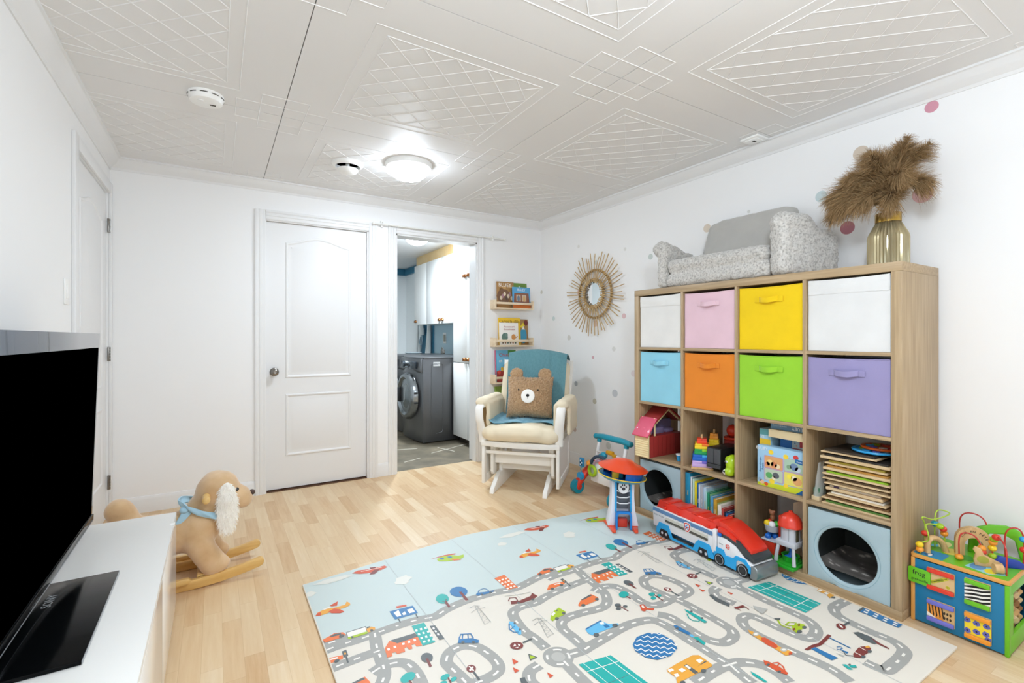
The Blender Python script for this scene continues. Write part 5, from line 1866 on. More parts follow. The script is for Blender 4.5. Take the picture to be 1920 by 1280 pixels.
PRINTS=[('p','cld',[(39,35),(103,15),(185,18),(219,42),(158,56),(95,62)]),('p','cld',[(369,209),(393,197),(429,212),(432,240),(407,255),(369,231)]),('p','cld',[(986,99),(1020,88),(1039,117),(1016,139),(981,123)]),('p','cld',[(1385,178),(1432,171),(1454,209),(1411,236),(1370,211)]),('p','amb',[(7,307),(18,287),(49,274),(94,285),(131,283),(142,261),(151,281),(149,297),(129,306),(103,308),(58,311),(26,315)]),('p','red',[(7,307),(20,287),(32,291),(26,315)]),('p','red',[(73,257),(109,240),(100,274),(79,268)]),('p','red',[(58,301),(84,289),(105,309),(116,336),(99,340),(68,321)]),('p','wht',[(40,272),(73,265),(78,273),(48,279)]),('p','red',[(221,17),(254,4),(310,22),(380,22),(387,44),(355,58),(287,57),(251,43)]),('p','mar',[(289,75),(323,38),(351,47),(314,82)]),('p','mar',[(309,4),(340,15),(330,26),(310,22)]),('l','wht',4,[(263,23),(363,32)]),('p','lime',[(629,95),(663,79),(713,91),(741,118),(772,118),(758,147),(720,161),(659,141),(629,123)]),('p','blue',[(638,101),(659,90),(669,102),(655,117)]),('p','blue',[(683,97),(702,98),(709,117),(692,121)]),('p','red',[(598,77),(682,72),(741,83),(735,95),(677,83)]),('p','or',[(687,131),(727,147),(737,167),(699,157)]),('p','blue',[(276,434),(375,443),(373,507),(278,502)]),('p','wht',[(288,453),(312,443),(309,489),(291,489)]),('p','wht',[(342,460),(366,460),(367,492),(343,491)]),('p','wht',[(316,476),(331,467),(330,490),(317,492)]),('p','red',[(310,411),(353,419),(351,433),(311,426)]),('l','dk',5,[(291,505),(290,534)]),('l','dk',5,[(363,511),(360,540)]),('p','dk',[(89,486),(165,486),(161,527),(87,523)]),('p','wht',[(91,490),(162,491),(159,524),(89,521)]),('p','lime',[(87,521),(160,522),(160,537),(87,536)]),('p','amb',[(162,503),(183,500),(194,514),(191,527),(162,532)]),('p','dk',[(107,532),(106,533),(105,535),(104,535),(103,536),(101,535),(100,534),(99,532),(98,530),(98,528),(98,526),(99,525),(100,523),(101,523),(102,522),(104,523),(105,524),(106,526),(107,528),(107,530)]),('p','dk',[(182,529),(182,531),(180,532),(179,533),(177,533),(175,532),(174,531),(173,529),(172,527),(172,524),(172,522),(173,520),(174,519),(176,518),(177,518),(179,519),(181,520),(182,522),(183,524),(183,526)]),('p','dk',[(166,494),(178,495),(180,503),(164,504)]),('p','or',[(981,495),(1011,482),(1043,468),(1074,479),(1081,500),(1057,510),(1013,510),(981,509)]),('p','dk',[(1023,480),(1045,473),(1067,481),(1065,491),(1029,487)]),('p','dk',[(1000,510),(997,512),(995,514),(991,515),(988,515),(986,514),(984,512),(983,510),(982,507),(983,504),(985,501),(987,498),(990,496),(993,495),(996,495),(998,496),(1000,498),(1002,501),(1002,504),(1001,507)]),('p','dk',[(1072,505),(1070,507),(1067,509),(1063,510),(1060,510),(1058,509),(1056,507),(1054,505),(1054,502),(1055,498),(1057,495),(1059,493),(1062,491),(1065,490),(1068,490),(1071,491),(1073,493),(1074,496),(1074,499),(1074,502)]),('p','dk',[(50,595),(66,593),(65,631),(48,633)]),('p','amb',[(61,616),(60,618),(59,619),(58,620),(57,620),(56,620),(55,619),(54,618),(54,616),(54,614),(54,612),(55,610),(55,608),(57,607),(58,607),(59,607),(60,608),(61,610),(61,612),(61,614)]),('l','dk',6,[(57,634),(55,669)]),('p','or',[(188,660),(216,626),(238,653),(317,657),(311,715),(291,710),(292,692),(279,692),(275,714),(263,714),(260,694),(250,698),(246,717),(218,715),(215,700),(202,700),(200,717),(181,715)]),('p','dk',[(220,625),(315,630),(317,657),(237,656)]),('p','wht',[(195,666),(204,667),(202,680),(194,679)]),('p','wht',[(219,665),(228,666),(226,679),(217,678)]),('p','wht',[(252,663),(261,665),(259,677),(250,676)]),('p','wht',[(274,664),(283,665),(280,678),(272,677)]),('p','wht',[(296,664),(305,665),(303,678),(294,677)]),('p','teal',[(320,580),(371,584),(361,723),(313,719)]),('p','wht',[(323,610),(331,611),(329,625),(320,624)]),('p','wht',[(341,612),(350,613),(347,626),(339,625)]),('p','wht',[(359,614),(368,615),(366,628),(357,627)]),('p','wht',[(323,638),(331,640),(329,653),(321,651)]),('p','wht',[(341,640),(349,641),(347,654),(339,653)]),('p','wht',[(359,642),(368,643),(365,656),(357,655)]),('p','wht',[(323,666),(332,667),(329,680),(321,679)]),('p','wht',[(341,668),(349,669),(347,682),(339,681)]),('p','wht',[(359,670),(367,671),(365,684),(356,682)]),('p','wht',[(323,693),(332,694),(330,706),(321,705)]),('p','wht',[(341,695),(349,696),(347,708),(339,707)]),('p','wht',[(359,697),(367,698),(365,710),(356,709)]),('p','dk',[(381,617),(401,625),(399,722),(379,719)]),('p','wht',[(386,633),(393,635),(391,648),(383,646)]),('p','wht',[(385,655),(392,657),(390,670),(383,667)]),('p','wht',[(386,678),(393,681),(391,693),(384,690)]),('p','teal',[(528,474),(522,484),(514,491),(505,496),(497,497),(489,494),(482,488),(478,479),(476,468),(476,456),(480,444),(486,434),(493,426),(502,421),(511,420),(519,422),(526,429),(531,438),(532,450),(531,462)]),('p','mar',[(500,488),(512,483),(508,535),(498,535)]),('l','dk',5,[(494,476),(503,490),(518,470)]),('p','blue',[(623,465),(616,475),(606,483),(594,487),(582,487),(571,482),(562,474),(555,463),(551,450),(552,436),(555,423),(563,411),(573,403),(584,399),(597,399),(608,404),(618,412),(625,424),(628,438),(628,452)]),('p','mar',[(589,446),(601,451),(597,527),(583,528)]),('p','blue',[(642,510),(654,495),(691,509),(734,517),(718,527),(682,525),(648,519)]),('l','blue',4,[(660,496),(674,480),(699,477),(707,491),(708,512)]),('p','dk',[(673,522),(671,524),(670,525),(668,526),(666,525),(664,525),(662,523),(661,522),(661,519),(661,517),(661,515),(663,514),(664,512),(666,512),(668,512),(670,513),(672,514),(673,516),(673,518),(673,520)]),('p','dk',[(714,528),(713,529),(711,531),(709,531),(707,531),(705,530),(703,529),(702,527),(702,525),(702,523),(703,521),(704,519),(706,518),(708,517),(710,517),(712,518),(713,519),(714,521),(715,523),(715,526)]),('p','or',[(785,422),(843,418),(837,552),(787,545)]),('p','wht',[(790,448),(801,449),(798,462),(788,462)]),('p','wht',[(809,447),(820,448),(817,461),(806,461)]),('p','wht',[(828,447),(838,447),(835,461),(825,460)]),('p','wht',[(790,476),(800,476),(797,489),(787,489)]),('p','wht',[(808,475),(818,475),(816,489),(805,488)]),('p','wht',[(826,474),(837,475),(834,488),(823,487)]),('p','wht',[(789,502),(799,503),(796,516),(786,515)]),('p','wht',[(807,502),(817,502),(814,515),(804,515)]),('p','wht',[(825,501),(836,502),(833,515),(822,514)]),('p','wht',[(788,528),(798,529),(795,542),(785,541)]),('p','wht',[(806,528),(816,529),(813,541),(803,541)]),('p','wht',[(824,528),(834,528),(831,541),(821,540)]),('p','mar',[(748,632),(782,649),(844,643),(865,625),(871,660),(839,671),(779,669),(737,655)]),('l','mar',5,[(740,628),(757,608),(782,619),(775,647)]),('l','gry',3,[(747,584),(797,604),(863,615)]),('p','dk',[(776,664),(775,666),(773,667),(771,668),(768,667),(766,667),(765,665),(764,663),(763,661),(763,659),(764,657),(766,655),(768,654),(770,653),(772,654),(774,654),(776,656),(777,658),(777,660),(777,662)]),('p','dk',[(844,674),(842,676),(840,677),(838,678),(835,677),(833,676),(832,675),(831,673),(830,671),(830,669),(831,667),(833,665),(835,664),(837,663),(840,663),(842,664),(843,666),(844,668),(845,670),(845,672)]),('p','or',[(938,638),(968,610),(1003,610),(1043,618),(1040,638),(1009,640),(962,642),(939,644)]),('p','dk',[(971,648),(968,650),(966,652),(963,652),(960,652),(958,651),(956,650),(955,647),(955,645),(955,642),(957,639),(959,637),(961,635),(964,635),(967,635),(969,636),(971,637),(972,640),(973,642),(972,645)]),('p','dk',[(1026,643),(1024,645),(1021,647),(1018,647),(1016,647),(1013,646),(1011,644),(1010,642),(1010,639),(1010,637),(1011,634),(1014,632),(1016,631),(1019,630),(1022,631),(1024,632),(1026,633),(1027,636),(1028,638),(1027,641)]),('p','wht',[(993,615),(1025,618),(1025,627),(993,623)]),('l','gry',3,[(598,586),(571,723)]),('l','gry',3,[(608,588),(601,720)]),('l','gry',3,[(598,586),(608,605),(591,618),(605,633),(586,647),(603,661),(580,676),(602,691),(575,704),(601,718),(571,723)]),('l','gry',3,[(572,588),(599,580),(616,597)]),('l','gry',3,[(563,621),(593,608),(630,618)]),('l','gry',3,[(774,801),(737,919)]),('l','gry',3,[(784,803),(768,918)]),('l','gry',3,[(774,801),(783,817),(765,828),(778,842),(758,853),(774,866),(750,878),(770,892),(742,902),(768,915),(737,919)]),('l','gry',3,[(748,801),(775,795),(792,811)]),('l','gry',3,[(737,829),(768,819),(803,830)]),('p','or',[(976,810),(1012,786),(1082,771),(1091,807),(1081,824),(1017,826),(977,821)]),('p','dk',[(1015,783),(1075,772),(1081,783),(1017,791)]),('p','dk',[(1004,827),(1001,829),(998,831),(995,831),(992,831),(989,830),(987,828),(986,825),(985,823),(986,820),(988,817),(990,815),(993,814),(996,813),(999,813),(1002,814),(1004,816),(1006,819),(1006,822),(1005,824)]),('p','dk',[(1084,821),(1082,823),(1079,825),(1075,826),(1072,825),(1070,824),(1068,823),(1067,820),(1067,818),(1067,815),(1069,812),(1072,810),(1075,808),(1078,807),(1081,808),(1084,809),(1086,810),(1087,813),(1087,816),(1086,818)]),('p','lime',[(815,831),(848,797),(895,782),(902,822),(887,834),(842,839),(815,847)]),('p','wht',[(837,807),(859,795),(859,808),(838,819)]),('p','dk',[(872,793),(883,791),(881,798),(870,799)]),('p','dk',[(848,845),(846,847),(843,848),(841,849),(838,849),(835,848),(834,846),(832,844),(832,841),(833,839),(834,836),(836,834),(839,833),(841,832),(844,832),(846,833),(848,835),(849,837),(850,840),(849,842)]),('p','dk',[(894,829),(892,831),(889,833),(887,833),(884,833),(882,832),(880,831),(879,829),(879,826),(880,824),(881,822),(883,820),(885,818),(888,818),(890,818),(893,819),(894,820),(895,822),(896,825),(895,827)]),('p','lblu',[(892,957),(979,944),(994,981),(1029,995),(1023,1007),(967,1003),(889,1000),(884,982)]),('p','blue',[(894,955),(981,943),(986,949),(893,962)]),('p','blue',[(969,973),(987,977),(985,999),(966,994)]),('p','wht',[(968,953),(986,957),(978,972),(964,967)]),('p','dk',[(914,1013),(911,1016),(908,1017),(904,1018),(900,1018),(897,1016),(894,1014),(892,1011),(892,1008),(893,1004),(895,1001),(898,999),(901,997),(905,996),(909,997),(913,998),(915,1001),(917,1004),(917,1007),(916,1010)]),('p','dk',[(1018,1005),(1015,1008),(1011,1009),(1007,1010),(1004,1009),(1000,1008),(998,1006),(996,1003),(996,1000),(997,996),(999,994),(1002,991),(1005,990),(1009,989),(1013,990),(1016,991),(1019,993),(1020,996),(1021,999),(1020,1002)]),('p','lblu',[(664,755),(677,767),(675,830),(662,852),(651,852),(654,810),(658,769)]),('l','blue',5,[(657,769),(639,801),(644,826),(660,836)]),('l','blue',4,[(645,804),(668,794)]),('p','dk',[(680,782),(679,784),(677,785),(675,786),(674,786),(673,786),(672,785),(671,783),(671,781),(672,779),(673,777),(674,775),(676,774),(677,773),(679,773),(680,773),(681,774),(682,776),(682,778),(681,780)]),('p','dk',[(676,827),(675,829),(673,830),(671,831),(670,831),(669,831),(668,830),(667,828),(667,826),(668,824),(669,822),(670,821),(672,819),(673,818),(675,818),(676,819),(677,820),(678,821),(678,823),(677,825)]),('p','mar',[(631,914),(626,919),(619,923),(612,924),(605,923),(598,920),(592,915),(588,909),(585,902),(586,895),(588,888),(593,883),(599,879),(607,878),(614,879),(621,882),(627,887),(632,893),(634,901),(633,908)]),('p','wht',[(595,899),(611,886),(608,900)]),('p','wht',[(618,894),(625,905),(614,910)]),('p','wht',[(599,907),(612,912),(604,916)]),('l','dk',8,[(638,899),(680,897)]),('p','red',[(557,953),(568,979),(546,983)]),('p','red',[(536,993),(547,1019),(527,1021)]),('p','red',[(622,1075),(632,1100),(614,1103)]),('p','dk',[(621,961),(639,995),(605,996)]),('p','lime',[(621,970),(632,991),(611,991)]),('p','blue',[(430,773),(443,754),(488,774),(506,798),(497,813)]),('l','blue',5,[(445,752),(463,730),(497,748),(493,778)]),('l','blue',4,[(470,734),(456,759)]),('l','blue',4,[(487,743),(476,768)]),('p','dk',[(454,783),(453,785),(451,786),(449,787),(447,787),(445,786),(443,785),(442,783),(442,780),(442,778),(443,776),(444,774),(446,772),(448,772),(450,772),(452,772),(453,774),(455,776),(455,778),(455,781)]),('p','dk',[(488,803),(487,805),(485,806),(483,807),(481,807),(479,806),(477,804),(476,802),(476,800),(476,798),(477,796),(478,794),(480,792),(482,791),(484,791),(486,792),(488,794),(489,796),(489,798),(489,800)]),('p','mar',[(424,933),(421,937),(417,940),(412,942),(407,942),(402,940),(398,937),(395,932),(394,927),(394,921),(396,915),(400,911),(404,907),(409,905),(414,905),(419,907),(423,911),(425,916),(427,921),(426,927)]),('p','wht',[(407,908),(412,910),(415,938),(410,938)]),('p','wht',[(400,926),(419,916),(421,922),(402,934)]),('l','dk',7,[(410,942),(409,987)]),('p','dk',[(319,801),(315,808),(310,813),(304,815),(298,816),(292,813),(287,809),(283,802),(281,795),(281,786),(283,778),(287,771),(292,766),(298,763),(305,763),(311,765),(316,770),(320,776),(322,784),(322,793)]),('l','mar',9,[(299,794),(295,841)]),('p','teal',[(1324,922),(1320,925),(1315,927),(1310,928),(1305,927),(1300,925),(1297,923),(1296,919),(1295,915),(1297,911),(1300,907),(1304,904),(1309,902),(1315,902),(1320,902),(1324,904),(1327,907),(1329,910),(1329,914),(1327,918)]),('p','teal',[(1304,946),(1300,949),(1296,950),(1291,951),(1287,951),(1283,949),(1281,947),(1280,944),(1280,940),(1281,937),(1284,934),(1288,931),(1292,929),(1296,928),(1301,929),(1304,930),(1307,933),(1308,936),(1308,939),(1307,943)]),('p','teal',[(1340,944),(1337,946),(1333,948),(1330,948),(1326,948),(1323,947),(1321,945),(1320,942),(1320,939),(1321,936),(1323,934),(1326,932),(1330,930),(1334,930),(1337,930),(1340,931),(1343,933),(1344,936),(1344,939),(1342,942)]),('l','mar',5,[(1319,922),(1314,975)]),('l','mar',4,[(1325,938),(1316,941)]),('p','dk',[(1133,907),(1130,909),(1125,911),(1121,911),(1116,910),(1112,908),(1109,906),(1107,902),(1106,899),(1107,895),(1109,892),(1112,889),(1117,887),(1121,887),(1126,888),(1130,890),(1133,892),(1136,896),(1136,900),(1135,903)]),('p','dk',[(1115,926),(1112,928),(1108,930),(1105,930),(1101,930),(1097,928),(1095,926),(1093,923),(1093,920),(1093,917),(1095,914),(1098,912),(1102,910),(1106,910),(1110,910),(1113,912),(1116,914),(1118,917),(1118,920),(1117,923)]),('p','dk',[(1149,928),(1147,930),(1144,931),(1141,931),(1138,930),(1135,929),(1132,927),(1131,925),(1130,922),(1131,920),(1133,917),(1135,916),(1138,915),(1141,914),(1145,915),(1147,916),(1150,918),(1151,920),(1152,923),(1151,926)]),('l','mar',5,[(1123,910),(1127,955)]),('p','teal',[(1223,862),(1216,868),(1208,871),(1200,873),(1192,872),(1185,870),(1180,865),(1178,859),(1178,853),(1180,846),(1185,839),(1192,834),(1200,830),(1208,828),(1216,829),(1223,831),(1228,836),(1231,842),(1231,849),(1228,856)]),('l','mar',6,[(1203,867),(1206,890)]),('p','red',[(1201,947),(1220,951),(1211,983),(1236,998),(1220,1006),(1201,987),(1184,994),(1176,983)]),('p','wht',[(1203,955),(1212,957),(1205,973),(1193,972)]),('p','teal',[(1734,1102),(1864,1124),(1874,1348),(1745,1350)]),('p','wht',[(1751,1105),(1753,1105),(1764,1350),(1762,1350)]),('p','wht',[(1792,1112),(1795,1112),(1806,1349),(1803,1349)]),('p','wht',[(1844,1121),(1847,1121),(1857,1348),(1855,1348)]),('p','wht',[(1736,1144),(1866,1162),(1866,1165),(1736,1147)]),('p','wht',[(1743,1298),(1872,1301),(1872,1304),(1743,1301)]),('p','wht',[(1734,1102),(1734,1102),(1734,1102),(1734,1102)]),('p','dk',[(1759,1224),(1849,1231),(1850,1233),(1759,1226)]),('p','blue',[(980,1123),(1027,1098),(1083,1102),(1121,1131),(1127,1185),(1105,1224),(1050,1240),(992,1230),(966,1197),(962,1154)]),('l','wht',5,[(1089,1114),(1100,1114),(1110,1123),(1110,1133),(1121,1133),(1132,1143),(1132,1152)]),('l','wht',5,[(1047,1106),(1047,1115),(1058,1115),(1068,1115),(1068,1125),(1068,1134),(1079,1134),(1090,1134),(1090,1144),(1090,1153),(1100,1153),(1111,1153),(1111,1163),(1111,1172),(1121,1172),(1132,1172),(1132,1182),(1132,1191)]),('l','wht',5,[(1006,1117),(1017,1117),(1027,1117),(1027,1126),(1028,1135),(1038,1136),(1048,1136),(1048,1145),(1049,1154),(1059,1154),(1069,1154),(1069,1164),(1069,1173),(1080,1173),(1090,1173),(1090,1182),(1090,1191),(1101,1192),(1111,1192),(1111,1201),(1111,1210),(1121,1210)]),('l','wht',5,[(987,1127),(988,1137),(998,1137),(1008,1137),(1008,1146),(1009,1155),(1019,1155),(1029,1155),(1029,1165),(1029,1174),(1039,1174),(1050,1174),(1050,1183),(1050,1192),(1060,1192),(1070,1192),(1070,1201),(1071,1210),(1081,1210),(1091,1211),(1091,1219),(1091,1228)]),('l','wht',5,[(969,1147),(969,1156),(979,1156),(989,1156),(990,1165),(990,1174),(1000,1175),(1010,1175),(1010,1184),(1011,1192),(1021,1193),(1030,1193),(1031,1202),(1031,1210),(1041,1211),(1051,1211),(1051,1220),(1051,1228),(1061,1229),(1071,1229),(1071,1238)]),('l','wht',5,[(952,1175),(961,1175),(971,1175),(972,1184),(972,1193),(982,1193),(992,1193),(992,1202),(992,1211),(1002,1211),(1012,1211),(1012,1220),(1013,1228),(1022,1229),(1032,1229),(1032,1238)]),('p','amb',[(980,1282),(1029,1279),(1120,1279),(1139,1290),(1139,1319),(1136,1348),(1127,1352),(1087,1350),(998,1346),(956,1346),(977,1323),(975,1290)]),('p','wht',[(982,1283),(1001,1286),(999,1297),(979,1295)]),('p','wht',[(1014,1302),(1033,1303),(1034,1318),(1014,1318)]),('p','wht',[(1107,1302),(1126,1305),(1127,1318),(1104,1319)]),('p','wht',[(983,1309),(998,1313),(992,1326),(975,1324)]),('p','dk',[(1047,1299),(1062,1299),(1062,1347),(1044,1347)]),('p','wht',[(1049,1302),(1059,1302),(1059,1320),(1048,1321)]),('p','dk',[(1083,1327),(1133,1322),(1134,1328)]),('p','dk',[(1091,1357),(1088,1358),(1085,1359),(1082,1359),(1078,1359),(1075,1358),(1073,1356),(1072,1354),(1072,1351),(1073,1349),(1075,1347),(1078,1345),(1081,1344),(1084,1344),(1088,1345),(1091,1346),(1093,1348),(1094,1350),(1094,1353),(1093,1355)]),('p','dk',[(985,1356),(982,1357),(980,1358),(976,1358),(973,1357),(971,1356),(969,1354),(967,1352),(967,1350),(967,1348),(969,1346),(971,1345),(974,1344),(977,1344),(980,1345),(983,1346),(985,1348),(986,1350),(987,1352),(986,1354)]),('p','mar',[(1495,1472),(1543,1473),(1580,1481),(1667,1472),(1668,1484),(1579,1493),(1501,1482)]),('p','blue',[(1521,1483),(1542,1486),(1546,1533),(1550,1560),(1516,1555)]),('l','blue',6,[(1648,1487),(1648,1558)]),('p','blue',[(1608,1544),(1617,1565),(1602,1566),(1605,1547)]),('p','gry',[(1571,1542),(1583,1567),(1570,1568)]),('l','dk',4,[(1605,1551),(1590,1568),(1608,1585)]),('l','blue',4,[(1611,1528),(1627,1534),(1623,1542),(1604,1542),(1599,1533)]),('p','mar',[(1619,1578),(1684,1571),(1705,1580),(1712,1597),(1691,1604),(1617,1602),(1602,1588)]),('p','amb',[(1702,1581),(1720,1585),(1714,1595),(1698,1588)]),('l','wht',4,[(1683,1570),(1680,1593)]),('l','wht',4,[(1635,1575),(1634,1598)]),('p','dk',[(1693,1607),(1690,1608),(1687,1609),(1683,1608),(1680,1608),(1677,1606),(1676,1605),(1675,1603),(1675,1601),(1677,1600),(1679,1599),(1682,1598),(1685,1597),(1689,1598),(1692,1598),(1695,1600),(1696,1601),(1697,1603),(1697,1605),(1696,1606)]),('p','dk',[(1640,1609),(1637,1610),(1634,1610),(1630,1610),(1627,1609),(1624,1608),(1622,1606),(1621,1604),(1621,1603),(1623,1601),(1625,1600),(1628,1599),(1631,1599),(1635,1599),(1638,1600),(1641,1601),(1643,1603),(1644,1604),(1643,1606),(1642,1608)]),('p','dk',[(1761,1518),(1783,1526),(1789,1567),(1774,1598),(1749,1594),(1744,1555),(1755,1530)]),('p','mar',[(1783,1566),(1774,1597),(1768,1633),(1761,1634),(1761,1598)]),('p','lime',[(1601,1371),(1646,1375),(1655,1394),(1631,1403),(1572,1404),(1578,1386)]),('l','lime',6,[(1587,1354),(1621,1350),(1639,1368),(1613,1375),(1587,1354)]),('l','lime',7,[(1595,1318),(1572,1343),(1580,1380)]),('p','dk',[(1594,1303),(1619,1317),(1601,1322),(1590,1313)]),('p','dk',[(1643,1406),(1640,1407),(1636,1408),(1632,1408),(1629,1407),(1626,1406),(1624,1404),(1623,1402),(1623,1400),(1624,1398),(1626,1396),(1630,1395),(1633,1394),(1637,1394),(1641,1395),(1644,1396),(1646,1398),(1647,1400),(1647,1402),(1646,1404)]),('p','dk',[(1599,1411),(1596,1412),(1591,1413),(1587,1413),(1583,1412),(1580,1411),(1578,1409),(1577,1407),(1577,1404),(1579,1402),(1582,1400),(1585,1399),(1590,1398),(1594,1398),(1598,1398),(1601,1400),(1603,1402),(1604,1404),(1604,1407),(1602,1409)]),('p','mar',[(1584,1382),(1600,1383),(1588,1392),(1575,1390)]),('p','mar',[(1629,1378),(1643,1380),(1632,1387),(1621,1385)]),('p','amb',[(1431,1293),(1438,1322),(1434,1348),(1438,1400),(1433,1418),(1443,1452),(1430,1463),(1403,1456),(1407,1417),(1408,1364),(1416,1311)]),('p','red',[(1425,1350),(1441,1356),(1439,1399),(1427,1414),(1409,1414),(1405,1385),(1410,1362)]),('p','gry',[(1441,1333),(1437,1335),(1432,1336),(1427,1336),(1423,1335),(1419,1333),(1416,1331),(1415,1328),(1415,1325),(1417,1322),(1420,1320),(1425,1318),(1429,1317),(1434,1316),(1439,1317),(1443,1319),(1446,1321),(1447,1324),(1446,1327),(1445,1330)]),('p','wht',[(1437,1330),(1435,1331),(1432,1331),(1430,1331),(1427,1331),(1425,1330),(1423,1328),(1423,1327),(1423,1325),(1423,1324),(1425,1322),(1427,1322),(1430,1321),(1432,1321),(1435,1322),(1437,1322),(1438,1324),(1439,1325),(1439,1327),(1438,1328)]),('p','gry',[(1441,1441),(1437,1442),(1432,1443),(1427,1443),(1423,1442),(1419,1440),(1416,1438),(1414,1435),(1414,1432),(1416,1429),(1419,1427),(1423,1425),(1428,1425),(1433,1425),(1437,1426),(1441,1428),(1444,1430),(1446,1433),(1446,1436),(1444,1438)]),('p','wht',[(1436,1438),(1434,1438),(1432,1439),(1429,1439),(1427,1438),(1424,1437),(1423,1436),(1422,1434),(1422,1433),(1422,1431),(1424,1430),(1426,1429),(1428,1429),(1431,1429),(1434,1430),(1436,1431),(1437,1432),(1438,1434),(1438,1435),(1438,1436)]),('p','red',[(1427,1452),(1444,1455),(1431,1464),(1415,1460)]),('p','red',[(1311,1427),(1319,1442),(1325,1478),(1319,1510),(1307,1512),(1295,1491),(1294,1443)]),('l','red',5,[(1324,1454),(1344,1462),(1337,1483),(1321,1497)]),('l','red',4,[(1343,1466),(1319,1472)]),('p','dk',[(1307,1454),(1305,1455),(1303,1455),(1300,1455),(1298,1455),(1296,1454),(1295,1453),(1294,1451),(1294,1450),(1295,1449),(1297,1447),(1299,1446),(1301,1446),(1304,1446),(1306,1446),(1308,1447),(1309,1448),(1310,1450),(1310,1451),(1309,1453)]),('p','dk',[(1305,1493),(1303,1494),(1301,1495),(1298,1495),(1296,1494),(1294,1493),(1293,1492),(1292,1491),(1292,1489),(1293,1488),(1295,1487),(1297,1486),(1299,1486),(1302,1486),(1304,1486),(1306,1487),(1307,1488),(1308,1489),(1308,1491),(1307,1492)]),('p','teal',[(1338,1068),(1344,1091),(1346,1143),(1341,1177),(1325,1177),(1326,1129),(1330,1082)]),('l','teal',5,[(1319,1096),(1300,1121),(1299,1141),(1315,1157),(1332,1149)]),('p','dk',[(1353,1099),(1350,1100),(1348,1101),(1345,1102),(1343,1101),(1341,1101),(1340,1100),(1340,1098),(1340,1096),(1341,1094),(1343,1093),(1345,1092),(1347,1091),(1350,1090),(1352,1090),(1354,1091),(1355,1092),(1356,1094),(1355,1096),(1354,1097)]),('p','dk',[(1350,1152),(1348,1154),(1346,1154),(1343,1155),(1341,1154),(1339,1154),(1338,1153),(1338,1151),(1338,1150),(1339,1148),(1341,1146),(1343,1145),(1345,1144),(1348,1144),(1350,1144),(1352,1145),(1353,1146),(1353,1147),(1353,1149),(1352,1151)]),('p','blue',[(1207,1120),(1217,1129),(1223,1191),(1206,1195),(1196,1142)]),('p','lblu',[(1206,1195),(1221,1197),(1216,1212),(1204,1212)]),('p','teal',[(1208,1211),(1226,1220),(1219,1260),(1203,1264)]),('p','dk',[(1208,1146),(1206,1148),(1204,1148),(1202,1149),(1200,1148),(1198,1147),(1196,1146),(1196,1145),(1196,1143),(1196,1141),(1198,1140),(1200,1139),(1202,1138),(1204,1138),(1206,1138),(1208,1139),(1210,1140),(1210,1142),(1210,1143),(1210,1145)]),('p','dk',[(1208,1241),(1206,1242),(1204,1242),(1202,1242),(1200,1242),(1198,1241),(1197,1240),(1196,1239),(1196,1237),(1197,1236),(1198,1234),(1200,1233),(1202,1233),(1204,1232),(1206,1233),(1208,1234),(1209,1235),(1210,1236),(1210,1238),(1209,1239)]),('p','dk',[(1522,1052),(1539,1056),(1533,1090),(1536,1145),(1515,1157),(1505,1099)]),('p','gry',[(1541,1069),(1537,1062),(1534,1079)]),('p','mar',[(1526,1171),(1576,1179),(1573,1195),(1521,1181)]),('l','mar',4,[(1531,1183),(1530,1200)]),('l','mar',4,[(1573,1191),(1566,1213)]),('p','gry',[(1609,1204),(1637,1253),(1580,1261),(1589,1223)]),('p','blue',[(1946,1456),(1996,1455),(1985,1597),(1947,1596)]),('p','wht',[(1953,1473),(1966,1472),(1965,1487),(1953,1487)]),('p','wht',[(1975,1470),(1988,1469),(1987,1483),(1975,1484)]),('p','wht',[(1953,1506),(1965,1506),(1964,1520),(1953,1520)]),('p','wht',[(1974,1503),(1985,1503),(1984,1517),(1973,1518)]),('p','wht',[(1953,1540),(1964,1540),(1963,1554),(1953,1554)]),('p','wht',[(1972,1537),(1983,1537),(1982,1552),(1972,1551)]),('p','wht',[(1953,1574),(1963,1574),(1962,1588),(1953,1588)]),('p','wht',[(1971,1571),(1981,1571),(1980,1586),(1970,1585)]),('p','dk',[(1946,1456),(1996,1455),(1995,1464),(1946,1464)]),('p','mar',[(1768,1489),(1761,1491),(1755,1490),(1749,1488),(1745,1485),(1743,1480),(1743,1475),(1745,1470),(1749,1465),(1755,1461),(1761,1458),(1768,1457),(1775,1458),(1780,1460),(1784,1463),(1786,1468),(1786,1473),(1784,1478),(1780,1483),(1774,1487)]),('p','wht',[(1768,1464),(1776,1465),(1765,1482),(1754,1483)]),('l','dk',8,[(1782,1476),(1823,1477)]),('p','teal',[(1523,1585),(1535,1592),(1525,1618),(1515,1609)]),('p','teal',[(1538,1599),(1559,1612),(1550,1620),(1531,1610)]),('p','dk',[(1549,1602),(1547,1602),(1545,1602),(1543,1602),(1541,1602),(1540,1601),(1539,1600),(1538,1599),(1538,1598),(1539,1597),(1540,1597),(1542,1596),(1544,1596),(1546,1596),(1547,1596),(1549,1597),(1550,1598),(1551,1599),(1550,1600),(1550,1601)]),('p','teal',[(1218,1437),(1221,1462),(1218,1498),(1208,1494),(1207,1453)])]

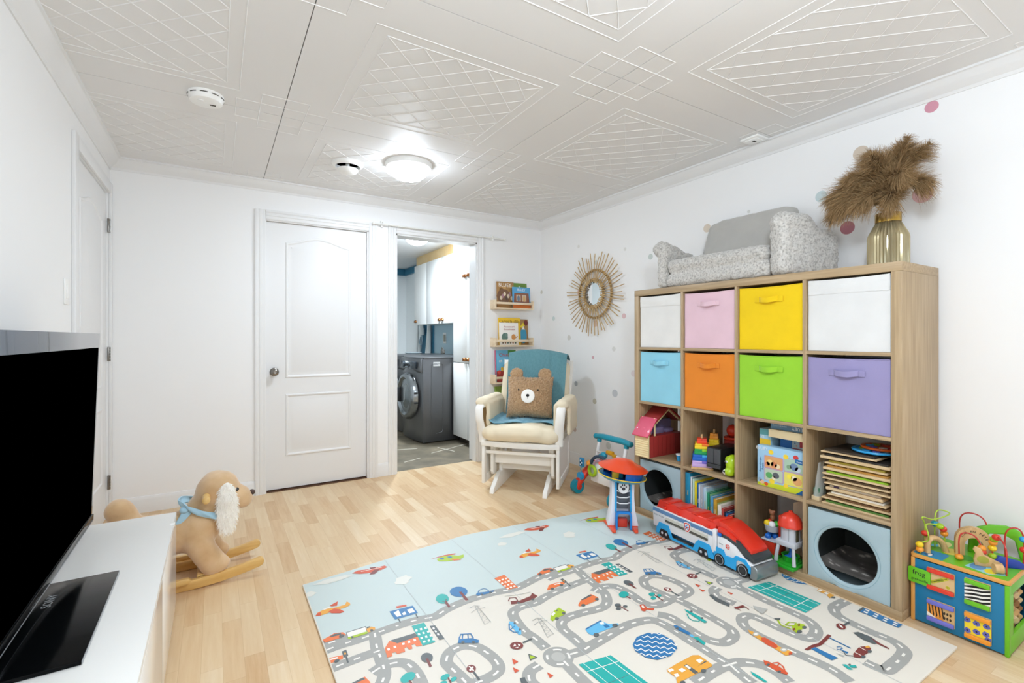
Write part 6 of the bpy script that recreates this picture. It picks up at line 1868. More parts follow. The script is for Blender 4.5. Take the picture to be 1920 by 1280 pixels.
# ================================================================ play mat
PAL = {'or': 'E0723C', 'red': 'CC5536', 'mar': '7C3935', 'teal': '22A59E', 'blue': '2F72A6', 'lime': 'A3BC26', 'amb': 'E0A040', 'wht': 'EAE6DE', 'dk': '5B6162', 'gry': 'B3B2AC', 'lblu': '63B2DA', 'cld': 'DAD9D0'}
CREAMM = M('mat_cream', 'DDD6CA', 0.55, bump=(140, 0.12, 0.0008))
SKYM = M('mat_sky', 'C3CFCD', 0.55, bump=(140, 0.12, 0.0008))
ROADM = M('mat_road', 'A09F9A', 0.55)
PM = {k: M('mat_' + k, v, 0.5) for k, v in PAL.items()}
MZ = 0.010
MX0, MY0, MW_, MHT, PER = -2.453, -1.575, 1998, 1760, 995
topv = [(0, 6), (200, -18), (397, -44), (640, -78), (884, -108), (1110, -92), (1340, -66), (1560, -42), (1774, -15), (1998, 0)]


def top_at(u):
    for (a, b), (c, d) in zip(topv, topv[1:]):
        if u <= c:
            return b + (d - b) * (u - a) / (c - a)
    return 0


mm = MB()


def mpt(u, v, h):
    return (MX0 + u / 1000, MY0 - v / 1000, MZ + h)


# slab in two folded halves
outl = topv + [(MW_, MHT), (0, MHT)]
mm.prism([mpt(u, v, 0)[:2] for u, v in outl], 0.0005, MZ, CREAMM, 'z', 0.002)


def clip(poly):
    def half(P_, f, inter):
        out = []
        for i in range(len(P_)):
            a, b = P_[i - 1], P_[i]
            fa, fb = f(a), f(b)
            if fa >= 0:
                out.append(a)
            if (fa >= 0) != (fb >= 0):
                t_ = fa / (fa - fb)
                out.append((a[0] + (b[0] - a[0]) * t_, a[1] + (b[1] - a[1]) * t_))
        return out
    for f in (lambda p: p[0] - 4, lambda p: MW_ - 4 - p[0], lambda p: MHT - 4 - p[1]):
        poly = half(poly, f, None)
        if len(poly) < 3:
            return None
    return [(u, max(v, top_at(u) + 5)) for u, v in poly]


def put(poly, mat, h):
    poly = clip(poly)
    if poly:
        mm.add([mpt(u, v, h) for u, v in poly], [tuple(range(len(poly)))], mat)


def ribbon(pts, w, mat, h, closed=False):
    n = len(pts)
    L_, R_ = [], []
    for i in range(n):
        a = Vector(pts[i - 1] if (closed or i > 0) else pts[0]).to_2d()
        b = Vector(pts[(i + 1) % n] if (closed or i < n - 1) else pts[-1]).to_2d()
        d = (b - a)
        d = d.normalized() if d.length > 1e-6 else Vector((1, 0))
        q = Vector((-d.y, d.x)) * w / 2
        p = Vector(pts[i]).to_2d()
        L_.append(p + q)
        R_.append(p - q)
    for i in range(n if closed else n - 1):
        j = (i + 1) % n
        put([tuple(L_[i]), tuple(L_[j]), tuple(R_[j]), tuple(R_[i])], mat, h)


def dashes(pts, h, closed=False):
    run_ = 0.0
    on = None
    cur = []
    for a, b in zip(pts, pts[1:] + ([pts[0]] if closed else [])):
        a, b = Vector(a).to_2d(), Vector(b).to_2d()
        ln = (b - a).length
        k = max(1, int(ln / 8))
        for i in range(k):
            p = a.lerp(b, i / k)
            ph = (run_ + ln * i / k) % 64
            if ph < 34:
                cur.append(tuple(p))
            elif len(cur) > 1:
                ribbon(cur, 8, PM['wht'], h)
                cur = []
            else:
                cur = []
        run_ += ln
    if len(cur) > 1:
        ribbon(cur, 8, PM['wht'], h)


main_sm = [tuple(p.to_2d()) for p in spline([(a, b, 0) for a, b in MAIN], 5)]
sky = [p for p in main_sm if p[0] < 995] + [(p[0] + PER, p[1]) for p in main_sm if p[0] > 40]
for i in range(len(sky) - 1):
    (u0, v0), (u1, v1) = sky[i], sky[i + 1]
    if u1 > u0 and u0 < MW_ - 4:
        u0c, u1c = max(u0, 4), min(u1, MW_ - 4)
        mm.add([mpt(u0c, top_at(u0c) + 4, .0002), mpt(u1c, top_at(u1c) + 4, .0002), mpt(u1c, v1, .0002), mpt(u0c, v0, .0002)], [(0, 1, 2, 3)], SKYM)
lvl = 0
for k in (-1, 0, 1):
    for (w, closed, pts) in ROADS:
        lvl += 1
        sm = [(p.x + k * PER, p.y) for p in spline([(a, b, 0) for a, b in pts], 7, bool(closed))]
        if max(p[0] for p in sm) < -40 or min(p[0] for p in sm) > MW_ + 40:
            continue
        ribbon(sm, w, ROADM, .0004 + lvl * 3e-6, bool(closed))
        dashes(sm, .0008 + lvl * 2e-6, bool(closed))
    ring = [(RING[0] + k * PER + 40 * math.cos(2 * PI * i / 40), RING[1] + 40 * math.sin(2 * PI * i / 40)) for i in range(40)]
    ribbon(ring, 31, ROADM, .0006 + k * 1e-5, True)
    dashes(ring, .0009, True)
    put([(RING[0] + k * PER + 25 * math.cos(2 * PI * i / 30), RING[1] + 25 * math.sin(2 * PI * i / 30)) for i in range(30)], PM['gry'], .0007)
    for i, e in enumerate(PRINTS):
        h = .0011 + i * 5e-6 + (k + 1) * 1e-6
        if e[0] == 'p':
            put([(u + k * PER, v) for u, v in e[2]], PM[e[1]], h)
        else:
            ribbon([(u + k * PER, v) for u, v in e[3]], e[2], PM[e[1]], h)
# fold lines
for u in (398, 796, 1194, 1592):
    put([(u - 1.1, -200), (u + 1.1, -200), (u + 1.1, MHT), (u - 1.1, MHT)], M('mat_fold', 'B8BDBC', 0.6), .0010)
mb = mm
vv = [v - Vector((-1.45, -2.45, 0)) for v in mm.v]
mm.v = vv
me = bpy.data.meshes.new('play_mat')
me.from_pydata([v[:] for v in mm.v], [], mm.f)
for q in mm.mats:
    me.materials.append(q)
for p, i in zip(me.polygons, mm.m):
    p.material_index = i
bm = bmesh.new()
bm.from_mesh(me)
for f in bm.faces:
    if all(v.co.z > MZ + 0.0001 for v in f.verts) and f.normal.z < 0:
        f.normal_flip()
bm.to_mesh(me)
bm.free()
o = bpy.data.objects.new('play_mat', me)
o.location = (-1.45, -2.45, 0)
COL.objects.link(o)
tag(o, 'large foam play mat printed with roads, cars and a pale blue sky', 'play mat')

# ================================================================ rocking dog
FUR = ramp_mat('tan_plush', [(0.3, 'C29C70'), (0.5, 'CDAA80'), (0.75, 'D9BA94')], 0.95, 11.0, (1, 1, 1), 0.25, sheen=0.5)
WOODR = ramp_mat('rocker_pine', [(0.3, 'D1A45C'), (0.6, 'DDB671'), (0.85, 'E6C586')], 0.4, 12.0, (0.5, 4, 4))
dg = thing('rocking_dog', 'tan plush dog rocker with long white ears on wooden rockers', 'rocking toy', (-2.9, -1.22, 0))


def rocker_z(x):
    return 0.004 + 0.42 * (x - 0.0) ** 2 if x > 0 else 0.004 + 0.42 * x * x


sh = [('e', (0.115, 0, 0.395), (0.098, 0.10, 0.108)), ('e', (0.19, 0, 0.362), (0.066, 0.070, 0.062)), ('e', (0.222, 0, 0.350), (0.046, 0.054, 0.048)),
      ('c', (0.07, 0, 0.33), (0.03, 0, 0.25), 0.085, 0.105), ('e', (0.02, 0, 0.235), (0.105, 0.105, 0.11)), ('c', (0.0, 0, 0.235), (-0.22, 0, 0.225), 0.095, 0.105), ('e', (-0.235, 0, 0.235), (0.10, 0.11, 0.115)),
      ('c', (-0.22, 0, 0.30), (-0.265, 0, 0.375), 0.05, 0.055),
      ('c', (0.035, 0.07, 0.19), (0.095, 0.085, 0.085), 0.058, 0.055), ('c', (0.035, -0.07, 0.19), (0.095, -0.085, 0.085), 0.058, 0.055), ('e', (0.105, 0.087, 0.082), (0.062, 0.05, 0.045)), ('e', (0.105, -0.087, 0.082), (0.062, 0.05, 0.045)),
      ('c', (-0.23, 0.075, 0.19), (-0.235, 0.085, 0.085), 0.06, 0.052), ('c', (-0.23, -0.075, 0.19), (-0.235, -0.085, 0.085), 0.06, 0.052)]
part('body', MB().blob(sh, FUR, 0.009, 9, (0.003, 18)), dg, ang=180)
part('nose', MB().ell((0.262, 0, 0.372), (0.014, 0.02, 0.014), M('nose_brown', '4A342A', 0.5), 16, 10), dg)
for s in (-1, 1):
    part('eye', MB().ell((0.195, s * 0.055, 0.412), (0.008, 0.007, 0.009), BLK, 12, 8), dg)
    # long shaggy ear
    WF = M('white_faux_fur', 'FBF8F2', 0.95, sheen=0.6)
    m = MB().blob([('e', (0.152, s * 0.105, 0.34), (0.044, 0.017, 0.125)), ('c', (0.150, s * 0.095, 0.445), (0.152, s * 0.105, 0.38), 0.012, 0.03)], WF, 0.006, 4, (0.003, 50))
    vs, fs = [], []
    r4 = random.Random(3 + s)
    base_v = list(m.v)
    for q in range(2600):
        p = base_v[r4.randrange(len(base_v))]
        n_ = Vector(((p.x - 0.152) / 0.044 ** 2, (p.y - s * 0.105) / 0.017 ** 2, (p.z - 0.34) / 0.125 ** 2)).normalized()
        d = (n_ * 0.7 + Vector((r4.gauss(0, .3), r4.gauss(0, .3), -0.8))).normalized() * r4.uniform(0.010, 0.022)
        w = d.cross(Vector((r4.gauss(0, 1), r4.gauss(0, 1), r4.gauss(0, 1)))).normalized() * 0.0011
        b = len(vs)
        vs += [p - w, p + w, p + d * 0.6 + w * 0.7, p + d * 0.6 - w * 0.7, p + d + Vector((0, 0, -0.003))]
        fs += [(b, b + 1, b + 2, b + 3), (b + 3, b + 2, b + 4)]
    m.add(vs, fs, WF)
    part('ear', m, dg, 'long white shaggy ear', ang=180)
    part('handle', MB().tube([(0.068, s * 0.085, 0.405), (0.068, s * 0.150, 0.405)], 0.0165, WOODR, 16).ell((0.068, s * 0.150, 0.405), (0.0165, 0.010, 0.0165), WOODR, 16, 8), dg, 'round wooden hand grip')
    # rocker board, bowed
    top, bot = [], []
    for k in range(21):
        x = -0.33 + 0.62 * k / 20
        zb = 0.42 * (x + 0.02) ** 2 + 0.0006
        top.append((x, zb + 0.044))
        bot.append((x, zb))
    tipc = [(top[-1][0] + 0.018 * math.sin(a), (top[-1][1] + bot[-1][1]) / 2 + 0.022 * math.cos(a)) for a in (PI * 0.25, PI * 0.5, PI * 0.75)]
    tailc = [(top[0][0] - 0.018 * math.sin(a), (top[0][1] + bot[0][1]) / 2 - 0.022 * math.cos(a)) for a in (PI * 0.25, PI * 0.5, PI * 0.75)]
    part('rocker', MB().prism(bot + [tipc[2], tipc[1], tipc[0]] + top[::-1] + [tailc[2], tailc[1], tailc[0]], s * 0.118 - 0.012, s * 0.118 + 0.012, WOODR, 'y', 0.004), dg)
    part('foot_rest', MB().prism([(-0.115, 0.034), (0.0, 0.040), (0.012, 0.055), (0.0, 0.066), (-0.10, 0.064), (-0.118, 0.05)], s * 0.131, s * 0.155, WOODR, 'y', 0.004), dg)
    for xa, xb in ((0.035, 0.115), (-0.27, -0.19)):
        part('rocker_block', MB().box(xa, xb, s * 0.088 - 0.017, s * 0.088 + 0.017, 0.02, 0.053, WOODR, 0.003), dg)
for x in (-0.23, 0.06):
    part('cross_board', MB().box(x - 0.03, x + 0.03, -0.105, 0.105, 0.032, 0.050, WOODR, 0.003), dg)
SCARF = M('pale_blue_scarf', 'A9CDE0', 0.8, bump=(250, 0.2, 0.001))
m = MB()
ctr = []
for k in range(32):
    a = 2 * PI * k / 32
    ctr.append(Vector((0.062 + 0.104 * math.cos(a) * 0.92, 0.108 * math.sin(a), 0.318 - 0.045 * math.cos(a) * 1.0 + 0.012)))


def band(u, v):
    a = 2 * PI * u
    ax = Vector((-0.36, 0, 0.93))
    c = Vector((0.062 + 0.100 * math.cos(a), 0.106 * math.sin(a), 0.330 - 0.045 * math.cos(a)))
    rad = Vector((math.cos(a), math.sin(a), 0))
    return c + ax * (v - 0.5) * 0.038 + rad * (0.006 * math.sin(PI * v) + 0.003 * math.sin(a * 9 + v * 3))


m.grid(band, 64, 8, SCARF, thick=0.006)
m.prism([(-0.02, 0.36), (0.01, 0.335), (-0.055, 0.265), (-0.065, 0.275)], -0.075, -0.062, SCARF, 'y', 0.003)
m.prism([(-0.02, 0.36), (0.01, 0.335), (-0.045, 0.25), (-0.06, 0.265)], -0.06, -0.045, SCARF, 'y', 0.003)
m.ell((-0.018, -0.062, 0.352), (0.02, 0.022, 0.018), SCARF, 14, 10)
part('scarf', m, dg, 'pale blue neck scarf with a knot')

# ================================================================ toy transporter truck
ang_t = math.atan2(-0.997, -0.073)
tk = thing('transporter_truck', 'long red white and blue toy transporter truck on the mat', 'toy truck', (-0.606, -2.012, MZ + 0.0026), ang_t)
W = 0.158
SKB, STB, BODY = PL_('skirt', '1FA0DE'), PL_('steel_stripe', '5C83AE'), PL_('truck_white', 'E6E6E8')
ROOF = PL_('roof_red', 'D63322', 0.28)
SMK = PL_('smoke', '3A3F42', 0.2)


def tp(nm, m, lab=None, ang=38):
    return part(nm, m, tk, lab, ang=ang)


m = MB().prism([(0.006, 0.045), (0.43, 0.045), (0.438, 0.06), (0.438, 0.150), (0.43, 0.156), (0.012, 0.156), (0.0, 0.12)], 0, W, BODY, 'y', 0.004)
tp('trailer_body', m)
for s, y in ((-1, 0.0), (1, W)):
    o_ = 0.0035
    ya, yb_ = (y - o_, y + 0.0005) if s < 0 else (y - 0.0005, y + o_)
    m = MB().prism([(0.03, 0.012), (0.035, 0.045), (0.055, 0.078), (0.125, 0.078), (0.155, 0.022), (0.30, 0.022), (0.318, 0.06), (0.335, 0.078), (0.405, 0.078), (0.435, 0.03), (0.435, 0.014), (0.40, 0.012), (0.39, 0.045), (0.34, 0.045), (0.33, 0.012), (0.14, 0.010), (0.115, 0.046), (0.068, 0.046), (0.052, 0.012)], ya, yb_, SKB, 'y')
    tp('skirt', m)
    m = MB().prism([(0.004, 0.132), (0.425, 0.132), (0.425, 0.152), (0.008, 0.152)], ya, yb_, STB, 'y')
    tp('stripe', m)
    m = MB().prism([(0.098, 0.106), (0.105, 0.092), (0.395, 0.092), (0.395, 0.122), (0.11, 0.122)], ya + s * 0.0003, yb_ + s * 0.0003, M('window_slot_pale', 'C9C6BC', .4), 'y')
    m.prism([(0.104, 0.094), (0.395, 0.094), (0.395, 0.107), (0.1, 0.107)], ya + s * 0.0008, yb_ + s * 0.0008, M('window_slot_dark', '54524A', .4), 'y')
    tp('window_slot', m)
    for x in (0.078, 0.108, 0.352, 0.384):
        m = MB().cyl((x, y - s * 0.018, 0.0235), (x, y + s * 0.002, 0.0235), 0.0235, BLK, n=24).cyl((x, y + s * 0.0018, 0.0235), (x, y + s * 0.0035, 0.0235), 0.0075, LGREY, n=12)
        tp('wheel', m)
    # crest: shield with a white star-paw
    yy = y + s * 0.004
    XC = Matrix.Translation((0.262, yy, 0.118)) @ Matrix.Rotation(0, 4, 'Z')
    m = MB()
    for sc_, col, dd in ((1.0, WHT, 0.0), (0.86, RED, 0.0006), (0.62, WHT, 0.0012)):
        pts = [(-0.022 * sc_, 0.022 * sc_), (0, 0.028 * sc_), (0.022 * sc_, 0.022 * sc_), (0.023 * sc_, -0.004 * sc_), (0.013 * sc_, -0.022 * sc_), (0, -0.029 * sc_), (-0.013 * sc_, -0.022 * sc_), (-0.023 * sc_, -0.004 * sc_)]
        m.prism(pts, min(0, s * (0.001 + dd)), max(0, s * (0.001 + dd)), col, 'y', X=XC)
    for k in range(5):
        a = PI / 2 + 2 * PI * k / 5
        m.prism(oval(0.010 * math.cos(a), 0.010 * math.sin(a), 0.004, 0.004, 10), min(0, s * 0.003), max(0, s * 0.003), SKY, 'y', X=XC)
    m.prism(oval(0, 0, 0.005, 0.005, 10), min(0, s * 0.003), max(0, s * 0.003), RED, 'y', X=XC)
    tp('crest', m)
# text near the rear on the side facing the room (local y = 0)
m = MB().text('ECRV WOW', 0.0135, GREY, Matrix.Translation((0.05, -0.0004, 0.112)) @ Matrix.Rotation(PI / 2, 4, 'X'), 0.0003)
tp('lettering', m)
# red roof with raised ribs
prof = [(0.006, 0.152), (0.018, 0.165), (0.03, 0.192), (W - 0.03, 0.192), (W - 0.018, 0.165), (W - 0.006, 0.152)]
m = MB().prism([(a, b) for a, b in prof], 0.02, 0.425, ROOF, 'x', 0.005)
for x in (0.06, 0.16, 0.26, 0.36):
    m.box(x, x + 0.045, 0.024, W - 0.024, 0.188, 0.197, ROOF, 0.004)
    for y in (0.010, W - 0.010):
        m.box(x + 0.01, x + 0.035, y - 0.006, y + 0.006, 0.155, 0.172, ROOF, 0.003)
m.prism([(0.385, 0.19), (0.43, 0.215), (0.445, 0.212), (0.445, 0.175), (0.40, 0.17)], 0.028, W - 0.028, ROOF, 'y', 0.004)
tp('trailer_roof', m, 'red trailer roof')
for x in (0.055, 0.17, 0.31, 0.405):
    tp('white_clip', MB().box(x, x + 0.035, -0.002, 0.004, 0.148, 0.158, WHT, 0.001))
m = MB().box(0.425, 0.445, -0.003, 0.020, 0.06, 0.168, BODY, 0.003).box(0.425, 0.445, W - 0.020, W + 0.003, 0.06, 0.168, BODY, 0.003)
tp('corner_post', m)
# cab
m = MB().prism([(0.450, 0.030), (0.62, 0.030), (0.655, 0.050), (0.652, 0.070), (0.60, 0.088), (0.55, 0.125), (0.50, 0.140), (0.450, 0.142)], 0.002, W - 0.002, BODY, 'y', 0.006)
tp('cab_body', m)
m = MB().prism([(0.452, 0.140), (0.50, 0.138), (0.552, 0.124), (0.605, 0.086), (0.650, 0.078), (0.648, 0.095), (0.62, 0.12), (0.57, 0.152), (0.50, 0.166), (0.452, 0.166)], 0.008, W - 0.008, SMK, 'y', 0.004)
tp('windscreen', m)
m = MB().prism([(0.448, 0.160), (0.505, 0.158), (0.57, 0.140), (0.62, 0.108), (0.632, 0.112), (0.63, 0.128), (0.60, 0.152), (0.545, 0.185), (0.49, 0.208), (0.448, 0.212)], 0.018, W - 0.018, ROOF, 'y', 0.010)
m.prism([(0.448, 0.157), (0.505, 0.155), (0.56, 0.14), (0.55, 0.16), (0.50, 0.18), (0.448, 0.185)], 0.006, W - 0.006, ROOF, 'y', 0.005)
tp('cab_roof', m, 'red sloping cab roof')
tp('side_light', MB().box(0.452, 0.475, 0.0, 0.004, 0.143, 0.160, BLUEP, 0.002))
for s, y in ((-1, 0.002), (1, W - 0.002)):
    ya, yb_ = (y - 0.004, y + 0.0005) if s < 0 else (y - 0.0005, y + 0.004)
    m = MB().prism([(0.442, 0.014), (0.56, 0.014), (0.562, 0.055), (0.572, 0.068), (0.60, 0.068), (0.625, 0.05), (0.628, 0.03), (0.64, 0.03), (0.64, 0.058), (0.61, 0.085), (0.560, 0.085), (0.545, 0.066), (0.50, 0.062), (0.49, 0.085), (0.448, 0.085), (0.43, 0.05)], ya, yb_, SKB, 'y')
    tp('skirt', m)
    for x in (0.468, 0.598):
        m = MB().cyl((x, y - s * 0.022, 0.029), (x, y + s * 0.006, 0.029), 0.029, BLK, n=28).cyl((x, y + s * 0.0055, 0.029), (x, y + s * 0.0075, 0.029), 0.016, M('hub_dark', '2C2E30', .5), n=20)
        m.tube([(x + 0.022 * math.cos(2 * PI * k / 24), y + s * 0.0068, 0.029 + 0.022 * math.sin(2 * PI * k / 24)) for k in range(24)], 0.002, GREY, 6, closed=True)
        tp('wheel', m)
m = MB().text('PATROL', 0.006, GREY, Matrix.Translation((0.474, 0.0012, 0.108)) @ Matrix.Rotation(PI / 2, 4, 'X'), 0.0003)
for a in range(5):
    q = 2 * PI * a / 5
    m.prism(oval(0.512 + 0.0065 * math.cos(q), 0.108 + 0.0065 * math.sin(q), 0.003, 0.003, 8), 0.0006, 0.0022, RED, 'y')
m.tube([(0.512 + 0.0115 * math.cos(2 * PI * k / 20), 0.0018, 0.108 + 0.0115 * math.sin(2 * PI * k / 20)) for k in range(20)], 0.001, RED, 5, closed=True)
tp('cab_badge', m)
m = MB().prism([(0.632, 0.004), (0.668, 0.008), (0.676, 0.03), (0.672, 0.060), (0.655, 0.072), (0.636, 0.068)], 0.0, W, M('pl_silver', '8F9698', 0.3, 0.6), 'y', 0.006)
tp('bumper', m, 'silver front bumper')
tp('chassis', MB().box(0.03, 0.63, 0.03, W - 0.03, 0.02, 0.046, PL_('chassis', '2A6FA0', 0.5), 0.003))

# ================================================================ toy lookout tower
lk = thing('lookout_tower', 'white toy lookout tower with an orange saucer roof on the mat', 'toy', (-0.690, -1.845, MZ + 0.0026), math.radians(-35))


def lp(nm, m, lab=None, ang=38):
    return part(nm, m, lk, lab, ang=ang)


TORG = PL_('tower_orange', 'E24A22', 0.3)
for s in (-1, 1):
    # curved white leg flaring outwards
    P_ = [(s * 0.092, 0.0), (s * 0.05, 0.0), (s * 0.046, 0.10), (s * 0.042, 0.27), (s * 0.068, 0.27), (s * 0.066, 0.18), (s * 0.072, 0.09)]
    m = MB().prism(P_ if s < 0 else P_[::-1], -0.048, 0.052, PL_('tower_white', 'E4E4EC', .35), 'y', 0.004)
    m.v = [v + Vector((0, 0, 0.014)) for v in m.v]
    lp('column', m)
    m = MB().prism([(s * 0.04, -0.06), (s * 0.085, -0.055), (s * 0.105, 0.05), (s * 0.04, 0.05)] if s > 0 else [(s * 0.04, 0.05), (s * 0.105, 0.05), (s * 0.085, -0.055), (s * 0.04, -0.06)], 0, 0.015, TORG, 'z', 0.003)
    m.prism([(s * 0.055, -0.125), (s * 0.075, -0.122), (s * 0.085, -0.055), (s * 0.045, -0.055)] if s > 0 else [(s * 0.045, -0.055), (s * 0.085, -0.055), (s * 0.075, -0.122), (s * 0.055, -0.125)], 0, 0.014, TORG, 'z', 0.004)
    lp('foot', m, 'orange foot with a pointed toe')
m = MB().box(-0.044, 0.044, 0.01, 0.048, 0.0, 0.275, PL_('tower_back', 'C9CBD2', .4), 0.004)
lp('lift_shaft', m)
for s in (-1, 1):
    lp('frame', MB().box(s * 0.044 - 0.005, s * 0.044 + 0.005, -0.058, -0.042, 0.10, 0.278, SKB, 0.002))
m = MB()
for z in (0.15, 0.185, 0.22):
    m.tube([(-0.04, -0.05, z + 0.006), (-0.02, -0.052, z), (0.02, -0.052, z), (0.04, -0.05, z + 0.006)], 0.0035, WHT, 8)
lp('rungs', m)
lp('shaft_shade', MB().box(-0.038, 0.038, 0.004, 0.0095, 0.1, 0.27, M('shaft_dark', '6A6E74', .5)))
m = MB()
arch_ = [(-0.048, 0.0)] + [(-0.048 + 0.0, 0.085)] + [(-0.048 + 0.02 * (1 - math.cos(a)), 0.085 + 0.02 * math.sin(a)) for a in (0.5, 1.0, 1.57)] + [(0.048 - 0.02 * (1 - math.cos(a)), 0.085 + 0.02 * math.sin(a)) for a in (1.57, 1.0, 0.5)] + [(0.048, 0.085), (0.048, 0.0)]
inner = [(u * 0.76, w * 0.88) for u, w in arch_]
n = len(arch_)
vs = [(u, y, w + 0.001) for y in (-0.072, -0.052) for ring_ in (arch_, inner) for u, w in ring_]
fs = []
for i in range(n - 1):
    fs += [(i, i + 1, n + i + 1, n + i), (2 * n + i, 3 * n + i, 3 * n + i + 1, 2 * n + i + 1), (i, 2 * n + i, 2 * n + i + 1, i + 1), (n + i, n + i + 1, 3 * n + i + 1, 3 * n + i)]
fs += [(0, n, 3 * n, 2 * n), (n - 1, 3 * n - 1, 4 * n - 1, 2 * n - 1)]
m.add(vs, fs, PL_('arch_blue', '1A7FD0'))
lp('archway', m, 'blue arched doorway')
lp('door_block', MB().box(-0.028, 0.028, -0.03, 0.004, 0.0, 0.05, RED, 0.004))
m = MB()
XB2 = Matrix.Translation((0, -0.058, 0.25)) @ Matrix.Rotation(PI / 2, 4, 'X')
m.prism(oval(0, 0, 0.032, 0.038, 26), 0, 0.004, WHT, 'z', X=XB2)
PAW = M('paw_dark', '3C3A44', .5)
m.prism(oval(0, -0.010, 0.0105, 0.009, 14), 0.004, 0.0052, PAW, 'z', X=XB2)
for a, b in ((-0.015, 0.002), (-0.006, 0.013), (0.006, 0.013), (0.015, 0.002)):
    m.prism(oval(a, b, 0.0038, 0.006, 10), 0.004, 0.0052, PAW, 'z', X=XB2)
lp('paw_badge', m, 'white oval badge with a dark paw print')
XTOP = Matrix.Translation((0, 0, 0.30)) @ Matrix.Rotation(math.radians(7), 4, 'Y') @ Matrix.Translation((0, 0, -0.30))


def lt(nm, m, lab=None):
    m.v = [XTOP @ v for v in m.v]
    return lp(nm, m, lab)


lt('dish', MB().lathe([(0, 0.272), (0.07, 0.272), (0.115, 0.285), (0.142, 0.304), (0.138, 0.306), (0.11, 0.294), (0, 0.29)], TEALP, 44), 'teal saucer dish')
lt('dish_rim', MB().tube([(0.143 * math.cos(2 * PI * k / 48), 0.143 * math.sin(2 * PI * k / 48), 0.308) for k in range(48)], 0.0032, YEL, 8, closed=True))
m = MB().lathe([(0.112, 0.296), (0.118, 0.30), (0.122, 0.35), (0.112, 0.352), (0.11, 0.30)], BLUEP, 40)
m.f = [f for i, f in enumerate(m.f) if not (150 <= (i // 4) * 9 <= 262)]
m.m = m.m[:len(m.f)]
lt('cabin_wall', m)
lt('control_desk', MB().box(-0.06, 0.0, -0.05, 0.03, 0.291, 0.33, TEALP, 0.008).box(-0.07, -0.03, -0.07, -0.04, 0.291, 0.335, YEL, 0.006).box(0.01, 0.05, -0.04, 0.05, 0.291, 0.345, M('cab_navy', '1B2F5C', .4), 0.006))
for a in (0.4, 2.2, 4.0):
    lt('roof_post', MB().cyl((0.08 * math.cos(a), 0.08 * math.sin(a), 0.29), (0.08 * math.cos(a), 0.08 * math.sin(a), 0.36), 0.007, TORG, n=10))
m = MB().lathe([(0, 0.352), (0.10, 0.352), (0.146, 0.350), (0.149, 0.354), (0.13, 0.364), (0.09, 0.380), (0.075, 0.386), (0.058, 0.398), (0.03, 0.405), (0, 0.406)], TORG, 48)
m.v = [Vector((v.x, v.y, v.z)) for v in m.v]
lt('saucer_roof', m, 'orange saucer roof')

# ================================================================ baby walker
wk = thing('baby_walker', 'red and teal push-along baby walker standing by the right wall', 'walker', (-0.40, -1.385, 0))
HB = PL_('handle_teal', '1390A8', .35)
m = MB().tube([(0.07, 0.175, 0.408), (0.072, 0.10, 0.415), (0.072, -0.10, 0.415), (0.07, -0.175, 0.408)], [0.024, 0.027, 0.027, 0.024], HB, 14, flat=0.8)
for s in (-1, 1):
    m.ell((0.07, s * 0.175, 0.408), (0.024, 0.024, 0.021), HB, 14, 10)
    m.cyl((0.068, s * 0.14, 0.372), (0.07, s * 0.14, 0.40), 0.018, HB, n=16)
part('handle', m, wk, 'teal push handle')
for s in (-1, 1):
    m = MB().tube([(0.068, s * 0.14, 0.385), (0.045, s * 0.14, 0.28), (0.02, s * 0.14, 0.16)], 0.0135, WHT, 12)
    part('upright', m, wk)
    P_ = spline([(0.10, s * 0.12, 0.20), (0.04, s * 0.145, 0.215), (-0.03, s * 0.168, 0.16), (-0.088, s * 0.19, 0.085), (-0.10, s * 0.195, 0.05)], 5)
    m = MB().tube(P_, [0.036, 0.036, 0.036] + [0.036] * (len(P_) - 8) + [0.034, 0.033, 0.032, 0.03, 0.03], RED, 14, flat=0.75)
    part('front_leg', m, wk)
    m = MB().tube(spline([(0.06, s * 0.13, 0.20), (0.16, s * 0.16, 0.15), (0.215, s * 0.17, 0.055)], 5), 0.028, RED, 12, flat=0.8)
    part('rear_leg', m, wk)
    for x, rr in ((-0.10, 0.050), (0.215, 0.045)):
        yy = s * (0.195 if x < 0 else 0.17)
        m = MB().cyl((x, yy - 0.022, rr), (x, yy + 0.022, rr), rr, HB, n=32)
        m.cyl((x, yy - 0.026, rr), (x, yy + 0.026, rr), rr * 0.45, RED, n=20)
        part('wheel', m, wk)
part('panel', MB().box(-0.045, -0.015, -0.115, 0.115, 0.10, 0.245, WHT, 0.012).box(-0.02, 0.06, -0.125, 0.125, 0.14, 0.235, RED, 0.02), wk)
m = MB()
m.tube([(-0.05, 0.10 * math.cos(a), 0.215 + 0.085 * math.sin(a)) for a in [PI * k / 16 for k in range(17)]], 0.012, M('walker_dark', '32465A', .4), 8)
m.tube([(-0.052, 0.07 * math.cos(a), 0.215 + 0.055 * math.sin(a)) for a in [PI * k / 14 for k in range(15)]], 0.009, M('walker_mauve', 'A58A9C', .4), 8)
part('rainbow_arch', m, wk)
part('spinner_bar', MB().cyl((0.04, -0.14, 0.305), (0.04, 0.14, 0.305), 0.005, WHT, n=10), wk)
m = MB().ell((0.035, 0.055, 0.29), (0.025, 0.03, 0.024), TEALP, 14, 10).ell((0.03, 0.085, 0.28), (0.016, 0.018, 0.015), TEALP, 12, 8)
part('teal_bird', m, wk)
m = MB().box(0.02, 0.05, -0.045, 0.025, 0.305, 0.335, PL_('mustard', 'D39A1E'), 0.01).box(0.02, 0.05, -0.07, -0.04, 0.295, 0.318, PL_('mustard', 'D39A1E'), 0.008)
part('yellow_shape', m, wk)
part('yellow_ball', MB().ell((-0.055, 0.115, 0.232), 0.021, AMB, 16, 12), wk)
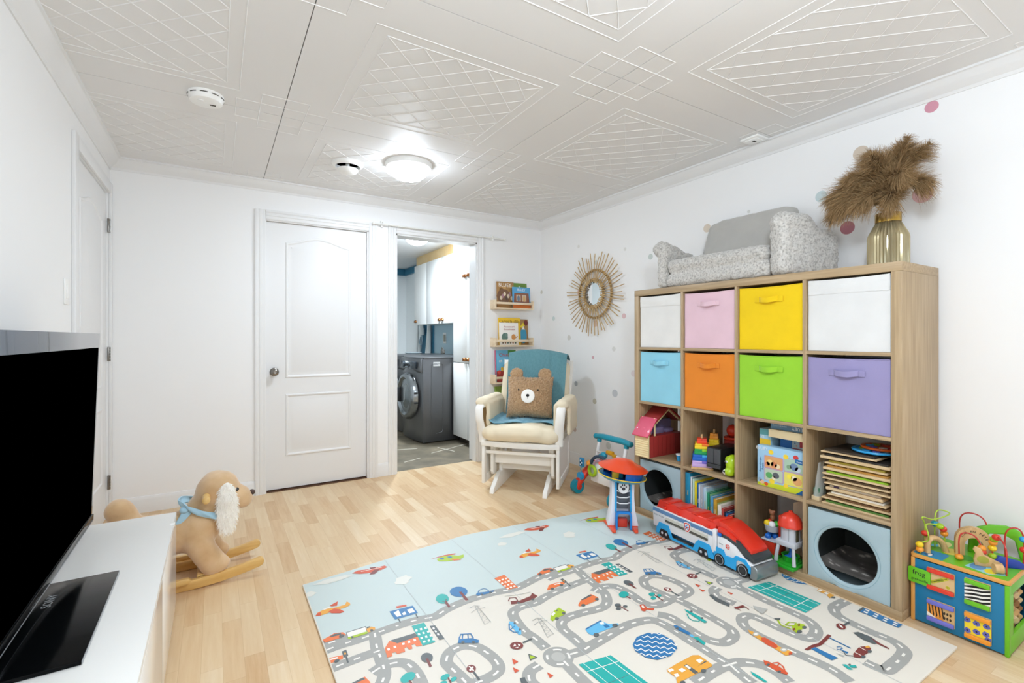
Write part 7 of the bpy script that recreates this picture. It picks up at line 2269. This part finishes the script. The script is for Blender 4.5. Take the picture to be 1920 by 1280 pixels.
part('lime_gear', MB().tube([(-0.06, 0.075 + 0.034 * math.cos(2 * PI * k / 20), 0.185 + 0.034 * math.sin(2 * PI * k / 20)) for k in range(20)], 0.012, LIME, 8, closed=True), wk)
m = MB().box(-0.085, -0.068, 0.148, 0.192, 0.195, 0.262, PL_('phone_blue', '2E86B5'), 0.005)
XQ = Matrix.Translation((-0.0855, 0.17, 0.228))
for a in range(3):
    for b in range(2):
        m.box(-0.001, 0.001, -0.012 + b * 0.013, -0.002 + b * 0.013, -0.02 + a * 0.014, -0.010 + a * 0.014, WHT if (a + b) % 2 else BLK, 0.0003, X=XQ)
ph = part('toy_phone', m, wk, 'blue toy phone with white keys')
part('phone_cord', MB().tube(spline([(-0.078, 0.165, 0.196), (-0.088, 0.172, 0.178), (-0.084, 0.166, 0.165), (-0.09, 0.17, 0.15)], 4), 0.003, TEALP, 6), wk)
part('blue_dial', MB().cyl((-0.10, 0.172, 0.128), (-0.078, 0.172, 0.128), 0.030, PL_('dial_blue', '2A9CD6'), n=24), wk)

# ================================================================ wooden activity cube
ac = thing('activity_cube', 'wooden activity cube toy with bead wires beside the cube shelf', 'activity cube', (-0.365, -3.452, 0))
CW, CD, CH = 0.289, 0.292, 0.275


def ap(nm, m, lab=None, ang=38):
    return part(nm, m, ac, lab, ang=ang)


ABLUE, AGRN, ATAN = PL_('cube_blue', '0B76A6', .4), PL_('cube_green', '67B71F', .4), PL_('cube_tan', 'D69A4C', .42)
ap('front_panel', MB().box(0.003, 0.014, 0.012, CW - 0.012, 0.006, CH - 0.02, ABLUE, 0.001))
ap('corner_post', MB().box(0, 0.02, CW - 0.014, CW, 0.0, CH - 0.016, ATAN, 0.003))
ap('corner_post', MB().box(0, 0.02, 0.0, 0.0135, 0.0, CH - 0.016, AGRN, 0.003), 'green corner post')
ap('corner_post', MB().box(CD - 0.02, CD, 0.0, 0.0135, 0.0, CH - 0.016, AGRN, 0.003))
ap('corner_post', MB().box(CD - 0.02, CD, CW - 0.014, CW, 0.0, CH - 0.016, ATAN, 0.003))
ap('back_panel', MB().box(CD - 0.014, CD - 0.003, 0.014, CW - 0.0145, 0.006, CH - 0.02, ABLUE))
ap('side_panel', MB().box(0.021, CD - 0.021, CW - 0.011, CW - 0.003, 0.006, CH - 0.02, ATAN))
m = MB().box(0.0205, CD - 0.0205, 0.001, 0.0125, 0.006, 0.07, AGRN, 0.001).box(0.0205, CD - 0.0205, 0.001, 0.0125, CH - 0.055, CH - 0.017, AGRN, 0.001)
m.box(0.0205, 0.05, 0.001, 0.0125, 0.07, CH - 0.055, AGRN).box(CD - 0.05, CD - 0.0205, 0.001, 0.0125, 0.07, CH - 0.055, AGRN)
ap('side_frame', m, 'green frame around a clear window')
for k in range(16):
    a, b = 0.055 + (k % 4) * 0.05, 0.078 + (k // 4) * 0.032
    ap('wood_piece', MB().cyl((a, 0.016, b), (a + 0.008, 0.034, b + 0.006), 0.016 - 0.004 * (k % 2), [BEECH, M('piece_brown', '8A6038', .5), M('piece_pale', 'D6BE94', .5)][k % 3], n=10))
ap('top_board', MB().prism(rrect(-0.003, CD + 0.003, -0.003, CW + 0.0015, 0.012, 4), CH - 0.0155, CH - 0.0005, ATAN, 'z', 0.003))
m = MB().prism(rrect(0.004, CD - 0.004, 0.004, CW - 0.006, 0.01, 4), CH - 0.0004, CH + 0.0006, AGRN, 'z')
pcs = [(rrect(0.004, 0.09, 0.19, CW - 0.006, .008, 3), '2A86B4'), ([(0.05, 0.02), (0.12, 0.05), (0.10, 0.12), (0.03, 0.13), (0.01, 0.06)], '8FC7D6'), (oval(0.06, 0.10, 0.035, 0.022), '5C8FC0'), (oval(0.05, 0.06, 0.03, 0.018), 'E4D43A'), (oval(0.14, 0.2, 0.04, 0.03), 'D6C24A'), (oval(0.2, 0.24, 0.045, 0.02), 'E6D98A'), (oval(0.2, 0.10, 0.04, 0.03), '3F9A2F'), (oval(0.035, 0.24, 0.022, 0.014), '1B5E8E'), (oval(0.03, 0.235, 0.014, 0.006), 'ECE7E0'), (oval(0.12, 0.15, 0.03, 0.025), '3F9A2F'), (oval(0.16, 0.26, .02, .012), '5FB4D0')]
for i, (pts, col) in enumerate(pcs):
    m.prism(pts, CH + 0.0006, CH + 0.0009 + i * 0.00004, M('ac_' + col, col, .45), 'z')
ap('top_print', m)
# flip tiles on the front face
tiles = [((0.150, 0.234), (0.153, 0.238), RED, 'frog'), ((0.150, 0.234), (0.028, 0.113), PL_('tile_violet', '6E6FC4', .4), 'tiger'), ((0.049, 0.121), (0.146, 0.243), AGRN, 'zebra'), ((0.047, 0.121), (0.019, 0.116), AMB, 'spots')]
for (a, b), (c, d), cap, kind in tiles:
    t2 = ap('flip_tile', MB().box(-0.005, 0.0028, a, b, c, d, BEECH, 0.001), {'frog': 'flip tile with red rails and a frog picture', 'tiger': 'flip tile with violet rails and tiger stripes', 'zebra': 'flip tile with green rails and zebra stripes', 'spots': 'flip tile with orange rails and yellow spots'}[kind])
    for zz0, zz1 in ((d - 0.018, d), (c, c + 0.018)):
        part('rail', MB().box(-0.014, -0.0051, a, b, zz0, zz1, cap, 0.004), t2)
    m = MB()
    iz0, iz1 = c + 0.018, d - 0.018

    def tp_(pts, col, dd):
        q = [(min(b, max(a, y_)), min(iz1, max(iz0, z_))) for y_, z_ in pts]
        m.prism(q, -0.005 - dd, -0.005, M('ac_' + col, col, .45), 'x')
    if kind == 'zebra':
        tp_([(a, iz0), (b, iz0), (b, iz1), (a, iz1)], 'F1EFEA', .0004)
        for k in range(6):
            z_ = iz0 - 0.012 + k * 0.014
            tp_([(b, z_), (b - .025, z_ + .006), (a + .02, z_ + .012), (a, z_ + .020), (a, z_ + .028), (a + .022, z_ + .018), (b - .022, z_ + .014), (b, z_ + .005)], '17171A', .0008)
    elif kind == 'tiger':
        tp_([(a, iz0), (b, iz0), (b, iz1), (a, iz1)], 'CDA873', .0003)
        tp_([(b, iz0), (b, iz1), (b - .042, iz1), (b - .052, iz0)], 'E0923A', .0005)
        for k in range(5):
            y_ = b - .004 - k * .010
            tp_([(y_, iz1), (y_ - .004, iz1), (y_ - .009, iz0 + .012), (y_ - .006, iz0 + .004)], '2A1D14', .0008)
        tp_([(b, iz0), (b, iz0 + .016), (b - .03, iz0)], 'F1E9DC', .001)
        for k in range(6):
            tp_(oval(a + .012 + .009 * (k % 3), iz0 + .012 + .018 * (k // 3), .0035, .006, 8), '3A2B1C', .0006)
    elif kind == 'spots':
        tp_([(a, iz0), (b, iz0), (b, iz1), (a, iz1)], 'E8CF2E', .0003)
        for yy, zz in ((b - .008, iz1 - .012), (b - .034, iz1 - .014), (b - .062, iz1 - .012), (b - .008, iz0 + .010), (b - .034, iz0 + .016), (b - .060, iz0 + .020), (b - .066, iz0 + .002)):
            tp_([(yy + .011, zz), (yy + .004, zz + .010), (yy - .008, zz + .007), (yy - .011, zz - .004), (yy - .002, zz - .010), (yy + .008, zz - .008)], '5E62B0', .0006)
            tp_(oval(yy, zz, .003, .003, 8), '1D1A33', .0009)
    else:
        tp_([(a, iz0), (b, iz0), (b, iz1), (a, iz1)], 'D2B483', .0003)
        for k in range(14):
            tp_(oval(a + .020 + .052 * ((k * 9) % 14) / 14, iz0 + .010 + .034 * ((k * 5) % 14) / 14, .007, .006, 10), ['B5B02A', '8E9A22', 'C7BE3A'][k % 3], .0005 + .00002 * k)
            tp_(oval(a + .020 + .052 * ((k * 9) % 14) / 14, iz0 + .010 + .034 * ((k * 5) % 14) / 14, .0017, .0017, 8), '3A3314', .0009)
    part('picture', m, t2)
m = MB().prism(rrect(0.222, 0.294, 0.160, 0.221, 0.008, 4), -0.011, -0.0052, LIME if False else PL_('sign_green', '62B81A', .4), 'x', 0.001)
sg = ap('frog_sign', m, 'green sliding sign reading frog grenouille')
m = MB().text('frog', 0.026, BLK, Matrix.Translation((-0.0112, 0.258, 0.202)) @ XF, 0.0003)
m.text('grenouille', 0.0135, BLK, Matrix.Translation((-0.0112, 0.256, 0.176)) @ XF, 0.0003)
part('lettering', m, sg)
# things on the top board
ZT = CH + 0.001
arch_o = [(0.050, 0)] + [(0.050 * math.cos(a), 0.058 + 0.058 * math.sin(a)) for a in [PI * k / 16 for k in range(17)]] + [(-0.050, 0)]
m = MB()
o_ = [(0.056, 0.0)] + [(0.056 * math.cos(PI * k / 16), 0.060 + 0.056 * math.sin(PI * k / 16)) for k in range(17)] + [(-0.056, 0.0)]
i_ = [(0.027, 0.0)] + [(0.027 * math.cos(PI * k / 16), 0.048 + 0.027 * math.sin(PI * k / 16)) for k in range(17)] + [(-0.027, 0.0)]
n = len(o_)
XA = Matrix.Translation((0.165, 0.140, ZT)) @ Matrix.Rotation(math.radians(-62), 4, 'Z')
vs = [(u, y, w) for y in (-0.011, 0.011) for rg in (o_, i_) for u, w in rg]
fs = []
for i in range(n - 1):
    fs += [(i, i + 1, n + i + 1, n + i), (2 * n + i, 3 * n + i, 3 * n + i + 1, 2 * n + i + 1), (i, 2 * n + i, 2 * n + i + 1, i + 1), (n + i, n + i + 1, 3 * n + i + 1, 3 * n + i)]
fs += [(0, n, 3 * n, 2 * n), (n - 1, 3 * n - 1, 4 * n - 1, 2 * n - 1)]
m.add(vs, fs, BEECH, XA)
arch_p = ap('wooden_arch', m, 'light wooden arch lettered ZOO EN FETE')
m = MB()
for k, ch in enumerate('ZOO EN FÊTE'):
    a = PI - (k + 0.5) / 11 * PI * 0.78 - PI * 0.11
    if ch != ' ':
        m.text(ch, 0.0125, BLK, XA @ Matrix.Translation((0.042 * math.cos(a), -0.0115, 0.058 + 0.042 * math.sin(a))) @ Matrix.Rotation(PI / 2, 4, 'X') @ Matrix.Rotation(a - PI / 2, 4, 'Z'), 0.0003)
part('lettering', m, arch_p)
m = MB().tube(spline([(0.05, 0.250, ZT), (0.052, 0.249, ZT + 0.045), (0.075, 0.238, ZT + 0.058), (0.105, 0.222, ZT + 0.04), (0.12, 0.212, ZT)], 5), 0.012, BEECH, 10, flat=0.9)
ap('wooden_slide', m)
m = MB()
pts = [(0.10, 0.04), (0.10, 0.06), (0.085, 0.09), (0.05, 0.115), (0.02, 0.125), (-0.03, 0.12), (-0.065, 0.105), (-0.09, 0.075), (-0.095, 0.0), (-0.07, 0.0), (-0.06, 0.05), (-0.03, 0.085), (0.01, 0.09), (0.045, 0.07), (0.06, 0.0), (0.095, 0.0)]
XG = Matrix.Translation((0.255, 0.085, ZT)) @ Matrix.Rotation(math.radians(-62), 4, 'Z')
m.prism(pts, -0.008, 0.008, AGRN, 'y', 0.003, X=XG)
ap('green_tree_arch', m)
LW_, RW_ = PL_('wire_lime', 'A6C23C', .35), PL_('wire_red', 'B8312B', .35)


def wire(nm, pts, mt, beads):
    C2 = spline(pts, 8)
    w_ = ap(nm, MB().tube(C2, 0.0027, mt, 8))
    for f, c in beads:
        i0 = min(len(C2) - 2, int(f * (len(C2) - 1)))
        part('bead', MB().ell(C2[i0], (0.0135, 0.0135, 0.012), c, 16, 12), w_)


wire('bead_wire', [(0.015, 0.262, ZT), (0.012, 0.262, ZT + 0.04), (0.04, 0.245, ZT + 0.052), (0.02, 0.238, ZT + 0.085), (0.06, 0.256, ZT + 0.11), (0.10, 0.225, ZT + 0.105), (0.13, 0.22, ZT + 0.07), (0.13, 0.22, ZT)], LW_, [(.06, AMB), (.13, YEL), (.72, LIME), (.8, RED), (.87, AMB)])
wire('bead_wire', [(0.075, 0.266, ZT), (0.075, 0.266, ZT + 0.10), (0.06, 0.27, ZT + 0.135), (0.12, 0.25, ZT + 0.12), (0.19, 0.22, ZT + 0.14), (0.17, 0.25, ZT + 0.15), (0.145, 0.255, ZT + 0.12), (0.145, 0.255, ZT)], LW_, [(.10, RED), (.9, TEALP)])
wire('bead_wire', [(0.075, 0.158, ZT), (0.075, 0.158, ZT + 0.085), (0.085, 0.145, ZT + 0.108), (0.10, 0.118, ZT + 0.10), (0.105, 0.100, ZT + 0.06), (0.105, 0.100, ZT)], RW_, [(.04, AMB), (.80, AMB), (.86, RED), (.92, TEALP)])
wire('bead_wire', [(0.055, 0.020, ZT), (0.055, 0.020, ZT + 0.085), (0.075, 0.035, ZT + 0.115), (0.11, 0.06, ZT + 0.115), (0.13, 0.075, ZT + 0.08), (0.13, 0.075, ZT)], RW_, [(.62, RED), (.7, LIME), (.78, AMB), (.86, YEL), (.93, LIME)])
wire('bead_wire', [(0.24, 0.20, ZT), (0.24, 0.20, ZT + 0.12), (0.24, 0.16, ZT + 0.15), (0.24, 0.12, ZT + 0.12), (0.24, 0.12, ZT)], RW_, [(.05, YEL)])
wire('bead_wire', [(0.20, 0.055, ZT), (0.20, 0.055, ZT + 0.11), (0.21, 0.03, ZT + 0.14), (0.22, 0.01, ZT + 0.11), (0.22, 0.01, ZT)], RW_, [(.80, SKY), (.88, RED)])
m = MB().prism([(-0.03, 0.0), (0.0, 0.0), (0.035, 0.012), (0.05, 0.02), (0.015, 0.036), (-0.005, 0.046), (-0.012, 0.066), (-0.03, 0.072), (-0.035, 0.058), (-0.028, 0.045), (-0.034, 0.02)], -0.006, 0.006, BEECH, 'y', 0.002, X=Matrix.Translation((0.085, 0.085, ZT)) @ Matrix.Rotation(math.radians(-62), 4, 'Z'))
duckp = ap('wooden_duck', m)
part('wing', MB().prism(oval(-0.008, 0.026, 0.018, 0.014, 16), -0.0072, 0.0072, PL_('wing_olive', 'A9A545', .45), 'y', X=Matrix.Translation((0.085, 0.085, ZT)) @ Matrix.Rotation(math.radians(-62), 4, 'Z')), duckp)
ap('wooden_roller', MB().cyl((0.045, 0.052, ZT + 0.017), (0.060, 0.032, ZT + 0.017), 0.017, BEECH, n=28).cyl((0.0602, 0.0318, ZT + 0.017), (0.061, 0.031, ZT + 0.017), 0.015, GREY, n=24))
m = MB().prism([(-0.04, 0.0), (0.04, 0.0), (0.055, 0.012), (0.03, 0.03), (0.0, 0.035), (-0.03, 0.042), (-0.045, 0.02)], -0.007, 0.007, PL_('deep_blue', '1F3F9E', .4), 'y', 0.002, X=Matrix.Translation((0.15, 0.035, ZT)) @ Matrix.Rotation(math.radians(-50), 4, 'Z'))
ap('blue_whale', m)

# ================================================================ laundry room contents
STEEL = M('graphite_steel', '6F7072', 0.3, 0.75, bump=(6, 0.05, 0.002))
STEELD = M('dark_steel', '4C4E50', 0.3, 0.75)
PANEL = M('console_black', '3B434A', 0.2)
SILV = M('bright_ring', '94989A', 0.25, 0.9)
DGL = M('door_glass', '6A7275', 0.08, 0.3, coat=0.5)


def washer(loc, label, name):
    """front faces -x; local x 0 front .. 0.72 back, y 0..0.68"""
    t = thing(name, label, 'laundry machine', loc, 0, 'front-loading laundry machines')
    w, d, h = 0.68, 0.72, 0.945
    out = []
    for k in range(13):
        f = k / 12
        out.append((-0.045 * math.sin(PI * f) ** 0.8, w * f))
    m = MB()
    # bowed front, straight sides
    m.prism([(d, 0.0), (d, w)] + [(x + 0.02, y) for x, y in out[::-1]], 0.012, h - 0.02, STEEL, 'z', 0.006)
    part('cabinet', m, t)
    m = MB().prism([(d, 0.0), (d, w)] + [(x + 0.03, y) for x, y in out[::-1]], h - 0.0195, h, STEEL, 'z', 0.008)
    part('lid', m, t)
    m = MB()
    for y0_, y1_ in ((-0.0015, 0.0005),):
        m.tube([(0.11, -0.001, 0.86)] + [(0.12 + 0.0 * a, -0.001, 0.87) for a in (0,)] + [(0.24, -0.001, 0.87), (0.25, -0.001, 0.85), (0.25, -0.001, 0.15), (0.235, -0.001, 0.11), (0.17, -0.001, 0.10)], 0.003, STEEL, 6)
        m.tube([(0.11, -0.001, 0.86), (0.11, -0.001, 0.12)], 0.003, STEEL, 6)
        m.tube([(0.36, -0.001, 0.12), (0.36, -0.001, 0.86), (0.37, -0.001, 0.875), (0.60, -0.001, 0.875)], 0.003, STEELD, 6)
    part('side_ribs', m, t)
    # control console
    m = MB().prism([(0.0, 0.775), (-0.012, 0.80), (0.002, 0.93), (0.03, 0.93), (0.03, 0.775)], 0.012, w - 0.012, STEEL, 'y', 0.006)
    m.v = [Vector((v.x - 0.045 * math.sin(PI * min(1, max(0, v.y / w))) ** 0.8, v.y, v.z)) for v in m.v]
    cs = part('console', m, t)
    m = MB().box(-0.055, -0.02, 0.10, 0.27, 0.815, 0.895, PANEL, 0.004)
    part('display', m, cs)
    m = MB().cyl((-0.068, 0.37, 0.86), (-0.04, 0.37, 0.86), 0.042, SILV, n=28).cyl((-0.09, 0.37, 0.86), (-0.067, 0.37, 0.86), 0.032, PANEL, n=24)
    part('dial', m, cs)
    # round door
    cyy, czz = 0.335, 0.50
    m = MB().lathe([(0.19, 0.05), (0.215, 0.075), (0.245, 0.07), (0.265, 0.045), (0.27, 0.0), (0.19, 0.0)], SILV, 48)
    m.v = [Vector((-v.z - 0.015, v.x + cyy, v.y + czz)) for v in m.v]
    dr = part('door', m, t, 'round silver door ring')
    m = MB().lathe([(0, 0.06), (0.12, 0.052), (0.19, 0.045), (0.19, 0.02), (0, 0.02)], DGL, 40)
    m.v = [Vector((-v.z - 0.015, v.x + cyy, v.y + czz)) for v in m.v]
    part('door_glass', m, dr)
    part('door_handle', MB().box(-0.094, -0.06, cyy + 0.165, cyy + 0.215, czz - 0.085, czz + 0.085, BLK, 0.01), dr)
    m = MB()
    for zz in (czz - 0.055, czz + 0.05):
        m.box(-0.06, -0.02, cyy - 0.272, cyy - 0.24, zz - 0.012, zz + 0.012, STEELD, 0.004)
    part('hinge', m, dr)
    for yy in (0.05, w - 0.05):
        for xx in (0.05, d - 0.05):
            part('foot', MB().cyl((xx, yy, 0), (xx, yy, 0.014), 0.022, BLK, n=14), t)
    m = MB().box(0.135, 0.215, -0.0016, 0.0, 0.845, 0.892, WHT, 0.0004)
    for k in range(3):
        m.box(0.142, 0.208 - k * 0.015, -0.002, -0.0015, 0.853 + k * 0.011, 0.857 + k * 0.011, GREY)
    if name == 'clothes_dryer':
        part('rating_label', m, t, 'small white rating sticker')
    return t


washer((-0.888, 0.985, -0.006), 'graphite grey front-loading dryer nearest the laundry doorway', 'clothes_dryer')
washer((-0.868, 1.705, -0.006), 'graphite grey front-loading washer behind the dryer, half hidden by the doorway', 'washing_machine')

CAB = M('cabinet_white', 'F0F0ED', 0.35)
COPPER = M('copper_cup_pull', '9A6438', 0.3, 0.9)


def cup_pull(par, x, y, z):
    m = MB()
    m.lathe([(0.0, 0.0), (0.034, 0.0), (0.034, 0.006), (0.031, 0.016), (0.022, 0.024), (0.0, 0.026)], COPPER, 24)
    m.v = [Vector((x - v.z, y + v.x, z + max(-0.012, v.y * 0.75))) for v in m.v]
    part('cup_pull', m, par)


t = thing('tall_cabinet', 'tall white laundry cabinet with copper cup pulls inside the doorway', 'cabinet', (-0.53, 0.265, -0.006))
CDp = 0.478
part('carcass', MB().box(0.034, CDp, 0, 0.685, 0.075, 2.25, CAB, 0.002), t)
part('plinth', MB().box(0.08, CDp, 0.01, 0.675, 0, 0.0745, M('plinth_dark', '3E362E', .7)), t)
for y0_, y1_, hy_ in ((0.003, 0.3395, 0.300), (0.3455, 0.682, 0.385)):
    dA = part('door', MB().box(0, 0.019, y0_, y1_, 0.078, 0.884, CAB, 0.002), t)
    dB = part('door', MB().box(0, 0.019, y0_, y1_, 0.891, 2.245, CAB, 0.002), t)
    cup_pull(dB, 0.0, hy_, 0.925)
    cup_pull(dB, 0.0, hy_, 1.815)

t = thing('wall_cabinet', 'white wall cabinets with copper cup pulls above the laundry machines', 'cabinet', (-0.36, 0.96, 1.335))
part('carcass', MB().box(0.034, 0.315, 0, 1.69, 0, 0.845, CAB, 0.002), t)
pulls = {0: (0.50,), 1: (0.06,), 2: (0.40,)}
for k, (a, b, hy_) in enumerate(((0.003, 0.20, None), (0.205, 0.719, 0.675), (0.725, 1.239, 0.768), (1.244, 1.687, 1.63))):
    d_ = part('door', MB().box(0, 0.0185, a, b, 0.003, 0.842, CAB, 0.002), t)
    if hy_ is not None:
        cup_pull(d_, 0.0, hy_, 0.045)
part('filler_board', MB().box(0.03, 0.06, 0, 1.69, 0.846, 0.975, ramp_mat('raw_pine', [(0.3, 'E3BE7F'), (0.7, 'EBCF9C')], .5, 8), 0.002), t, 'raw pine board up to the ceiling')

# pipes behind the machines
PVC = M('pvc_white', 'E4E6E4', 0.4)
t = thing('utility_pipes', 'white drain pipes and hoses standing against a dark blue board behind the washer', 'pipes', (-0.085, 2.95, -0.006))
part('back_board', MB().box(0.030, 0.0445, -0.27, 0.22, 0.2, 2.2, BLUE), t)
for y, tilt, r_ in ((0.30, 0.05, 0.016), (0.20, 0.10, 0.026), (-0.20, 0.0, 0.030), (-0.10, 0.12, 0.026)):
    part('pipe', MB().tube([(-0.01, y, 0.0), (-0.01, y, 0.9), (-0.01, y - tilt * 0.5, 1.15), (-0.01, y - tilt, 1.42), (-0.01, y - tilt, 2.2)], r_, PVC, 14), t)
part('trap', MB().tube(spline([(-0.02, 0.05, 2.2), (-0.02, 0.05, 1.6), (-0.02, 0.05, 1.30)], 5), 0.02, PVC, 12).cyl((-0.02, 0.05, 1.20), (-0.02, 0.05, 1.31), 0.036, PVC, n=18), t)
part('hose', MB().tube(spline([(-0.03, 0.10, 1.17), (-0.04, 0.12, 1.08), (-0.03, 0.06, 1.05), (-0.04, 0.0, 1.12), (-0.03, 0.04, 1.22)], 6), 0.009, M('hose_grey', '9FB4BF', .5), 8), t)
t = thing('wall_outlet', 'white double outlet plate on the blue wall above the dryer', 'outlet', (LXR, 2.30, 1.15), -PI / 2)
part('plate', MB().box(-0.055, 0.055, -0.006, 0, -0.075, 0.075, PLAST, 0.002), t)
part('socket', MB().box(-0.045, -0.008, -0.01, -0.0055, -0.05, 0.05, PLAST, 0.003), t)
part('plug', MB().box(0.008, 0.045, -0.03, -0.0055, -0.05, 0.05, M('plug_grey', 'B9B4A6', .5), 0.006), t)
m = MB()
for k in range(5):
    a = k * 0.8
    m.tube(spline([(0.0, -0.05 + 0.02 * k, 0.01), (0.01 * math.sin(a), -0.03 + 0.015 * k, 0.05), (-0.01, 0.0, 0.085 - 0.01 * k), (0.0, 0.03 - 0.01 * k, 0.05), (0.01, 0.05 - 0.02 * k, 0.01)], 5), 0.006, M('cord_grey', '6A665E', .6), 8)
m.box(-0.02, 0.02, -0.03, 0.03, 0.0, 0.05, M('cord_block', '5C5A55', .6), 0.006)
solo('power_cord', m, 'bundle of grey power cords at the back of the washer top', 'cord', (-0.20, 2.0, 0.9395))
m = MB().lathe([(0, 0), (0.10, 0), (0.115, 0.012), (0.112, 0.014), (0.098, 0.004), (0, 0.003)], M('tray_grey', '9BA7AC', .4), 30)
solo('dish', m, 'shallow grey dish on top of the far washer', 'dish', (-0.52, 2.25, 0.9395))
